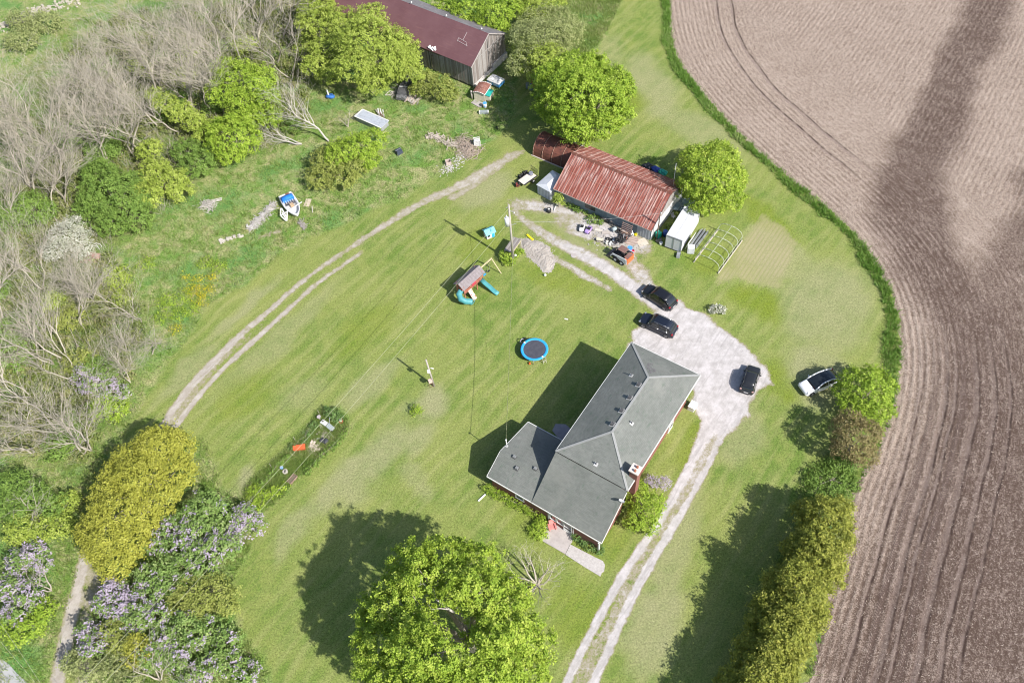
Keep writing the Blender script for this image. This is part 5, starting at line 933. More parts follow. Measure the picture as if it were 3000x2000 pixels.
small('drum', 'black drum with a pale centre standing on gravel near the white shed', 'drum', (1608, 620), lambda q: (MB().cyl((0, 0, 0), (0, 0, .5), .33, n=16).build('body', PLAST, q), MB().cyl((0, 0, .5), (0, 0, .54), .14, n=10).build('lid', WHITE, q)))
small('white_pipe', 'white pipe leaning beside the young tree at the workshop corner', 'pipe', (1622, 619), lambda q: MB().cyl((0, 0, .04), (.65, 1.2, .5), .05).build('pipe', WHITE, q))
small('concrete_disc', 'round pale stone disc in the gravel track below the workshop', 'stone', (1681, 749), lambda q: MB().cyl((0, 0, 0), (0, 0, .08), .42, .40, 18).build('body', CONC, q))

# ------------------------------------------------------------ in front of the workshop
j = lambda x, y: (1680 + x / 7.84, 600 + y / 7.84)
def toycar(q, c):
    m = MB(); m.loft([rr(x, w_, z0, z1, .08) for x, w_, z0, z1 in ((-.6, .5, .2, .4), (-.5, .62, .14, .5), (-.1, .66, .12, .46), (.3, .66, .12, .48), (.55, .6, .14, .44), (.66, .45, .2, .36))]); m.build('body', c, q)
    MB().box((-.1, 0, .48), (.5, .42, .06)).build('seat', PLAST, q); MB().slab([(.14, -.24, .46), (.14, .24, .46), (.06, .22, .66), (.06, -.22, .66)], .02).build('windscreen', CARGL, q); MB().tube([(-.42, -.25, .45), (-.42, -.22, .7), (-.42, .22, .7), (-.42, .25, .45)], .025).build('roll_bar', c, q)
    for x in (-.38, .38):
        for s in (-1, 1): MB().cyl((x, s * .26, .14), (x, s * .36, .14), .14, n=12).build('wheel', PLAST, q)
small('ride_on_car', "white child's ride-on car parked beside a purple one", 'toy car', j(195, 560), lambda q: toycar(q, WP_), R(-108), 'ride-on toy cars'); small('ride_on_car', "purple child's ride-on car parked beside a white one", 'toy car', j(345, 610), lambda q: toycar(q, M('toy_purple', (.33, .22, .50), (.42, .30, .6), 2, .4)), R(-128), 'ride-on toy cars')
def pallet(q, lean=True, nn=8, wd=1.5, ht=1.9):
    T = (lambda u, z, d: (u, -.18 + z * -.0 + (ht - z) * -.30 + d, z)) if lean else (lambda u, z, d: (u, z - ht / 2, .08 + d))
    for u in (-wd / 2 + .05, 0, wd / 2 - .05): MB().beam(T(u, 0, 0), T(u, ht, 0), .08, .06, up=(1, 0, 0)).build('upright', M('pallet_brown', (.20, .13, .11), (.28, .19, .16), 3, .9), q)
    for i in range(nn): z = .06 + i * (ht - .12) / (nn - 1); MB().beam(T(-wd / 2, z, .05 * (1 if not lean else -1)), T(wd / 2, z, .05 * (1 if not lean else -1)), .11, .03, up=(0, 0, 1) if not lean else (0, .3, .95)).build('slat', M('pallet_slat', (.25, .17, .15), (.34, .25, .22), 3, .9), q)
w0 = G2(*j(1245, 640)); q = thing('leaning_pallet', 'brown wooden pallet leaning against the workshop front wall', 'pallet', (w0[0], w0[1], 0), WA); pallet(q)
def bike(q):
    for x in (-.5, .5): MB().torus((x, 0, .33), .32, .028, 20, 5, 'y').build('wheel', RUB, q)
    MB().tube([(-.5, 0, .33), (-.15, 0, .75), (.38, 0, .78), (-.05, 0, .33), (-.5, 0, .33)], .02).tube([(.5, 0, .33), (.38, 0, .85), (.3, 0, .95)], .02).build('frame', M('bike_frame', (.35, .25, .2), None, 2, .4), q); MB().box((-.17, 0, .85), (.25, .13, .06)).build('saddle', PLAST, q); MB().beam((.33, -.25, .95), (.33, .25, .95), .03).build('handlebar', GF, q)
small('bicycle', 'rust-brown bicycle leaning at the workshop wall under the eave', 'bicycle', j(690, 400), bike, WA + .2); small('bicycle', 'grey bicycle with its wheel turned up at the workshop wall, right of the rusty one', 'bicycle', j(830, 440), bike, WA - .3)
small('galvanised_tub', 'grey-green metal tub lying on its side by the workshop wall', 'tub', j(940, 590), lambda q: (MB().cyl((-.35, 0, .3), (.35, .05, .3), .30, .26, 16).build('body', M('tub_grey', (.36, .43, .44), None, 2, .5), q), MB().torus((-.35, 0, .3), .3, .025, 16, 5, 'x').build('rim', GF, q)), .4)
def planks(n, L_, wd, mat, sp=.3, hz=.05, seed=1, fan=.3, name='plank'):
    def f(q):
        rg = random.Random(seed)
        for i in range(n): MB().box((rg.uniform(-.2, .2), (i - n / 2) * sp * .5 + rg.uniform(-.05, .05), .04 + hz * i), (L_ * rg.uniform(.75, 1.1), wd, .035), rz=rg.uniform(-fan, fan)).build(name, mat if not isinstance(mat, list) else mat[i % len(mat)], q)
    return f
small('orange_board', 'long orange-brown board lying across the scraps below the pallet', 'board', j(1120, 630), planks(2, 2.1, .32, M('board_orange', (.46, .26, .17), (.58, .36, .24), 2, .8)), R(-40))
small('timber_pile', 'pinkish-brown boards and flat panels stacked in front of the workshop', 'boards', j(1340, 830), planks(7, 1.6, .35, [M('board_brown', (.34, .26, .22), (.42, .33, .28), 2, .9), M('board_pink', (.50, .40, .35), None, 2, .9)], .34, .05, 3), R(-30))
small('plywood_sheet', 'square beige plywood sheet lying flat at the workshop door', 'plywood', j(1575, 865), lambda q: MB().box((0, 0, .06), (1.35, 1.25, .04)).build('sheet', M('plywood', (.52, .46, .37), (.58, .52, .43), 1.5, .8), q), R(18))
def bag(mat, r=(.5, .4, .35), n=3, seed=1):
    def f(q):
        rg = random.Random(seed)
        for i in range(n): MB().ball((rg.uniform(-.4, .4) * (n > 1), rg.uniform(-.3, .3) * (n > 1), r[2] * .7), tuple(a * rg.uniform(.7, 1.1) for a in r), 9, 6, .16, rg).build('sack' if n > 1 else 'body', mat, q)
    return f
TARP = M('black_tarp', (.035, .037, .045), (.07, .07, .085), 3, .5, bump=.6)
small('dark_tarpaulin', 'black tarpaulin spread behind the scrap heap by the workshop', 'tarpaulin', j(1180, 740), bag(M('tarp_brown', (.075, .065, .065), (.12, .10, .10), 2, .8, bump=.5), (.9, .55, .25), 2, 4), .3)
q = thing('scrap_heap', 'black heap of tyres and scrap metal behind the skid steer', 'scrap', G(*j(1090, 860)), 0); rg = random.Random(8)
for i in range(9): tyre(MB(), (rg.gauss(0, .45), rg.gauss(0, .45), .15 + .09 * i), .33, rg.choice('zzxy')).build('tyre', RUB, q)
for i in range(16): MB().box((rg.gauss(0, .5), rg.gauss(0, .5), rg.uniform(.2, .9)), (rg.uniform(.3, .9), rg.uniform(.05, .2), .05), rz=rg.uniform(0, 3), rx=rg.uniform(-.6, .6), ry=rg.uniform(-.6, .6)).build('scrap_piece', [PLAST, GF, RUSTD, PLAST][i % 4], q)
for i, (x, y, lb) in enumerate(((790, 800, 'worn tyre lying flat left of the black scrap heap'), (880, 830, 'dark tyre lying against the black scrap heap'))): small('worn_tyre', lb, 'tyre', j(x, y), lambda q: tyre(MB(), (0, 0, .12)).build('tyre', RUB, q))
def jugs(mats, n=6, seed=2, r=.16):
    def f(q):
        rg = random.Random(seed)
        for i in range(n): x, y = rg.uniform(-.55, .55), rg.uniform(-.45, .45); MB().cyl((x, y, 0), (x + rg.uniform(-.1, .1), y, r * 2.2), r, r * .85, 10).build('bucket', mats[i % len(mats)], q)
    return f
small('bucket_cluster', 'cluster of white buckets and tubs left of the skid steer', 'buckets', j(850, 900), jugs([WHITE, M('tub_cream', (.62, .60, .52), None, 2, .6), M('tub_grey2', (.36, .36, .36), None, 2, .6)], 8))
small('white_jug', 'tall white plastic jug among toys below the leaning pallet', 'jug', j(1340, 700), lambda q: (MB().cyl((0, 0, 0), (0, 0, .4), .28, .22, 12).build('body', WHITE, q), MB().cyl((0, .0, .4), (.05, .05, .8), .09, .07, 8).build('neck', WHITE, q)))
small('toy_truck', 'yellow and red plastic toy truck right of the tall white jug', 'toy', j(1435, 700), lambda q: (MB().box((0, 0, .2), (.5, .28, .25)).build('body', M('toy_yellow', (.72, .62, .02), None, 2, .4), q), MB().box((.3, 0, .16), (.2, .26, .2)).build('cab', RED, q)), .7)
small('cream_cushion', 'cream cushion bench with dark legs left of the bucket cluster', 'bench', j(600, 830), lambda q: (MB().box((0, 0, .32), (.85, .42, .14)).build('seat', M('cushion', (.62, .57, .44), None, 2, .8), q), MB().box((-.4, 0, .15), (.06, .4, .3)).build('leg', PLAST, q), MB().box((.4, 0, .15), (.06, .4, .3)).build('leg', PLAST, q)), R(-20))
small('pale_board', 'pale flat board lying right of the purple ride-on car', 'board', j(570, 585), lambda q: MB().box((0, 0, .05), (.95, .4, .05)).build('board', M('cream_board', (.60, .55, .48), None, 2, .9), q), R(-25)); small('pale_board', 'greyish flat board with brown edge in front of the bicycles', 'board', j(745, 650), lambda q: MB().box((0, 0, .07), (1.1, .42, .08)).build('board', M('grey_board', (.46, .41, .37), None, 2, .9), q), R(-12))
small('fuel_drum', 'blue-lidded drum standing behind the orange engine cover', 'drum', j(1290, 1075), lambda q: (MB().cyl((0, 0, 0), (0, 0, .75), .33, n=16).build('body', M('drum_purple', (.16, .17, .42), None, 2, .5), q), MB().cyl((0, 0, .75), (0, 0, .80), .34, n=16).build('lid', M('lid_blue', (.08, .33, .68), None, 2, .4), q))); small('fuel_can', 'red plastic fuel can beside the blue-lidded drum', 'fuel can', j(1352, 1100), lambda q: (MB().box((0, 0, .24), (.45, .3, .45)).build('body', M('can_red', (.55, .02, .06), None, 2, .4), q), MB().cyl((.1, 0, .45), (.2, 0, .55), .05).build('spout', PLAST, q)), .5)
def bin_(q, c=(.02, .42, .30)):
    m_ = M('bin_%d' % int(c[1] * 100), c, None, 2, .5); MB().box((0, 0, .5), (.55, .55, 1.0), taper=1.1).build('body', m_, q); MB().box((0, 0, 1.03), (.64, .64, .07)).build('lid', m_, q); MB().cyl((-.28, -.25, .1), (-.28, .25, .1), .1).build('wheel', PLAST, q)
small('green_bin', 'sea-green wheeled bin at the white end wall of the workshop', 'bin', (1928, 697), bin_, .6); small('blue_barrel', 'dark blue barrel in the gap beside the truck box', 'barrel', (1948, 690), lambda q: (MB().cyl((0, 0, 0), (0, 0, .9), .3, n=14).build('body', M('barrel_blue', (.04, .09, .32), None, 2, .4), q), MB().torus((0, 0, .6), .30, .02, 14, 5).build('hoop', M('barrel_blue', (.04, .09, .32)), q)))
small('worn_tyre', 'tyre standing upright between green bin and blue barrel', 'tyre', (1940, 690), lambda q: tyre(MB(), (0, 0, .33), .33, 'y').build('tyre', RUB, q), .5); small('white_bucket', 'white bucket on the grass at the truck box corner', 'bucket', (1936, 716), lambda q: (MB().cyl((0, 0, 0), (0, 0, .38), .2, .23, 14).build('body', WHITE, q), MB().torus((0, 0, .38), .22, .02, 14, 5).build('rim', WHITE, q))); small('sack_pile', 'brown and grey sacks in the gap between workshop and truck box', 'sacks', (1930, 707), bag(M('sack_brown', (.20, .16, .13), (.32, .28, .25), 3, .9), (.3, .25, .2), 5, 3))
small('garden_chair', 'white wire chair in the shaded gap beside the truck box', 'chair', (1972, 640), lambda q: (MB().box((0, 0, .42), (.45, .45, .04)).build('seat', TRIM, q), MB().box((0, .22, .68), (.45, .04, .5)).build('backrest', TRIM, q), *[MB().beam((sx * .2, sy * .2, 0), (sx * .2, sy * .2, .42), .03).build('leg', TRIM, q) for sx in (-1, 1) for sy in (-1, 1)]), .6)
loose('yard_scraps', 'scattered stones and scraps on the gravel in front of the workshop', [j(450, 640), j(700, 760), j(950, 940), j(1200, 620), j(1450, 880)], 420, .14, M('scrap_pale', (.38, .35, .32), (.48, .46, .43), 2, .9), .9, 12, hump=.05, flat=.35)
small('wall_pipe', 'long pale pipe lying along the foot of the workshop wall', 'pipe', (1750, 632), lambda q: MB().cyl((-3.9, 0, .25), (3.6, 0, .35), .04, n=6).build('pipe', M('pipe_pale', (.45, .50, .52), None, 2, .6), q), WA - .07)
# behind the workshop
for px, py, c, nm in ((1897, 486, TARP, 'black tarpaulin heap in the shade behind the workshop'), (1921, 494, M('tarp_blue', (.06, .10, .42), None, 2, .5), 'royal blue tarpaulin behind the workshop'), (1941, 503, M('tarp_green', (.05, .40, .30), None, 2, .5), 'sea-green tarpaulin nearest the round maple behind the workshop')): small('tarpaulin', nm, 'tarpaulin', (px, py + 6), bag(c, (.75, .5, .4), 2 if c is TARP else 1, 5), -.6, 'tarpaulins behind the workshop')
small('lumber_stack', 'white and brown boards stacked at the far end of the arched hut', 'boards', (1690, 424), planks(8, 2.4, .2, [WHITE, BRN, WOODG, M('board_pink', (.5, .4, .35))], .3, .05, 6, .15), R(-40)); small('black_cover', 'black plastic cover under the edge of the big maple near the arched hut', 'cover', (1675, 408), bag(TARP, (.6, .5, .4), 1, 7))
# utility trailer
b = G(1546, 531); q = thing('utility_trailer', 'flat utility trailer with pale plywood deck and raised mesh ramp', 'trailer', b, R(40)); 
MB().box((0, 0, .55), (2.5, 1.3, .06)).build('deck', M('deck_pale', (.58, .52, .46), (.66, .60, .54), 1.2, .9), q); m = MB()
for s in (-1, 1): m.beam((-1.3, s * .7, .62), (1.3, s * .7, .62), .07, .14)
m.beam((-1.3, 0, .45), (-2.1, 0, .45), .08); m.build('frame', PLAST, q)
for s in (-1, 1): w_ = tyre(MB(), (.35, s * .82, .30), .30, 'y', .09).build('wheel', RUB, q); MB().cyl((.35, s * .78, .30), (.35, s * .88, .30), .14, n=10).build('rim', WHITE, w_)
m = MB()
for i in range(8): m.beam((1.3, -.65 + i * .185, .6), (1.35, -.65 + i * .185, 1.7), .03)
for z in (.65, 1.15, 1.7): m.beam((1.33, -.66, z), (1.33, .66, z), .04)
m.build('ramp', PLAST, q)
small('engine_block', 'dark engine and red parts at the tongue of the utility trailer', 'engine', (1517, 546), lambda q: (MB().box((0, 0, .3), (.5, .45, .4)).build('block', M('engine_red', (.24, .06, .05), None, 2, .6), q), MB().cyl((.2, -.2, .5), (.2, .2, .5), .16).build('pulley', PLAST, q), tyre(MB(), (-.3, .3, .3), .3, 'x').build('tyre', RUB, q))); small('pressure_tank', 'small grey tank standing on the trailer deck beside the ramp', 'tank', (1556, 520), lambda q: MB().cyl((0, 0, .58), (0, 0, .95), .3, n=14).build('body', M('tank_grey', (.22, .23, .28), None, 2, .5), q)); small('tyre_row', 'row of dark tyres and parts along the far side of the trailer', 'tyres', (1532, 515), lambda q: [tyre(MB(), (i * .45 - .7, 0, .3), .3, 'xy'[i % 2]).build('tyre', RUB, q) for i in range(4)], R(40))

# ------------------------------------------------------------ by the barn
z6 = lambda x, y: (1100 + x / 4.752, y / 4.752)
b = G(*z6(1680, 1180)); q = thing('truck_cap', 'white-topped blue camper cap standing at the barn gable', 'camper cap', b, R(-40)); CBL = M('camper_blue', (.08, .32, .68), (.12, .38, .72), 2, .4)
MB().prism([(-1.15, -.75), (1.15, -.75), (1.15, .75), (-1.15, .75)], .35, .95).build('body', CBL, q); MB().add([(-1.2, -.8, .95), (1.2, -.8, .95), (1.2, .8, .95), (-1.2, .8, .95), (-1.0, -.6, 1.25), (.85, -.6, 1.25), (.85, .6, 1.25), (-1.0, .6, 1.25)], [(0, 1, 5, 4), (1, 2, 6, 5), (2, 3, 7, 6), (3, 0, 4, 7), (4, 5, 6, 7)]).build('roof', WHITE, q)
for x in (-.5, .4): MB().box((x, -.77, .68), (.6, .03, .3)).build('window', M('pale_glass', (.45, .6, .72), None, 2, .2), q)
for sx in (-1, 1):
    for sy in (-1, 1): MB().beam((sx * 1.0, sy * .6, 0), (sx * 1.0, sy * .6, .35), .08).build('leg', PLAST, q)
g0, g1 = G(*z6(1378, 1392)), G(*z6(1530, 1425)); e = g1 - g0; q = thing('chicken_coop', 'cream chicken coop with rusty curved roof and teal nest box at the barn corner', 'coop', g0, math.atan2(e[1], e[0])); lc = float(np.linalg.norm(e)); CRM = M('coop_cream', (.52, .48, .36), (.60, .56, .44), 2, .8)
for i in range(7): MB().box(((i + .5) * lc / 7, -.0, .75), (lc / 7 - .012, .04, 1.5)).build('plank', CRM, q)
MB().prism([(0, .03), (lc, .03), (lc, 2.3), (0, 2.3)], 0, 1.48).build('wall', CRM, q)
rings = [[(x, y, 1.52 + .28 * sin(pi * (x + .15) / (lc + .3)) * 1.0 + dz) for y, dz in ((-.15, 0), (2.45, 0), (2.45, -.05), (-.15, -.05))] for x in np.linspace(-.12, lc + .12, 8)]; MB().loft(rings, smooth=False).build('roof', M('coop_roof', (.20, .08, .06), (.30, .15, .12), 1.5, .8, c3=(.36, .26, .22)), q); m = MB(); 
for y in (-.17, 2.47): m.tube([r[0 if y < 0 else 1][0:1] + (y, r[0][2] + .0) for r in rings], .05)
m.tube([(lc + .14, -.15, 1.6), (lc + .14, 2.45, 1.6)], .05); m.build('roof_trim', WHITE, q)
MB().box((lc + .40, .85, .75), (.7, 1.5, .9)).build('nest_box', CRM, q); MB().box((lc + .42, .85, 1.24), (.8, 1.6, .07), ry=.15).build('nest_box_lid', M('teal_lid', (.03, .38, .32), None, 2, .5), q)
flat_slab('coop_ramp', [z6(*p) for p in ((1330, 1440), (1385, 1390), (1500, 1440), (1480, 1500), (1430, 1495))], .12, CONC, 'pale concrete slab in front of the chicken coop', None, 'slab')
small('plastic_barrel', 'white barrel with blue lid in front of the chicken coop', 'barrel', z6(1526, 1500), lambda q: (MB().cyl((0, 0, 0), (0, 0, .85), .3, n=16).build('body', WHITE, q), MB().cyl((0, 0, .85), (0, 0, .9), .31, n=16).build('lid', CBL, q), MB().box((.0, -.3, .5), (.2, .03, .25)).build('sticker', CBL, q)))
small('water_trough', 'low grey trough with white ends below the blue-lidded barrel', 'trough', (1418, 332), lambda q: (MB().box((0, 0, .2), (1.2, .55, .4)).build('body', M('trough_grey', (.30, .34, .34), None, 2, .6), q), *[MB().box((s * .66, 0, .22), (.16, .5, .38)).build('end', WHITE, q) for s in (-1, 1)]), R(-5))
small('blue_drum', 'blue and orange drums under the branches opposite the barn gable', 'drums', (1556, 262), lambda q: [MB().cyl((x, y, 0), (x, y, .85), .3, n=12).build('drum', c, q) for x, y, c in ((0, 0, M('barrel_blue2', (.05, .12, .45), None, 2, .4)), (.35, .5, M('drum_orange', (.45, .14, .08), None, 2, .5)), (-.5, .4, M('drum_grey', (.2, .22, .25), None, 2, .5)))])
for px, py, lb in ((1502, 193, 'grey fence post standing at the barn corner under the trees'), (1383, 290, 'short grey post at the near corner of the barn')): small('fence_post', lb, 'post', (px, py), lambda q: MB().cyl((0, 0, 0), (0, 0, 1.5), .14, n=8).build('post', POLEM, q))
small('spare_tyre', 'small dark wheel lying at the edge of the shade below the barn', 'wheel', (1457, 378), lambda q: (tyre(MB(), (0, 0, .2), .28, 'x', .07).build('tyre', RUB, q)), .6)
# wreck, woodpile
a1_, a2_ = G2(*z6(455, 1190)), G2(*z6(370, 1395)); d = a1_ - a2_; q = thing('wrecked_car', 'burnt black car shell with broken windows under the trees near the barn', 'car', (*((a1_ + a2_) / 2), 0), math.atan2(d[1], d[0])); WR = M('burnt_metal', (.06, .06, .062), (.16, .16, .165), 3, .7, .2, .5, c3=(.36, .36, .37))
MB().loft([rr(x, w_, .25, z1, .15) for x, w_, z1 in ((-2.2, 1.5, .7), (-2.05, 1.7, .85), (-.9, 1.78, .92), (.8, 1.78, .92), (2.0, 1.7, .82), (2.15, 1.4, .6))]).build('body', WR, q); MB().loft([rr(x, w_, .85, z1, .05, .8) for x, w_, z1 in ((-1.6, 1.5, .95), (-1.0, 1.5, 1.35), (.3, 1.5, 1.38), (1.0, 1.5, .95))]).build('cabin', VENT, q)
for s in (-1, 1): MB().tube([(-1.6, s * .7, .95), (-1.0, s * .62, 1.38), (.3, s * .62, 1.4), (1.0, s * .7, .95)], .04).build('pillar', WR, q)
MB().box((-.3, 0, 1.4), (.25, 1.3, .04)).build('roof_strip', M('bare_metal', (.5, .5, .5), None, 2, .4), q); MB().box((1.5, 0, .9), (.9, .2, .04)).build('hood_strip', M('bare_metal', (.5, .5, .5)), q)
small('board_pile', 'heap of grey-brown boards beside the burnt car', 'boards', z6(520, 1390), planks(14, 2.2, .2, [WOODG, M('board_pink', (.5, .4, .35)), DEADW], .28, .035, 9, .35), R(62))
loose('scrap_wood', 'broken scrap wood strewn left of the burnt car', [z6(240, 1350), z6(300, 1250)], 60, .3, DEADW, .5, 21, hump=.3, length=2, wd=(.15, .4))
# grey trailer roof
c = [G(px, py, .9) for px, py in ((1038, 341), (1062.5, 321), (1140, 355), (1115, 375))]; o = sum(c) / 4; e = c[3] - c[0]; e2 = c[1] - c[0]; q = thing('camper_roof', 'long grey panel roof with white edges lying in the weeds', 'roof panel', (o[0], o[1], 0), math.atan2(e[1], e[0])); la, lb = float(np.linalg.norm(e)), float(np.linalg.norm(e2))
MB().prism([(-la / 2 + .1, -lb / 2 + .1), (la / 2 - .1, -lb / 2 + .1), (la / 2 - .1, lb / 2 - .1), (-la / 2 + .1, lb / 2 - .1)], 0, .8).build('body', GF, q); MB().box((0, 0, .86), (la, lb, .08)).build('panel', M('panel_grey', (.42, .45, .50), (.36, .39, .44), 1.2, .6, c3=(.26, .28, .31)), q)
for s in (-1, 1): MB().beam((-la / 2, s * lb / 2, .92), (la / 2, s * lb / 2, .92), .14, .08).build('edge', WHITE, q)
MB().beam((-la / 2, -lb / 2, .92), (-la / 2, lb / 2, .92), .14, .08).build('edge', WHITE, q)
small('white_planks', 'bundle of white and brown planks behind the grey panel roof', 'planks', (1114, 334), planks(6, 2.0, .18, [WHITE, WOODG, WHITE, BRN], .3, .05, 4, .2), R(105)); small('loose_plank', 'single pale plank right below the grey panel roof', 'plank', (1123, 391), lambda q: MB().box((0, 0, .08), (1.1, .16, .05)).build('plank', PALEW, q), R(40))
small('covered_machine', 'machine under a dark blue-black tarpaulin in the rough grass', 'tarpaulin', (1169, 449), lambda q: (MB().box((0, 0, .35), (1.1, .8, .7), taper=.75).build('cover', M('tarp_navy', (.035, .045, .075), (.06, .07, .10), 3, .5, bump=.5), q), MB().beam((-.5, 0, .72), (.5, 0, .74), .04).build('strap', GF, q)), R(35))
small('tote_frame', 'white cube frame with debris at the right end of the brush heap', 'frame', (1398, 425), lambda q: (MB().box((0, 0, .5), (.8, .7, .9)).build('body', M('tote_grey', (.38, .38, .38), (.6, .6, .6), 7, .7), q), *[MB().beam((sx * .45, sy * .4, 0), (sx * .45, sy * .4, 1.1), .07).build('post', WHITE, q) for sx in (-1, 1) for sy in (-1, 1)], *[MB().beam((-.45, sy * .4, 1.1), (.45, sy * .4, 1.1), .07).build('rail', WHITE, q) for sy in (-1, 1)]), .1)
small('wooden_crate', 'open brown crate standing beside the white rubble', 'crate', (1314, 480), lambda q: (*[MB().box((s * .38, 0, .3), (.04, .7, .6)).build('side', M('crate_pale', (.48, .40, .36), None, 2, .9), q) for s in (-1, 1)], *[MB().box((0, s * .34, .3), (.72, .04, .6)).build('side', M('crate_pale', (.48, .40, .36)), q) for s in (-1, 1)], MB().box((0, 0, .03), (.72, .66, .04)).build('floor', BRN, q)), .2)
loose('lumber_trail', 'trail of splintered pale lumber leading to the brush heap', [(1256, 396), (1290, 408), (1335, 428)], 150, .36, M('splinter', (.42, .36, .30), (.50, .44, .38), 2, .9), .32, 22, hump=.35, length=2, wd=(.1, .3))
loose('brush_heap', 'tangled pinkish-brown brush heap in the rough grass', [(1350, 412), (1362, 430), (1385, 440), (1365, 450)], 700, .26, M('brush_pink', (.34, .27, .215), (.44, .37, .31), 3, .9), .75, 23, hump=.6, length=2.6, flat=.12, wd=(.08, .3))
loose('white_rubble', 'spill of white broken plaster along the track edge', [(1356, 452), (1340, 475), (1322, 492), (1300, 505)], 260, .14, M('plaster', (.48, .46, .43), (.58, .55, .52), 3, .9), .55, 24, hump=.15)
small('blue_wheelbarrow', 'blue tub with a white handle half hidden in the woodland edge', 'tub', (968, 287), lambda q: (MB().loft([rr(x, w_, .15, z1, .1) for x, w_, z1 in ((-.7, .4, .35), (-.4, .9, .55), (.3, .9, .55), (.7, .5, .45))]).build('body', M('tub_blue', (.05, .17, .5), None, 2, .4), q), MB().cyl((-.2, .0, .5), (-.5, .4, 1.2), .12).build('handle', WHITE, q)), -.3)
# ------------------------------------------------------------ boat
k8 = lambda x, y: (550 + x / 5.88, 540 + y / 5.88)
st_l, st_r, bow = G2(*k8(1580, 300)), G2(*k8(1815, 185)), G2(*k8(1930, 625)); sm_ = (st_l + st_r) / 2; d = bow - sm_; Lb_ = float(np.linalg.norm(d)) * .93; wb = float(np.linalg.norm(st_l - st_r)); q = thing('old_boat', 'old white motor boat with blue canopy aground in the long grass', 'boat', (*sm_, 0), math.atan2(d[1], d[0])); BW = M('hull_white', (.68, .68, .68), (.58, .58, .57), 1.5, .5)
def hull(f): return max(.02, (1 - max(0, (f - .45) / .55) ** 2.2)) ** .6 * (.92 + .08 * min(1, f * 4))
rings = []
for f in (0, .15, .35, .55, .72, .85, .94, 1.0):
    hw = wb / 2 * hull(f); x = Lb_ * f; zt_ = .85 + .25 * f; rings.append([(x, -hw, zt_), (x, -hw * .75, .3 + .3 * f * f), (x, 0, .12 + .45 * f ** 3), (x, hw * .75, .3 + .3 * f * f), (x, hw, zt_), (x, hw * .84, zt_ + .02), (x, hw * .75, .5 + .35 * (f > .9)), (x, 0, .42 + .5 * (f > .9)), (x, -hw * .75, .5 + .35 * (f > .9)), (x, -hw * .84, zt_ + .02)])
MB().loft(rings).build('hull', BW, q); MB().box((.35, 0, .84), (.7, wb * .86, .1)).build('stern_deck', BW, q); MB().box((.25, .3, .92), (.45, .55, .05)).build('stern_patch', BRN, q)
MB().loft([[(x, -wb * .42, .9), (x, -wb * .36, z), (x, 0, z + .06), (x, wb * .36, z), (x, wb * .42, .9)] for x, z in ((.75, 1.25), (1.2, 1.45), (1.75, 1.35))]).build('canopy', M('canopy_blue', (.02, .16, .58), (.03, .20, .64), 2, .6), q); m = MB()
for i in range(6): m.beam((1.85 + .02 * i, -wb * .38 + i * wb * .15, 1.3), (2.2, -wb * .36 + i * wb * .145, .95), .05)
m.build('windscreen_frame', WHITE, q); MB().box((1.2, 0, .75), (2.2, wb * .6, .06)).build('cockpit_floor', VENT, q); MB().box((2.45, .1, .70), (.6, .5, .3)).build('seat', M('seat_tan', (.5, .36, .22), None, 2, .8), q)
small('white_boards', 'crossed white boards thrown over the old boat', 'boards', k8(1760, 560), lambda q: [MB().beam(a, b, .14, .05).build('board', WHITE, q) for a, b in (((-1.0, -.5, .9), (1.9, 1.4, 1.3)), ((-1.0, .9, .9), (-.1, -1.0, .7)), ((-.9, .2, .8), (-.25, -1.1, .5)), ((-1.1, .95, .9), (-1.15, -.2, .6)), ((-1.15, -.2, .62), (-.3, -1.2, .5)), ((-.15, .1, .9), (-.2, -1.2, .45)))])
loose('driftwood_heap', 'long heap of silvery split wood lying left of the boat', [k8(1480, 340), k8(1300, 560), k8(1080, 780)], 360, .34, M('silver_wood', (.40, .365, .34), (.50, .475, .46), 2, .9), .26, 31, hump=.35, length=2.6, flat=.1, wd=(.08, .28))
loose('stone_row', 'row of pale stones at the edge of the rough grass', [k8(540, 1010), k8(700, 950), k8(900, 890)], 40, .32, STONE, .2, 32, hump=.0, flat=.6, length=.9)
loose('silver_brush', 'pile of silvery branches alone in the green meadow', [k8(240, 370), k8(350, 350), k8(420, 400)], 90, .26, DEADW, .45, 33, hump=.5, length=3.8, flat=.14, wd=(.1, .3)); small('grey_poles', 'three long grey poles sticking out of the silvery branch pile', 'poles', k8(420, 330), lambda q: [MB().cyl((-1.2, y, .25), (1.5, y + .25, .4), .05).build('pole', DEADW, q) for y in (-.2, 0, .25)], .05)
small('grey_stake', 'thin grey stake standing right of the boat', 'stake', k8(2155, 470), lambda q: MB().cyl((0, -.3, .1), (0, .5, .6), .06).build('stake', DEADW, q)); loose('grey_branches', 'dark grey driftwood limb reaching from the boat bow into the grass', [k8(1930, 640), k8(2020, 780)], 40, .26, WOODG, .13, 35, hump=.2, length=2.5, flat=.3, wd=(.15, .4))
small('tan_tarp', 'flat tan sheet lying in the grass right of the boat', 'sheet', k8(2065, 320), lambda q: MB().box((0, 0, .05), (.8, 1.5, .05)).build('sheet', M('tan_sheet', (.45, .38, .28), (.52, .45, .35), 2, .9), q), -.2)
small('white_chairs', 'white metal bench frame at the foot of the white blossoming bush', 'bench', (282, 727), lambda q: [MB().beam(a, b, .06).build('rail', WHITE, q) for a, b in (((-.6, 0, .5), (.6, 0, .5)), ((-.6, .5, .5), (.6, .5, .5)), ((-.6, 0, 0), (-.6, 0, 1)), ((.6, 0, 0), (.6, 0, 1)), ((-.6, .5, 0), (-.6, .5, .5)), ((.6, .5, 0), (.6, .5, .5)), ((-.6, 0, 1), (.6, 0, 1)))], -.5)
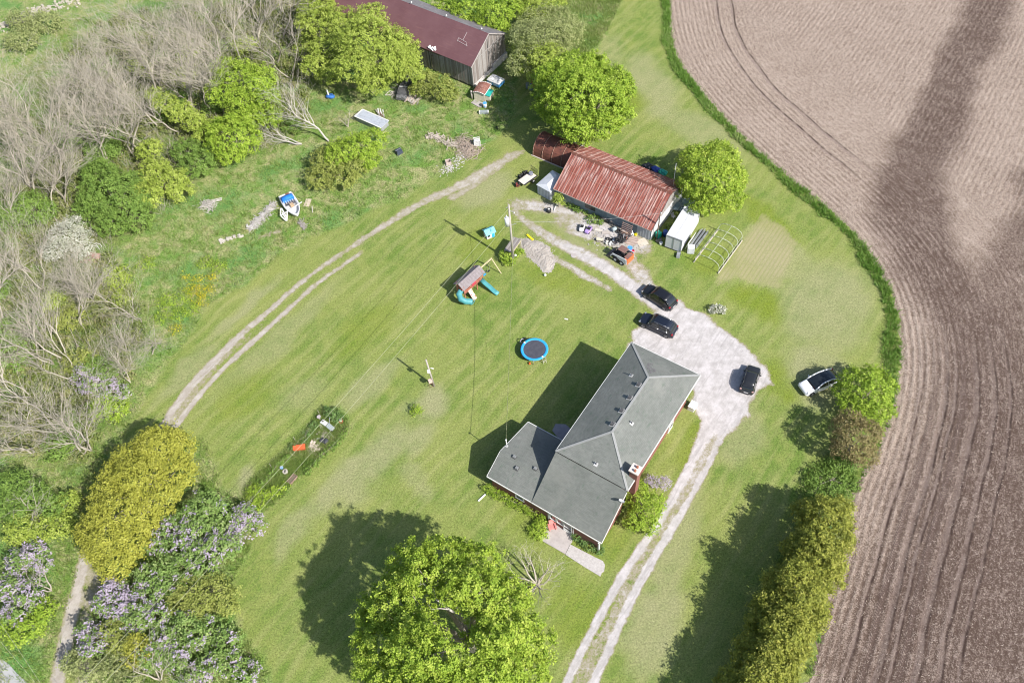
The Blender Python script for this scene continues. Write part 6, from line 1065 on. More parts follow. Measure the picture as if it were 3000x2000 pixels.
small('brick_paving', 'small reddish paved patch beside the white bench frame', 'paving', (272, 757), lambda q: [MB().box((x * .62, y * .62, .04), (.6, .6, .07)).build('slab', M('paving_red', (.36, .20, .16), (.44, .28, .23), 2, .9), q) for x in range(-2, 2) for y in range(-1, 2)], -.2)
# ------------------------------------------------------------ garden strip in the lawn
k9 = lambda x, y: (780 + x / 5.225, 1160 + y / 5.225)
small('orange_planter', 'bright orange-red rectangular planter box in the overgrown garden strip', 'planter', k9(520, 815), lambda q: (MB().box((0, 0, .3), (1.3, .52, .5)).build('body', M('planter_orange', (.68, .11, .04), (.60, .12, .06), 2, .6), q), MB().box((0, 0, .57), (1.4, .6, .05)).build('lid', M('planter_lid', (.72, .14, .05), None, 2, .6), q)), R(5))
loose('twig_heap', 'round heap of pinkish dry twigs right of the orange planter', [k9(700, 760), k9(750, 800)], 260, .22, M('twig_pink', (.48, .38, .32), (.62, .53, .46), 3, .9), .36, 41, hump=.4, length=2.4, flat=.1)
small('black_bag', 'black plastic sack lying beside white boards in the garden strip', 'sack', k9(915, 690), bag(TARP, (.55, .42, .35), 2, 9)); small('white_board', 'pair of white boards right above the black sack', 'boards', k9(985, 590), planks(2, 1.0, .2, WHITE, .4, .05, 2, .15), R(-50)); small('white_pipe_end', 'short white board pointing left from the black sack', 'board', k9(825, 655), lambda q: MB().box((0, 0, .15), (.75, .18, .12)).build('board', WHITE, q), R(8)); loose('thin_stakes', 'bundle of thin brown stakes fanned out above the black sack', [k9(880, 540), k9(930, 600)], 26, .3, BARK, .25, 43, hump=.2, length=4, flat=.1)
small('white_crate', 'white plastic crate with a dark hole near the top of the garden strip', 'crate', k9(895, 432), lambda q: (MB().box((0, 0, .25), (.75, .5, .45)).build('body', WHITE, q), MB().box((-.2, .05, .485), (.2, .2, .03)).build('opening', PLAST, q)), R(-38)); small('grey_cart', 'crumpled grey metal cart against the white crate', 'cart', k9(990, 495), lambda q: (MB().box((0, 0, .3), (.95, .55, .3), rx=.2).build('tray', M('cart_green', (.26, .30, .30), (.40, .43, .43), 5, .6), q), MB().cyl((.4, -.3, .2), (.4, -.24, .2), .2).build('wheel', RUB, q), MB().beam((-.4, .2, .4), (-.7, .7, .9), .05).build('handle', GF, q)), R(-45))
small('red_pot', 'terracotta pot with a white ball at the right end of the garden strip', 'pot', k9(1150, 400), lambda q: (MB().cyl((0, 0, 0), (0, 0, .4), .22, .3, 14).build('body', M('terracotta', (.38, .10, .06), None, 2, .8), q), MB().ball((0, 0, .5), .2, 10, 7).build('globe', WHITE, q))); small('bird_bath', 'small pale bird bath left of the leafy clump in the garden strip', 'bird bath', k9(825, 360), lambda q: (MB().cyl((0, 0, 0), (0, 0, .6), .08).build('stem', CONC, q), MB().cyl((0, 0, .6), (0, 0, .7), .2, .24, 14).build('bowl', CONC, q)))
small('blue_watering_can', 'blue plastic can at the lower end of the garden strip', 'can', k9(245, 1110), lambda q: (MB().cyl((0, 0, 0), (0, 0, .4), .2, .18, 12).build('body', M('can_blue', (.20, .36, .75), None, 2, .4), q), MB().torus((0, 0, .45), .14, .02, 12, 5, 'y').build('handle', WHITE, q))); small('grey_stool', 'grey round stone seat beside the blue can', 'stone seat', k9(300, 1170), lambda q: (MB().cyl((0, 0, 0), (0, 0, .35), .28, .3, 14).build('body', STONE, q), MB().box((.0, 0, .37), (.12, .3, .04)).build('slot', PLAST, q)))
small('wooden_planter', 'long brown wooden planter near the lower end of the garden strip', 'planter', k9(405, 1280), lambda q: ([MB().box((0, s * .28, .18), (1.15, .05, .35)).build('side', M('planter_brown', (.24, .16, .12), (.32, .23, .18), 2, .9), q) for s in (-1, 1)], [MB().box((s * .56, 0, .18), (.05, .5, .35)).build('end', M('planter_brown', (.24, .16, .12)), q) for s in (-1, 1)], MB().box((0, 0, .14), (1.05, .5, .26)).build('soil', M('soil_brown', (.20, .15, .12), None, 4, .95), q)), R(52))
for i, (x, y, lb) in enumerate(((825, 300, 'thin garden stake beside the bird bath'), (455, 700, 'thin garden stake above the orange planter'), (95, 1110, 'thin garden stake at the left edge of the garden strip'))): small('garden_stake', lb, 'stake', k9(x, y), lambda q: MB().cyl((0, 0, 0), (0, 0, 1.25), .022, n=5).build('stake', BARK, q))
# ------------------------------------------------------------ by the house door
def adir(q):
    PKC = M('chair_pink', (.66, .22, .20), (.72, .27, .25), 2, .5)
    for i in range(5): MB().box((.0 + .0, -.24 + i * .12, .36), (.52, .105, .025), ry=.12).build('seat_slat', PKC, q)
    for i in range(5): MB().slab([(-.26, -.25 + i * .115, .34), (-.26, -.15 + i * .115, .34), (-.52, -.16 + i * .105 + .0, 1.0 + .05 * (i in (1, 2, 3))), (-.52, -.25 + i * .105, 1.0 + .05 * (i in (1, 2, 3)))], .02).build('back_slat', PKC, q)
    for s in (-1, 1):
        MB().box((.02, s * .36, .58), (.72, .13, .03)).build('armrest', PKC, q); MB().beam((.28, s * .33, 0), (.28, s * .33, .57), .07, .04).build('leg', PKC, q); MB().beam((-.5, s * .28, 0), (.1, s * .28, .36), .07, .04).build('leg', PKC, q)
small('adirondack_chair', 'pink slatted garden chair on the patio by the front door', 'chair', (1618, 1547), adir, R(-80))
small('downspout_extension', 'short white spout lying on the lawn off the wing corner', 'spout', (1412, 1458), lambda q: MB().box((0, 0, .08), (1.1, .16, .1)).build('spout', WHITE, q), R(42))
small('white_litter', 'small white board lying alone on the lawn above the trampoline', 'board', (1659, 935), lambda q: MB().box((0, 0, .04), (.45, .15, .04)).build('board', WHITE, q), -.4)
small('green_tag', 'pale blue board propped among the lilacs at the lawn corner', 'board', (665, 1498), lambda q: MB().slab([(-.5, -.3, 1.5), (.5, -.3, 1.5), (.5, .35, 1.9), (-.5, .35, 1.9)], .05).build('board', M('pale_blue_board', (.40, .46, .55), None, 2, .6), q), -.8)
def vis(P, pad=6):                                            # keep what the camera (or one a step aside) can see
    d = np.column_stack([P, np.zeros(len(P))]) - np.array([0, 0, CAM_H]); z = d @ CF; x = 1500 + FPX * (d @ CR) / z; y = 1000 - FPX * (d @ CU) / z; return (x > -200) & (x < 3200) & (y > -200) & (y < 2200)
# ------------------------------------------------------------ leafy trees and bushes, crown centres measured in the photograph
def ab(px, py, h, r, rz_=None): m_ = mpp(px, py); return r * m_
def blobs_px(lst, loc):
    """list of (px,py,h,rx_px,rz_m) -> lobes relative to loc"""
    out = []
    for px, py, h, r, rz_ in lst: p = G(px, py, h); rr_ = r * mpp(px, py) * .97; out.append((p[0] - loc[0], p[1] - loc[1], h, rr_, rr_ * .95, rz_))
    return out
def tree_px(name, label, cat, lst, mat, seed, base=None, group=None, tr=.2, bark=None, **k):
    b = base if base is not None else G(*(np.mean([q[:2] for q in lst], 0)), float(np.mean([q[2] for q in lst]))); loc = (b[0], b[1], 0); root = thing(name, label, cat, loc, 0, group); bl = blobs_px(lst, loc)
    link('trunk', trunk_mesh(bl, tr, seed), bark or BARK, root); link('crown', foliage_mesh('crown', bl, seed=seed, **k), LEAF[mat], root); return root
def fill_lobes(outline, n, h0, h1, r0, r1, seed, rz=.8):
    """lobes scattered inside a pixel outline (3000 wide) with heights falling to its edge"""
    rg = np.random.default_rng(seed); O = np.array(outline, float); out = []; lo, hi = O.min(0), O.max(0); t_ = 0; pts = []
    while len(out) < n and t_ < 4000:
        t_ += 1; p = rg.uniform(lo, hi); s = sdf(p[None], O)[0]
        r = rg.uniform(r0, r1)
        if s < r * .55: continue
        if any(np.hypot(*(p - q)) < .62 * (r + r2) * .8 for q, r2 in pts): continue
        pts.append((p, r)); f = min(1, s / (r1 * 2.2)); m_ = mpp(*p); out.append((p[0], p[1], h0 + (h1 - h0) * f * rg.uniform(.8, 1), r, r * m_ * rz))
    return out
# the great maple by the bottom edge: uneven crown with a gap where a dead limb shows
O = [(1330, 1590), (1420, 1600), (1490, 1680), (1560, 1780), (1600, 1880), (1590, 2000), (1540, 2080), (1400, 2140), (1240, 2140), (1120, 2060), (1060, 1960), (1045, 1850), (1080, 1790), (1050, 1760), (1120, 1700), (1160, 1610), (1240, 1590)]
L_ = fill_lobes(O, 46, 5.0, 11.5, 42, 72, 5, .75)
L_ += [(1200, 1660, 6.5, 62, 1.5), (1300, 1650, 7, 66, 1.6), (1400, 1660, 7, 62, 1.6), (1480, 1760, 7, 66, 1.6), (1520, 1860, 6.5, 66, 1.6), (1500, 1950, 6, 66, 1.6), (1130, 1780, 6.5, 62, 1.5), (1120, 1880, 6.5, 66, 1.6), (1200, 1930, 7, 66, 1.6), (1240, 1780, 8.5, 72, 1.9), (1210, 1850, 8, 66, 1.8), (1440, 1850, 8, 60, 1.7), (1400, 1740, 8.5, 66, 1.8), (1110, 1975, 5.5, 60, 1.5), (1420, 1990, 6, 66, 1.6), (1300, 2010, 6, 62, 1.5), (1230, 2000, 6.3, 60, 1.5)]; L_ = [q for q in L_ if seg_dist(np.array([q[:2]], float), np.array([[1275., 1760], [1340, 1850], [1385, 1910], [1350, 1950]]))[0][0] > q[3] * .80 + 14]
L_ = [(a, b, c * 1.25, d, e) for a, b, c, d, e in L_]; mb_ = G(1388, 1905); T = tree_px('maple_tree', 'huge bright green maple at the bottom edge with a bare limb in its crown', 'tree', L_, 'maple', 3, base=mb_, tr=.55, dens=3.0, per=38, size=.235, clump=.27, inner=.3, aspect=.62, ragged=.20)
rg = random.Random(4); lim = [(0, 0, .5, .0, .3, 4.0, .45, .36)]; p0 = Vector((-.2, .5, 7.6)); e_ = G(1275, 1765, 11.0) - mb_
br_, _b = branchy(77, h=4.6, spread=.55, levels=3, r0=.24, kids=(1,), trunk_frac=.25); sg = np.array(br_ + _b)
dirv = Vector(tuple(e_)) - p0; qn = Vector((0, 0, 1)).rotation_difference(dirv.normalized()); Mq = np.array(qn.to_matrix())
sg[:, :3] = sg[:, :3] @ Mq.T + np.array(p0); sg[:, 3:6] = sg[:, 3:6] @ Mq.T + np.array(p0); V, F = sticks(np.vstack([sg, [lim[0]]]), 5); link('bare_limb', np_mesh('bare_limb', V, F, smooth=True), DEADW, T)
# others
tree_px('round_maple', 'round yellow-green maple at the right end of the workshop', 'tree', [(2080, 520, 5.6, 80, 2.6), (2040, 470, 5, 50, 1.7), (2110, 460, 5, 50, 1.7), (2140, 520, 4.6, 44, 1.8), (2130, 575, 4, 48, 1.6), (2070, 590, 3.4, 48, 1.5), (2030, 540, 4, 45, 1.7), (2085, 510, 6.6, 50, 1.6), (2100, 440, 4.4, 36, 1.2)], 'maple', 8, tr=.25, dens=5.5, per=18, size=.26, clump=.26, inner=.3)
tree_px('big_maple', 'large bright green maple shading the yard between barn and workshop', 'tree', fill_lobes([(1600, 190), (1690, 150), (1760, 175), (1840, 215), (1835, 300), (1840, 350), (1790, 400), (1710, 415), (1620, 385), (1590, 330), (1570, 260)], 16, 4.2, 9.5, 42, 66, 12) + [(1690, 270, 9.5, 80, 2.6), (1760, 300, 8.5, 62, 2.2), (1680, 350, 6.5, 58, 1.9), (1740, 375, 4.8, 45, 1.5), (1630, 230, 8, 55, 2), (1810, 240, 6, 40, 1.5), (1640, 330, 5, 45, 1.5), (1700, 395, 3.4, 36, 1.2)], 'bright', 13, tr=.4, dens=3.6, per=22, size=.30, clump=.30, base=G(1720, 400), inner=.3)
tree_px('willow_tree', 'paler feathery willow right of the barn behind the big maple', 'tree', fill_lobes([(1490, 60), (1560, 20), (1660, 25), (1700, 60), (1690, 150), (1600, 200), (1520, 230), (1495, 160)], 18, 3.5, 7, 34, 52, 14) + [(1570, 110, 7, 60, 2.2), (1630, 100, 6.5, 50, 1.9)], 'pale', 15, tr=.25, dens=5, per=12, size=.26, clump=.32)
tree_px('willow_tree', 'yellow-green willow between the pale willow and the barn gable', 'tree', [(1545, 180, 4.2, 42, 1.5), (1585, 230, 4, 40, 1.4), (1600, 170, 6, 48, 1.7), (1535, 130, 4.4, 34, 1.3)], 'yellow', 16, tr=.2, dens=5, per=12, size=.3, clump=.32)
for i, (lst, mt, lb, lo_) in enumerate((
    ([(1070, 110, 8.5, 75, 2.4), (1040, 190, 6.5, 60, 2), (1120, 170, 7, 58, 2), (1155, 195, 5, 40, 1.4), (1090, 240, 4.2, 48, 1.6), (1020, 120, 7, 48, 1.8), (1190, 170, 5, 40, 1.5), (1150, 120, 6.5, 44, 1.6), (1080, 55, 7.5, 48, 1.8), (1000, 60, 6.5, 48, 1.6)], 'yellow', 'large yellow-green tree hiding the left half of the barn', 20),
    ([(930, 60, 6, 55, 2), (960, 140, 5, 48, 1.7), (925, 190, 4, 42, 1.4), (965, 215, 3, 38, 1.2), (930, 10, 6, 50, 2)], 'yellow', 'yellow-green tree at the woodland edge left of the barn trees', 21),
    ([(690, 215, 6, 52, 1.8), (745, 240, 6, 58, 2), (655, 265, 5, 48, 1.7), (700, 290, 4.5, 45, 1.6), (770, 290, 4, 42, 1.5), (735, 340, 3, 40, 1.3), (790, 345, 2.6, 36, 1.1), (655, 200, 5.5, 36, 1.4)], 'bright', 'vivid green tree in the middle of the leafless wood', 22),
    ([(680, 400, 3.4, 66, 2.2), (640, 380, 2.8, 44, 1.5), (720, 410, 2.6, 46, 1.5), (675, 450, 2, 42, 1.3), (700, 355, 3, 42, 1.4)], 'bright', 'round vivid green tree below the taller vivid green one', 23),
    ([(455, 275, 5, 24, .9), (480, 300, 4.6, 34, 1.2), (525, 325, 4, 38, 1.2), (565, 355, 3.2, 36, 1.2), (595, 385, 2.4, 34, 1)], 'yellow', 'slender yellow-green tree leaning up and left among bare trunks', 24),
    ([(320, 560, 3.2, 80, 2.2), (370, 600, 2.6, 66, 1.9), (290, 510, 2.8, 52, 1.6), (400, 640, 2, 48, 1.4), (330, 650, 1.8, 52, 1.4), (270, 590, 2.0, 46, 1.3), (380, 540, 2.6, 46, 1.4)], 'dark', 'broad dull green thicket tree at the edge of the rough meadow', 25),
    ([(450, 500, 3, 44, 1.4), (500, 530, 2.6, 50, 1.5), (530, 560, 1.8, 36, 1.1), (440, 440, 3, 38, 1.2), (430, 570, 2.4, 46, 1.3)], 'yellow', 'yellow-green bush right of the broad green thicket', 26),
    ([(580, 480, 2.0, 52, 1.3), (545, 440, 2.2, 40, 1.2), (610, 450, 1.6, 36, 1)], 'dark', 'low mid-green bush under the round vivid tree', 27),
    ([(1000, 450, 2.6, 48, 1.5), (1050, 430, 2.8, 50, 1.6), (1090, 410, 2.4, 42, 1.3), (1075, 465, 1.8, 38, 1.1)], 'bright', 'bright green bush left of the navy tarpaulin', 28),
    ([(960, 470, 2, 50, 1.3), (1000, 520, 1.6, 46, 1.1), (940, 520, 1.4, 44, 1), (1030, 490, 1.8, 44, 1.1)], 'olive', 'olive green bush below the dead fallen tree', 29),
    ([(1370, 30, 5, 52, 1.9), (1440, 40, 5.5, 52, 2), (1310, 20, 4, 44, 1.6), (1500, 20, 5, 48, 1.8), (1390, 80, 3.4, 36, 1.3), (1460, 85, 3.6, 36, 1.3)], 'bright', 'row of bright green crowns behind the barn roof', 30),
    ([(1290, 250, 2.4, 36, 1.3), (1250, 235, 2.4, 38, 1.3), (1310, 275, 1.6, 32, 1), (1230, 260, 1.6, 30, .9)], 'olive', 'olive-brown shrub growing against the barn side wall', 31),
    ([(1560, 15, 5, 52, 1.9), (1610, -10, 5, 50, 1.9)], 'yellow', 'yellow-green crown cut by the top edge right of the barn', 32),
    ([(1185, 180, 5.0, 40, 1.5), (1215, 215, 3.6, 34, 1.2), (1150, 220, 3.2, 28, 1.0), (1195, 130, 5.2, 30, 1.3)], 'yellow', 'smaller yellow-green tree overlapping the barn side wall', 33))):
    tree_px('leafy_tree' if 'bush' not in lb and 'shrub' not in lb else 'leafy_bush', lb, 'tree' if 'bush' not in lb and 'shrub' not in lb else 'bush', lst, mt, lo_, tr=.16, dens=4.6, per=16, size=.27, clump=.28)
# right hand edge trees
tree_px('roadside_maple', 'bright green tree at the field edge behind the white car', 'tree', [(a, b_, c * .74, d, e * .85) for a, b_, c, d, e in [(2540, 1150, 3.8, 62, 2.0), (2500, 1120, 3.4, 44, 1.5), (2580, 1130, 3.2, 42, 1.4), (2580, 1195, 2.4, 40, 1.2), (2500, 1180, 2.8, 44, 1.3), (2550, 1100, 3, 36, 1.2), (2540, 1220, 2, 40, 1.1), (2480, 1150, 3, 34, 1.1)]], 'bright', 40, dens=7, per=12, size=.27, clump=.26)
tree_px('bronze_shrub', 'bronze-brown leaved tree just below the bright field-edge tree', 'tree', [(2500, 1290, 3.4, 58, 1.8), (2540, 1270, 3, 42, 1.4), (2470, 1310, 2.6, 36, 1.2), (2530, 1330, 2.2, 40, 1.2), (2490, 1240, 3.2, 40, 1.4)], 'brown', 41, dens=7, per=11, size=.26, clump=.28)
tree_px('scrub_patch', 'low blue-green scrub between the bronze tree and the golden hedge', 'bush', [(2400, 1400, .35, 44, .4), (2450, 1380, .4, 44, .45), (2430, 1440, .35, 42, .4), (2480, 1420, .3, 36, .35), (2385, 1440, .35, 36, .4), (2470, 1350, .4, 34, .4), (2440, 1410, .4, 40, .45)], 'dark', 42, dens=9, per=10, size=.24, clump=.28, tr=.08)
hedge = [((2430, 1520, 3.8, 62, 1.9), (2460, 1490, 3, 36, 1.3), (2400, 1500, 3.2, 44, 1.6), (2450, 1570, 3.2, 44, 1.5), (2380, 1530, 4.2, 46, 1.8)), ((2400, 1630, 4.2, 66, 2.1), (2440, 1650, 3, 38, 1.4), (2350, 1600, 4.4, 52, 2), (2390, 1690, 3.4, 44, 1.6)), ((2350, 1750, 4.2, 64, 2.1), (2390, 1790, 3, 38, 1.3), (2290, 1710, 4.6, 54, 2.1), (2330, 1690, 5, 42, 1.8)), ((2300, 1850, 4.2, 62, 2), (2340, 1870, 3, 38, 1.3), (2240, 1800, 4.8, 52, 2), (2260, 1760, 5.2, 44, 1.8)), ((2260, 1950, 3.8, 60, 1.9), (2300, 1960, 2.8, 40, 1.3), (2200, 1900, 4.6, 54, 2), (2220, 1990, 4, 50, 1.8)), ((2210, 2060, 4, 66, 2), (2270, 2040, 3, 46, 1.5), (2150, 2000, 4.6, 50, 2))]
def hedge_h(q):
    a, b_, c, d, e = q; off = (a - 2430) * .928 + (b_ - 1480) * .373     # right of the row's axis is positive
    return (a, b_, c * 1.12 if off > -25 else (c * .5 if off < -55 else c * .72), d, e * (1.05 if off > -25 else .85))
for i, (l_, lb) in enumerate(zip(hedge, ('golden-green tree at the upper end of the hedgerow beside the field', 'golden-green tree second from the upper end of the field hedgerow', 'golden-green tree in the middle of the field hedgerow above a ragged one', 'ragged golden-green tree fourth down the field hedgerow', 'golden-green hedgerow tree standing just above the bottom edge', 'golden-green hedgerow tree cut off by the bottom edge'))): tree_px('hedgerow_tree', lb, 'tree', [hedge_h((a, b_, c, d, e)) for a, b_, c, d, e in l_] + [hedge_h(q) for q in ((l_[0][0] + dx, l_[0][1] + dy, hh, 40, 1.3) for dx, dy, hh in ((-45, 55, 4.2), (30, 65, 3.6), (-10, 95, 3.8), (-70, -20, 4.0)))], 'hedge', 50 + i, group='golden hedgerow along the field', dens=6.5, per=14, size=.27, clump=.28, tr=.2, inner=.42)
# clipped golden hedge at the lower left
HO = [(400, 1255), (470, 1240), (545, 1255), (575, 1300), (560, 1370), (520, 1440), (480, 1500), (430, 1570), (410, 1630), (370, 1690), (310, 1680), (262, 1620), (255, 1560), (262, 1490), (300, 1430), (330, 1370), (350, 1310)]
tree_px('golden_hedge', 'long dense golden hedge tree beside the dirt lane at the lower left', 'hedge', fill_lobes(HO, 30, 3.0, 4.2, 42, 62, 61, .9) + [(470, 1310, 4, 70, 2.0), (410, 1400, 4.2, 72, 2.0), (350, 1500, 4.2, 72, 2.0), (320, 1590, 4, 62, 1.8)], 'gold', 62, dens=8, per=12, size=.25, clump=.28, tr=.3, inner=.15)
# lilac thickets
def lil(lb, lst, seed, fl, grp='lilac bushes in flower', mt='lilac', **k): tree_px('lilac_bush', lb, 'lilac', lst, mt, seed, group=grp, dens=6.5, per=10, size=.27, clump=.25, tr=.1, flow=fl, bark=BARKD, inner=.3, **k)
for i, (lst, fl, lb) in enumerate((
    ([(600, 1480, 2.6, 44, 1.3), (560, 1500, 2.4, 36, 1.1), (640, 1500, 2.4, 40, 1.2), (590, 1540, 2.4, 42, 1.2), (650, 1550, 2.2, 40, 1.1)], .05, 'leafiest lilac bush, at the top of the lower left lilac thicket'),
    ([(720, 1505, 2.2, 34, 1), (745, 1540, 1.8, 30, .9), (700, 1550, 2, 32, .9)], .6, 'pinkish lilac bush nearest the lawn corner, under the power lines'),
    ([(500, 1545, 2.5, 38, 1.2), (470, 1590, 2.5, 38, 1.2), (520, 1600, 2.5, 42, 1.2), (550, 1560, 2.6, 36, 1.1)], .28, 'mixed pink and green lilac bush beside the golden hedge'),
    ([(620, 1610, 2.5, 44, 1.3), (670, 1600, 2.3, 38, 1.1), (600, 1650, 2.4, 40, 1.2), (570, 1610, 2.5, 36, 1.1)], .28, 'grey-flowered lilac bush in the centre of the thicket'),
    ([(430, 1690, 2.3, 38, 1.1), (480, 1670, 2.5, 40, 1.2), (540, 1660, 2.4, 44, 1.2), (500, 1710, 2.3, 38, 1.1)], .10, 'green bush with one round pink cluster below the golden hedge'),
    ([(330, 1730, 2.2, 38, 1.1), (310, 1770, 2.2, 36, 1.1), (350, 1790, 2.3, 38, 1.1), (370, 1740, 2.2, 32, 1)], .65, 'strongly lilac-coloured bush overhanging the dirt lane'),
    ([(420, 1770, 2.4, 42, 1.2), (400, 1820, 2.3, 42, 1.2), (460, 1800, 2.4, 40, 1.2), (440, 1740, 2.3, 36, 1.1)], .32, 'pale lilac bush right of the strongly coloured one'),
    ([(260, 1850, 2, 34, 1), (270, 1900, 2, 34, 1), (300, 1870, 2, 34, 1)], .5, 'lilac bush at the lane edge near the bottom'),
    ([(540, 1830, 2.2, 42, 1.2), (580, 1860, 2.2, 42, 1.2), (620, 1840, 2, 42, 1.1), (670, 1870, 1.8, 40, 1.1), (640, 1900, 1.8, 38, 1)], .12, 'green bush with few flowers at the lawn side of the lower thicket'),
    ([(480, 1870, 2.2, 40, 1.2), (450, 1920, 2.2, 40, 1.2), (520, 1920, 2.2, 42, 1.2)], .22, 'sparsely flowered lilac bush near the bottom edge'),
    ([(620, 1950, 1.8, 42, 1.1), (680, 1940, 1.6, 40, 1), (720, 1970, 1.4, 38, .9), (570, 1980, 1.8, 40, 1)], .25, 'greyish lilac bush cut by the bottom edge beside the lawn'))): lil(lb, lst, 70 + i, fl)
for i, (lst, fl, lb) in enumerate((
    ([(60, 1640, 2.2, 42, 1.2), (100, 1620, 2, 36, 1.1), (120, 1650, 1.8, 30, .9)], .55, 'upper lilac bush among the roadside brush left of the lane'),
    ([(30, 1720, 2.2, 40, 1.2), (80, 1740, 2, 42, 1.1), (50, 1790, 2, 40, 1.1)], .42, 'lower lilac bush among the roadside brush left of the lane'))): lil(lb, lst, 85 + i, fl, 'lilacs in the roadside brush')
tree_px('golden_bush', 'yellow leafed bush standing in the middle of the lower lilacs', 'bush', [(400, 1890, 2.4, 34, 1.1), (430, 1910, 2.2, 30, 1), (390, 1930, 2, 28, .9)], 'gold', 90, dens=7, per=10, size=.26, clump=.28, tr=.1)
for i, (lst, mt, lb) in enumerate((([(560, 1730, 2.2, 50, 1.2), (620, 1730, 2.2, 50, 1.2), (660, 1760, 1.8, 44, 1), (580, 1780, 2, 42, 1.1), (520, 1770, 2, 36, 1)], 'olive', 'dull green bush spreading between the two lilac thickets'), ([(40, 1420, 2.6, 46, 1.5), (100, 1450, 2.4, 44, 1.4), (150, 1480, 2, 42, 1.2), (60, 1500, 2, 44, 1.2), (20, 1480, 2, 40, 1.2)], 'dark', 'dark-edged bush around the bare white tree left of the lane'), ([(60, 1550, 2, 46, 1.2), (120, 1550, 1.8, 42, 1.1), (180, 1540, 1.4, 38, .9), (200, 1470, 1.2, 34, .8)], 'yellow', 'yellow-green brush just above the roadside lilacs'), ([(60, 1850, 1.2, 44, .9), (100, 1830, 1.2, 38, .8), (20, 1830, 1.2, 40, .9), (130, 1780, 1.2, 30, .8)], 'bright', 'bright green weedy bush below the roadside lilacs'),
    ([(220, 1940, 1.4, 40, .9), (260, 1960, 1.4, 44, 1), (330, 1950, 1.8, 42, 1), (380, 1985, 1.8, 40, 1)], 'pale', 'greyish pale bush at the bottom edge beside the lane'), ([(330, 1850, 2, 38, 1.1), (350, 1890, 2, 34, 1)], 'olive', 'olive bush between lane lilacs and the yellow bush'))): tree_px('thicket_bush', lb, 'bush', lst, mt, 92 + i, dens=7, per=10, size=.25, clump=.28, tr=.08)
tree_px('blossoming_bush', 'white blossoming bush at the left woodland edge', 'bush', [(190, 690, 2.6, 44, 1.4), (230, 700, 2, 40, 1.2), (160, 730, 2.2, 38, 1.2), (240, 735, 1.6, 32, .9), (210, 660, 2.4, 34, 1.1)], 'white', 100, dens=7, per=10, size=.22, clump=.3, tr=.1)
tree_px('woodland_lilac', 'pale flowering shrub low in the left wood above the golden hedge', 'bush', [(270, 1120, 1.8, 36, 1), (320, 1140, 1.6, 34, .9), (240, 1100, 1.8, 30, .9), (360, 1150, 1.2, 26, .7)], 'lilac', 101, dens=7, per=10, size=.24, clump=.28, tr=.08, flow=.55)
for i, (lst, mt, lb) in enumerate((([(310, 1090, 1.4, 40, 1), (270, 1070, 1.4, 36, .9)], 'dark', 'green bush above the pale flowering shrub in the left wood'), ([(300, 1190, 1.2, 42, .9), (340, 1200, 1, 34, .7)], 'bright', 'bright green bush below the pale flowering shrub in the left wood'), ([(80, 600, 2.2, 52, 1.4), (120, 620, 1.8, 44, 1.1), (40, 640, 2, 44, 1.2)], 'dark', 'green shrub at the far left near the blossoming bush'), ([(200, 930, 1.4, 44, 1), (230, 1060, 1.4, 44, 1)], 'olive', 'low dull bush under the bare trees of the left wood'), ([(310, 440, 2, 40, 1.2), (330, 400, 2.2, 34, 1.1)], 'dark', 'green bush deep among bare trunks above the green thicket'))): tree_px('wood_bush', lb, 'bush', lst, mt, 110 + i, dens=6, per=10, size=.28, clump=.32, tr=.08)
for i, (px, py, r, lb) in enumerate(((60, 55, 36, 'round dull shrub in the far upper left meadow'), (130, 62, 42, 'larger round shrub in the far upper left meadow beside the stone bank'), (65, 115, 44, 'spreading grey-green shrub lowest in the upper left meadow'))): tree_px('meadow_shrub', lb, 'shrub', [(px, py, 1.6, r, 1.4), (px + r * .5, py + 8, 1.3, r * .6, 1), (px - r * .5, py + 10, 1.3, r * .6, 1)], 'pale', 120 + i, dens=4, per=9, size=.34, clump=.45, tr=.1)
# by the house
tree_px('lilac_bush', 'lilac bush in flower between the driveway and the chimney side of the house', 'lilac', [(1890, 1500, 1.9, 44, 1.2), (1870, 1460, 2, 36, 1.1), (1920, 1470, 1.7, 32, .9), (1860, 1520, 1.4, 34, .9), (1900, 1535, 1.2, 32, .8), (1870, 1425, 1.8, 26, .8)], 'bright', 130, dens=9, per=11, size=.22, clump=.22, tr=.08)
tree_px('lilac_blossom', 'two pale purple lilac flower heads rising over the driveway bush', 'lilac', [(1910, 1412, 1.9, 20, .7), (1945, 1415, 1.8, 20, .7)], 'lilac', 131, dens=11, per=10, size=.16, clump=.2, tr=.04, flow=.95)
tree_px('hosta_clump', 'dark green strappy plant clump left of the patio', 'plant', [(1577, 1556, .45, 26, .5), (1580, 1535, .45, 20, .4)], 'bright', 132, dens=14, per=9, size=.34, clump=.2, tr=.03, aspect=.22, upb=.9)
tree_px('foundation_plants', 'leafy border of plants under the brick wall beside the concrete walk', 'plants', [(1690, 1570, .4, 17, .4), (1710, 1583, .4, 18, .4), (1732, 1597, .4, 18, .4), (1752, 1608, .35, 17, .35)], 'blue', 133, dens=13, per=8, size=.26, clump=.18, tr=.02, aspect=.35)
tree_px('fern_border', 'long green fern border growing along the wall of the wing', 'plants', [(1428, 1430, .4, 16, .4), (1450, 1442, .4, 18, .4), (1475, 1455, .4, 19, .4), (1502, 1467, .4, 18, .4), (1530, 1482, .4, 17, .4), (1556, 1495, .45, 17, .4), (1582, 1507, .45, 19, .4), (1600, 1515, .4, 14, .35)], 'bright', 134, dens=13, per=8, size=.24, clump=.18, tr=.02, aspect=.3)
tree_px('flower_bush', 'small white flowering bush alone on the lawn right of the parked cars', 'bush', [(2100, 903, .45, 17, .45), (2112, 908, .4, 14, .4), (2090, 908, .35, 12, .35)], 'white', 135, dens=16, per=9, size=.2, clump=.15, tr=.03)
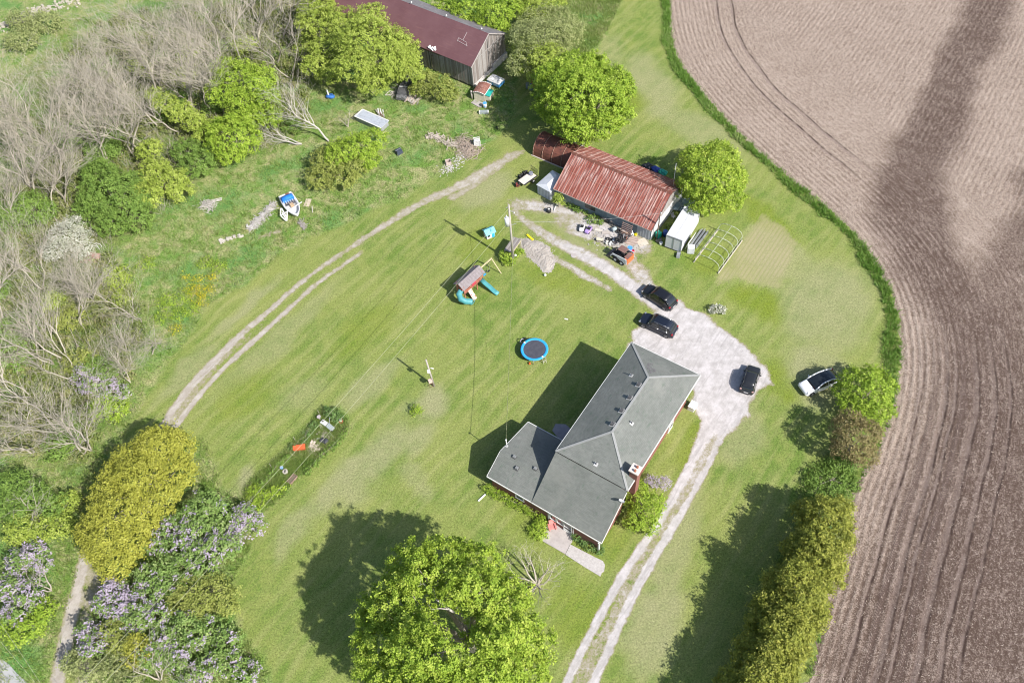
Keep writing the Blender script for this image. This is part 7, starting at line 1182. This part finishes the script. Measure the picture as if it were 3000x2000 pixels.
tree_px('lawn_shrub', 'small young green shrub alone on the pale patch of lawn', 'shrub', [(1220, 1196, .6, 12, .6), (1213, 1206, .4, 11, .4), (1226, 1204, .4, 10, .4)], 'bright', 136, dens=14, per=8, size=.22, clump=.18, tr=.03, aspect=.3)
tree_px('pole_bush', 'green bush at the foot of the utility pole', 'bush', [(1486, 752, .7, 20, .6), (1478, 742, .7, 15, .5), (1496, 765, .5, 15, .45), (1522, 738, .5, 14, .4)], 'bright', 137, dens=11, per=9, size=.24, clump=.2, tr=.03)
tree_px('sapling', 'young yellow-green sapling at the left corner of the workshop', 'sapling', [(1637, 578, 1.7, 14, .5), (1628, 586, 1.2, 9, .3), (1646, 590, 1.3, 9, .3)], 'yellow', 138, dens=9, per=8, size=.3, clump=.22, tr=.05)
for i, (px, py, r, lb) in enumerate(((1700, 605, 22, 'weeds at the middle of the workshop wall foot'), (1675, 598, 18, 'weeds at the left end of the workshop wall foot'), (1735, 640, 20, 'weeds before the bicycles at the workshop'), (1958, 665, 12, 'green weeds in the gap beside the truck box'))): tree_px('weed_clump', lb, 'weeds', [(px, py, .3, r, .35), (px + r, py + r * .4, .25, r * .7, .3)], 'dark', 140 + i, dens=12, per=7, size=.22, clump=.2, tr=.02)
k9l = [(980, 1200), (965, 1195), (1000, 1215)]
tree_px('garden_clump', 'tall dark green leafy clump at the top of the garden strip', 'plants', [(975, 1208, .6, 20, .5), (955, 1205, .5, 15, .45), (990, 1225, .5, 16, .45)], 'blue', 146, dens=12, per=8, size=.22, clump=.18, tr=.03)
for i, (lst, lb) in enumerate((([(905, 1265, .3, 16, .3), (890, 1290, .3, 15, .3), (862, 1310, .3, 13, .3), (920, 1245, .3, 14, .3)], 'weeds between the orange planter and the white crate'), ([(840, 1340, .3, 14, .3), (815, 1360, .3, 15, .3), (795, 1385, .3, 16, .3), (770, 1410, .3, 17, .3)], 'weeds along the upper edge of the lower garden strip'), ([(995, 1285, .3, 13, .3), (975, 1310, .3, 14, .3), (950, 1330, .3, 13, .3), (925, 1355, .3, 14, .3), (900, 1380, .3, 13, .3), (1012, 1262, .3, 12, .3)], 'row of weeds along the right edge of the garden strip'), ([(745, 1435, .35, 20, .35), (770, 1450, .35, 20, .35), (735, 1465, .35, 20, .35), (800, 1440, .35, 20, .35), (830, 1425, .3, 14, .3), (760, 1480, .3, 18, .3)], 'thick green weeds at the lower left end of the garden strip'))): tree_px('weed_row', lb, 'weeds', lst, ('blue', 'dark', 'dark', 'bright')[i], 150 + i, dens=12, per=7, size=.22, clump=.2, tr=.02)
tree_px('mustard_patch', 'patch of bright yellow wildflowers in the rough meadow', 'flowers', [(600, 850, .35, 26, .35), (585, 820, .35, 20, .3), (590, 880, .35, 22, .3), (545, 815, .3, 14, .3), (620, 815, .3, 14, .3), (515, 965, .3, 18, .3), (560, 850, .3, 22, .3)], 'mustard', 160, dens=7, per=6, size=.18, clump=.42, tr=.01)

tree_px('lime_weeds', 'lime green weedy growth around the yellow wildflowers', 'weeds', [(530, 870, .25, 30, .3), (490, 880, .25, 30, .3), (560, 900, .25, 28, .3), (520, 920, .25, 26, .3), (640, 780, .25, 26, .3), (600, 770, .25, 24, .3), (470, 930, .25, 22, .3), (430, 770, .25, 26, .3)], 'bright', 161, dens=7, per=6, size=.22, clump=.34, tr=.01)
loose('stone_bank', 'pale stony bank at the very top left corner beyond the wood', [(5, 80), (60, 58), (110, 34), (215, 8)], 260, .4, M('stone_beige', (.38, .35, .28), (.46, .42, .35), 3, .9), .8, 52, hump=.2, flat=.5, length=.9)
# ------------------------------------------------------------ leafless trees
protos = [bare_tree_obj('bare_tree', 200 + i, h=h, spread=sp, levels=4, r0=r, kids=kd) for i, (h, sp, r, kd) in enumerate(((13, .40, .17, (2, 3)), (14, .36, .19, (1, 2)), (12, .45, .16, (3, 4)), (13.5, .38, .17, (2,)), (11, .5, .15, (2, 3))))]
used_p = [False] * 5; rg = random.Random(21)
def put_bare(px, py, sc, label, group, k=None, rz=None, tilt=(0, 0)):
    k = rg.randrange(5) if k is None else k
    if used_p[k]: o = copy_tree(protos[k])
    else: o = protos[k]; used_p[k] = True
    b = G(px, py); o.location = (b[0], b[1], 0); o.rotation_euler = (tilt[0], tilt[1], rg.uniform(0, 6.28) if rz is None else rz); o.scale = (sc, sc, sc * rg.uniform(.92, 1.08)); tag(o, label, 'tree', group); return o
FR = [(544, 327, .8), (568, 327, .75), (617, 330, .95), (323, 487, 1.05), (391, 457, 1), (415, 455, 1), (719, 193, .9), (855, 232, .85), (98, 553, 1), (191, 470, 1.05), (655, 306, .9), (468, 374, .95), (415, 943, .62), (245, 960, .8), (204, 1054, .85), (272, 1322, .85), (383, 1122, .55), (447, 1037, .6), (374, 1033, .5), (157, 1067, .9), (183, 1271, .95), (98, 1333, .9), (247, 1330, .8)]
LB = ['bare tree with its foot beside two others left of the vivid green tree', 'second of the close pair of bare trees left of the vivid green tree', 'bare pale tree touching the left side of the vivid green tree', 'bare tree with a thick pale trunk foot just above the broad green thicket', 'left of two bare trees rising above the yellow-green bush', 'right of two bare trees rising above the yellow-green bush', 'bare tree rising behind the top of the vivid green tree', 'bare tree standing between the vivid green tree and the barn trees', 'bare tree at the far left below the dense wood', 'bare tree left of the thick trunk above the green thicket', 'bare tree half behind the vivid green tree', 'bare tree behind the slender leaning yellow-green tree', 'forked pale bare tree at the meadow edge left of the yellow flowers', 'bare tree with a white trunk in the left wood above the pale shrub', 'bare tree left of the white-trunked one in the left wood', 'bare tree nearest the top of the golden hedge', 'small bare tree beside the pale flowering shrub', 'slim bare tree at the lawn corner below the yellow flowers', 'small slanting bare tree next to the slim one', 'bare tree deep in the left wood above the golden hedge', 'big bare tree in the lower left wood', 'bare tree lowest in the left wood above the lane brush', 'bare tree crossing over another at the left of the golden hedge top']
for (px, py, s), lb in zip(FR, LB): put_bare(px, py, s, lb, 'bare trees at the front of the wood')
pts = [np.array(G2(a, b)) for a, b, _ in FR]; n_ = 0; t_ = 0; ZN = [('in the dense upper left wood', WP(S([(-120, 340), (60, 320), (200, 250), (330, 170), (480, 90), (600, 20), (820, -40), (780, 60), (690, 130), (620, 190), (470, 260), (400, 330), (300, 380), (100, 410), (-120, 440)])), 3.8, 31), ('in the lower left wood by the lane', WP(S([(-120, 560), (60, 540), (180, 600), (240, 680), (280, 780), (250, 880), (220, 960), (120, 1040), (-120, 1060)])), 3.6, 17), ('along the left border of the wood', WP(S([(-120, 420), (60, 410), (170, 420), (120, 560), (-120, 580)])), 3.4, 10)]
nr = np.random.default_rng(5)
for zn, L, dm, cnt in ZN:
    lo, hi = L.min(0), L.max(0); c_ = 0
    for _ in range(6000):
        if c_ >= cnt: break
        p = nr.uniform(lo, hi)
        if not inside(p[None], L)[0] or min(np.hypot(*(p - q)) for q in pts) < dm: continue
        pts.append(p); c_ += 1; q = (p[0], p[1]); k = rg.randrange(5); o = copy_tree(protos[k]); o.location = (p[0], p[1], 0); sc = rg.uniform(.75, 1.05) * (.78 if 'lane' in zn else 1); o.rotation_euler = (rg.gauss(0, .05), rg.gauss(0, .05), rg.uniform(0, 6.28)); o.scale = (sc,) * 3
        tag(o, 'grey-brown leafless tree standing crowded ' + zn, 'tree', 'leafless trees ' + zn)
# green bushes under the leafless trees
gb = tree_px('understorey_bush', 'low green bush growing under the leafless trees', 'bush', [(60, 470, 1.2, 34, 1.0), (80, 480, 1, 26, .8), (45, 485, .9, 24, .7)], 'dark', 170, group='green bushes under the leafless trees', dens=5.5, per=9, size=.28, clump=.34, tr=.06)
gb2 = tree_px('understorey_bush', 'low green bush growing under the leafless trees', 'bush', [(150, 880, 1.2, 34, .9), (170, 890, .9, 26, .7), (130, 895, .8, 24, .6)], 'yellow', 171, group='green bushes under the leafless trees', dens=5.5, per=9, size=.28, clump=.34, tr=.06)
c_ = 0
for _ in range(3000):
    if c_ >= 26: break
    p = nr.uniform([-70, 36], [-18, 128])
    if not inside(p[None], WOOD)[0] or not vis(p[None])[0]: continue
    o = copy_tree(gb if c_ % 3 else gb2); o.location = (p[0], p[1], 0); sc = rg.uniform(.7, 1.5); o.scale = (sc, sc, sc * .9); o.rotation_euler = (0, 0, rg.uniform(0, 6.28)); c_ += 1
# special ones
b = bare_tree_obj('fallen_tree', 301, DEADW, h=9.5, spread=.5, levels=4, r0=.18, kids=(1,), trunk_frac=.10, pr=(1, .95, .85, .7)); g_ = G(965, 417); b.location = (g_[0], g_[1], .2); dv = G(800, 285, 1.5) - g_; dv = Vector((dv[0], dv[1], 4.6)).normalized(); b.rotation_euler = Vector((0, 0, 1)).rotation_difference(dv).to_euler(); tag(b, 'pale dead tree leaning far over to the left above the brush', 'dead tree')
b = bare_tree_obj('fallen_tree', 302, DEADW, h=6.0, spread=.6, levels=4, r0=.12, kids=(3,), trunk_frac=.1, pr=(1, .95, .85, .7)); g_ = G(885, 425); b.location = (g_[0], g_[1], .2); b.rotation_euler = Vector((0, 0, 1)).rotation_difference(Vector((-1, .15, .25)).normalized()).to_euler(); tag(b, 'grey dead crown lying flat below the leaning dead tree', 'dead tree')
b = bare_tree_obj('bare_shrub', 303, BARKP, h=3.7, spread=.7, levels=4, r0=.12, kids=(11,), trunk_frac=.15, pr=(1, .85, .7, .6), stem=(.45, 1.3)); g_ = G(1575, 1712); b.location = (g_[0], g_[1], 0); tag(b, 'wide leafless shrub tree between the great maple and the concrete walk', 'tree')
b = bare_tree_obj('bare_tree', 304, BARKP, h=4.6, spread=.7, levels=4, r0=.12, kids=(3, 4), trunk_frac=.15, pr=(1, .9, .8, .7)); g_ = G(119, 1528); b.location = (g_[0], g_[1], 0); tag(b, 'small white-stemmed bare tree in the brush left of the golden hedge', 'tree')
for (px, py, s, lb) in ((150, 1730, .8, 'thin bare shrub between the two roadside lilacs'), (470, 1990, 1.0, 'grey leafless shrub among the lilacs at the bottom edge'), (620, 2010, .9, 'leafless twiggy shrub at the bottom edge near the lawn'), (1020, 372, .7, 'slim bare sapling left of the grey panel roof'), (1010, 215, 1.0, 'bare shrub beneath the yellow-green barn tree')):
    o = copy_tree(b); g_ = G(px, py); o.location = (g_[0], g_[1], 0); o.scale = (s, s, s * .9); o.rotation_euler = (0, 0, rg.uniform(0, 6)); tag(o, lb, 'shrub')

# ------------------------------------------------------------ ground cover nobody could count
def scatter_pts(region, spacing, seed, n):
    r_ = np.random.default_rng(seed); lo, hi = region.min(0), region.max(0); P = r_.uniform(lo, hi, (n, 2)); return P[inside(P, region)], r_
def tufts(P, r_, h, wdt, per, spread):
    n = len(P); C_ = np.repeat(P, per, 0) + r_.normal(size=(n * per, 2)) * spread; m = len(C_); hh = np.repeat(h, per) * r_.uniform(.5, 1.2, m) if hasattr(h, '__len__') else h * r_.uniform(.4, 1.2, m)
    a = r_.uniform(0, 2 * pi, m); lean = r_.normal(size=(m, 2)) * .55 * hh[:, None]; w_ = wdt * r_.uniform(.6, 1.4, m); dx = np.cos(a) * w_; dy = np.sin(a) * w_
    v0 = np.column_stack([C_[:, 0] - dx, C_[:, 1] - dy, np.zeros(m)]); v1 = np.column_stack([C_[:, 0] + dx, C_[:, 1] + dy, np.zeros(m)]); v2 = np.column_stack([C_[:, 0] + lean[:, 0], C_[:, 1] + lean[:, 1], hh])
    V = np.stack([v0, v1, v2], 1).reshape(-1, 3); rnd = np.repeat(np.clip(np.repeat(fbm(P[:, 0], P[:, 1], 2.2, 3), per) * .9 + r_.random(m) * .5 - .2, 0, 1), 3); return V, np.arange(len(V)).reshape(-1, 3), rnd
TUFT = leaf_mat('meadow_grass', (.12, .24, .04), (.25, .33, .08), (.46, .42, .25), .3)
allr = []
for i, L in enumerate(ROUGH):
    P, r_ = scatter_pts(np.clip(L, [-75, 10], [60, 140]), 0, 30 + i, 90000 if i == 0 else 26000); P = P[vis(P)]; dn = fbm(P[:, 0], P[:, 1], 3.5, 44); P = P[dn + r_.random(len(P)) * .5 > .55]; allr.append(P)
P = np.vstack(allr); P = P[~inside(P, WOOD) | (np.random.default_rng(1).random(len(P)) < .25)]; r_ = np.random.default_rng(3); P = P[r_.permutation(len(P))[:34000]]
V, F, rd = tufts(P, r_, .28 + .35 * fbm(P[:, 0], P[:, 1], 2.5, 12), .035, 5, .16); tag(link('meadow_grass', np_mesh('meadow_grass', V, F, dict(rnd=rd)), TUFT), 'long rough grass and weeds of the unmown meadow', 'grass', None, 'stuff')
# weed strip between lawn and field
l = FB[np.argsort(FB[:, 1])]; r_ = np.random.default_rng(9); P = r_.uniform([22, 20], [52, 145], (90000, 2)); d, arc = seg_dist(P, FB); ins = inside(P, poly); sd = np.where(ins, d, -d); wid = np.interp(P[:, 1], [30, 47, 52, 60, 75, 95, 120, 145], [0, 0, 1.7, 1.9, 1.3, 1.2, 1.3, 1.2]) * (.25 + 1.45 * fbm(P[:, 0], P[:, 1], 3, 5)); k_ = (sd < .15 + .5 * (fbm(P[:, 0], P[:, 1], 1.5, 15) - .5)) & (sd > -wid); P = P[k_]
V, F, rd = tufts(P, r_, .25 + .55 * fbm(P[:, 0], P[:, 1], 1.8, 33), .045, 5, .14); tag(link('field_margin_weeds', np_mesh('field_margin_weeds', V, F, dict(rnd=rd)), leaf_mat('margin_grass', (.11, .235, .035), (.20, .34, .06), (.36, .42, .17), .3)), 'lush green strip of weeds between the lawn and the ploughed field', 'weeds', None, 'stuff')
# undergrowth of the wood: low leafy mounds and dry stems
r_ = np.random.default_rng(17); lo, hi = np.array([-70, 34]), np.array([-14, 140]); P = r_.uniform(lo, hi, (9000, 2)); P = P[inside(P, WOOD) & vis(P)]; dn = fbm(P[:, 0], P[:, 1], 5, 61); P = P[dn + r_.random(len(P)) * .35 > .60][:1500]
bl = [(x, y, .35, a, a * .9, b_) for (x, y), a, b_ in zip(P, r_.uniform(.6, 1.5, len(P)), r_.uniform(.4, 1.0, len(P)))]
def cheap_foliage(bl, nper, size, seed):
    r_ = np.random.default_rng(seed); B = np.array(bl); m = len(B) * nper; b = np.repeat(B, nper, 0); d = r_.normal(size=(m, 3)); d[:, 2] = np.abs(d[:, 2]); d /= np.linalg.norm(d, axis=1)[:, None]; pos = b[:, :3] + d * b[:, 3:6] * r_.uniform(.5, 1.05, (m, 1)); n = d * .6 + r_.normal(size=(m, 3)) * .6 + [0, 0, .4]; n /= np.linalg.norm(n, axis=1)[:, None]; t1 = np.cross(n, r_.normal(size=(m, 3))); t1 /= np.linalg.norm(t1, axis=1)[:, None]; t2 = np.cross(n, t1); s = size * r_.uniform(.6, 1.3, (m, 1))
    V = np.stack([pos - t1 * s / 2, pos + t2 * s * .3, pos + t1 * s / 2, pos - t2 * s * .3], 1).reshape(-1, 3); V[:, 2] = np.maximum(V[:, 2], .03); return V, np.arange(len(V)).reshape(-1, 4), np.repeat(np.clip(np.repeat(r_.random(len(B)), nper) * .7 + r_.random(m) * .3, 0, 1), 4)
V, F, rd = cheap_foliage(bl, 90, .34, 3); tag(link('undergrowth', np_mesh('undergrowth', V, F, dict(rnd=rd)), LEAF['brush']), 'low brushy undergrowth covering the floor of the leafless wood', 'undergrowth', None, 'stuff')
# dry twiggy stems of the wood floor
P = r_.uniform(lo, hi, (26000, 2)); P = P[inside(P, WOOD) & vis(P)][:9000]; m = len(P); a = r_.uniform(0, 2 * pi, m); h_ = r_.uniform(.5, 2.4, m); L_2 = r_.normal(size=(m, 2)) * .4 * h_[:, None]
sg = np.column_stack([P, np.zeros(m), P + L_2, h_, np.full(m, .022), np.full(m, .008)]); V, F = sticks(sg, 3); tag(link('dry_stems', np_mesh('dry_stems', V, F), BARKP), 'thin dry saplings and stems between the leafless trees', 'stems', None, 'stuff')
# loose stubble lying on the field near the border
r_ = np.random.default_rng(23); P = r_.uniform([24, 18], [95, 150], (110000, 2)); P = P[inside(P, poly)]; P = P[vis(P)]; d, arc = seg_dist(P, FB); P = P[d > .3]; wv = .5 + .5 * np.cos(2 * pi * d[d > .3] / .76); P = P[r_.random(len(P)) < .45 + .3 * wv][:17000]; m = len(P)
a = r_.uniform(0, pi, m); ln = r_.uniform(.04, .12, m); w_ = r_.uniform(.012, .028, m); ux, uy = np.cos(a), np.sin(a); V = np.stack([np.column_stack([P[:, 0] + sx * ux * ln - sy * uy * w_, P[:, 1] + sx * uy * ln + sy * ux * w_, np.full(m, .085) + r_.uniform(-.01, .05, m) * (1 + 0 * sx)]) for sx, sy in ((-1, -1), (1, -1), (1, 1), (-1, 1))], 1).reshape(-1, 3)
tag(link('straw', np_mesh('straw', V, np.arange(len(V)).reshape(-1, 4), dict(rnd=np.repeat(r_.random(m), 4))), leaf_mat('straw_bits', (.32, .26, .21), (.42, .35, .29), (.48, .41, .35), .1)), 'loose pale straw strewn over the ploughed field', 'straw', None, 'stuff')
# short clover and grass tufts breaking up the lawn
r_ = np.random.default_rng(29)
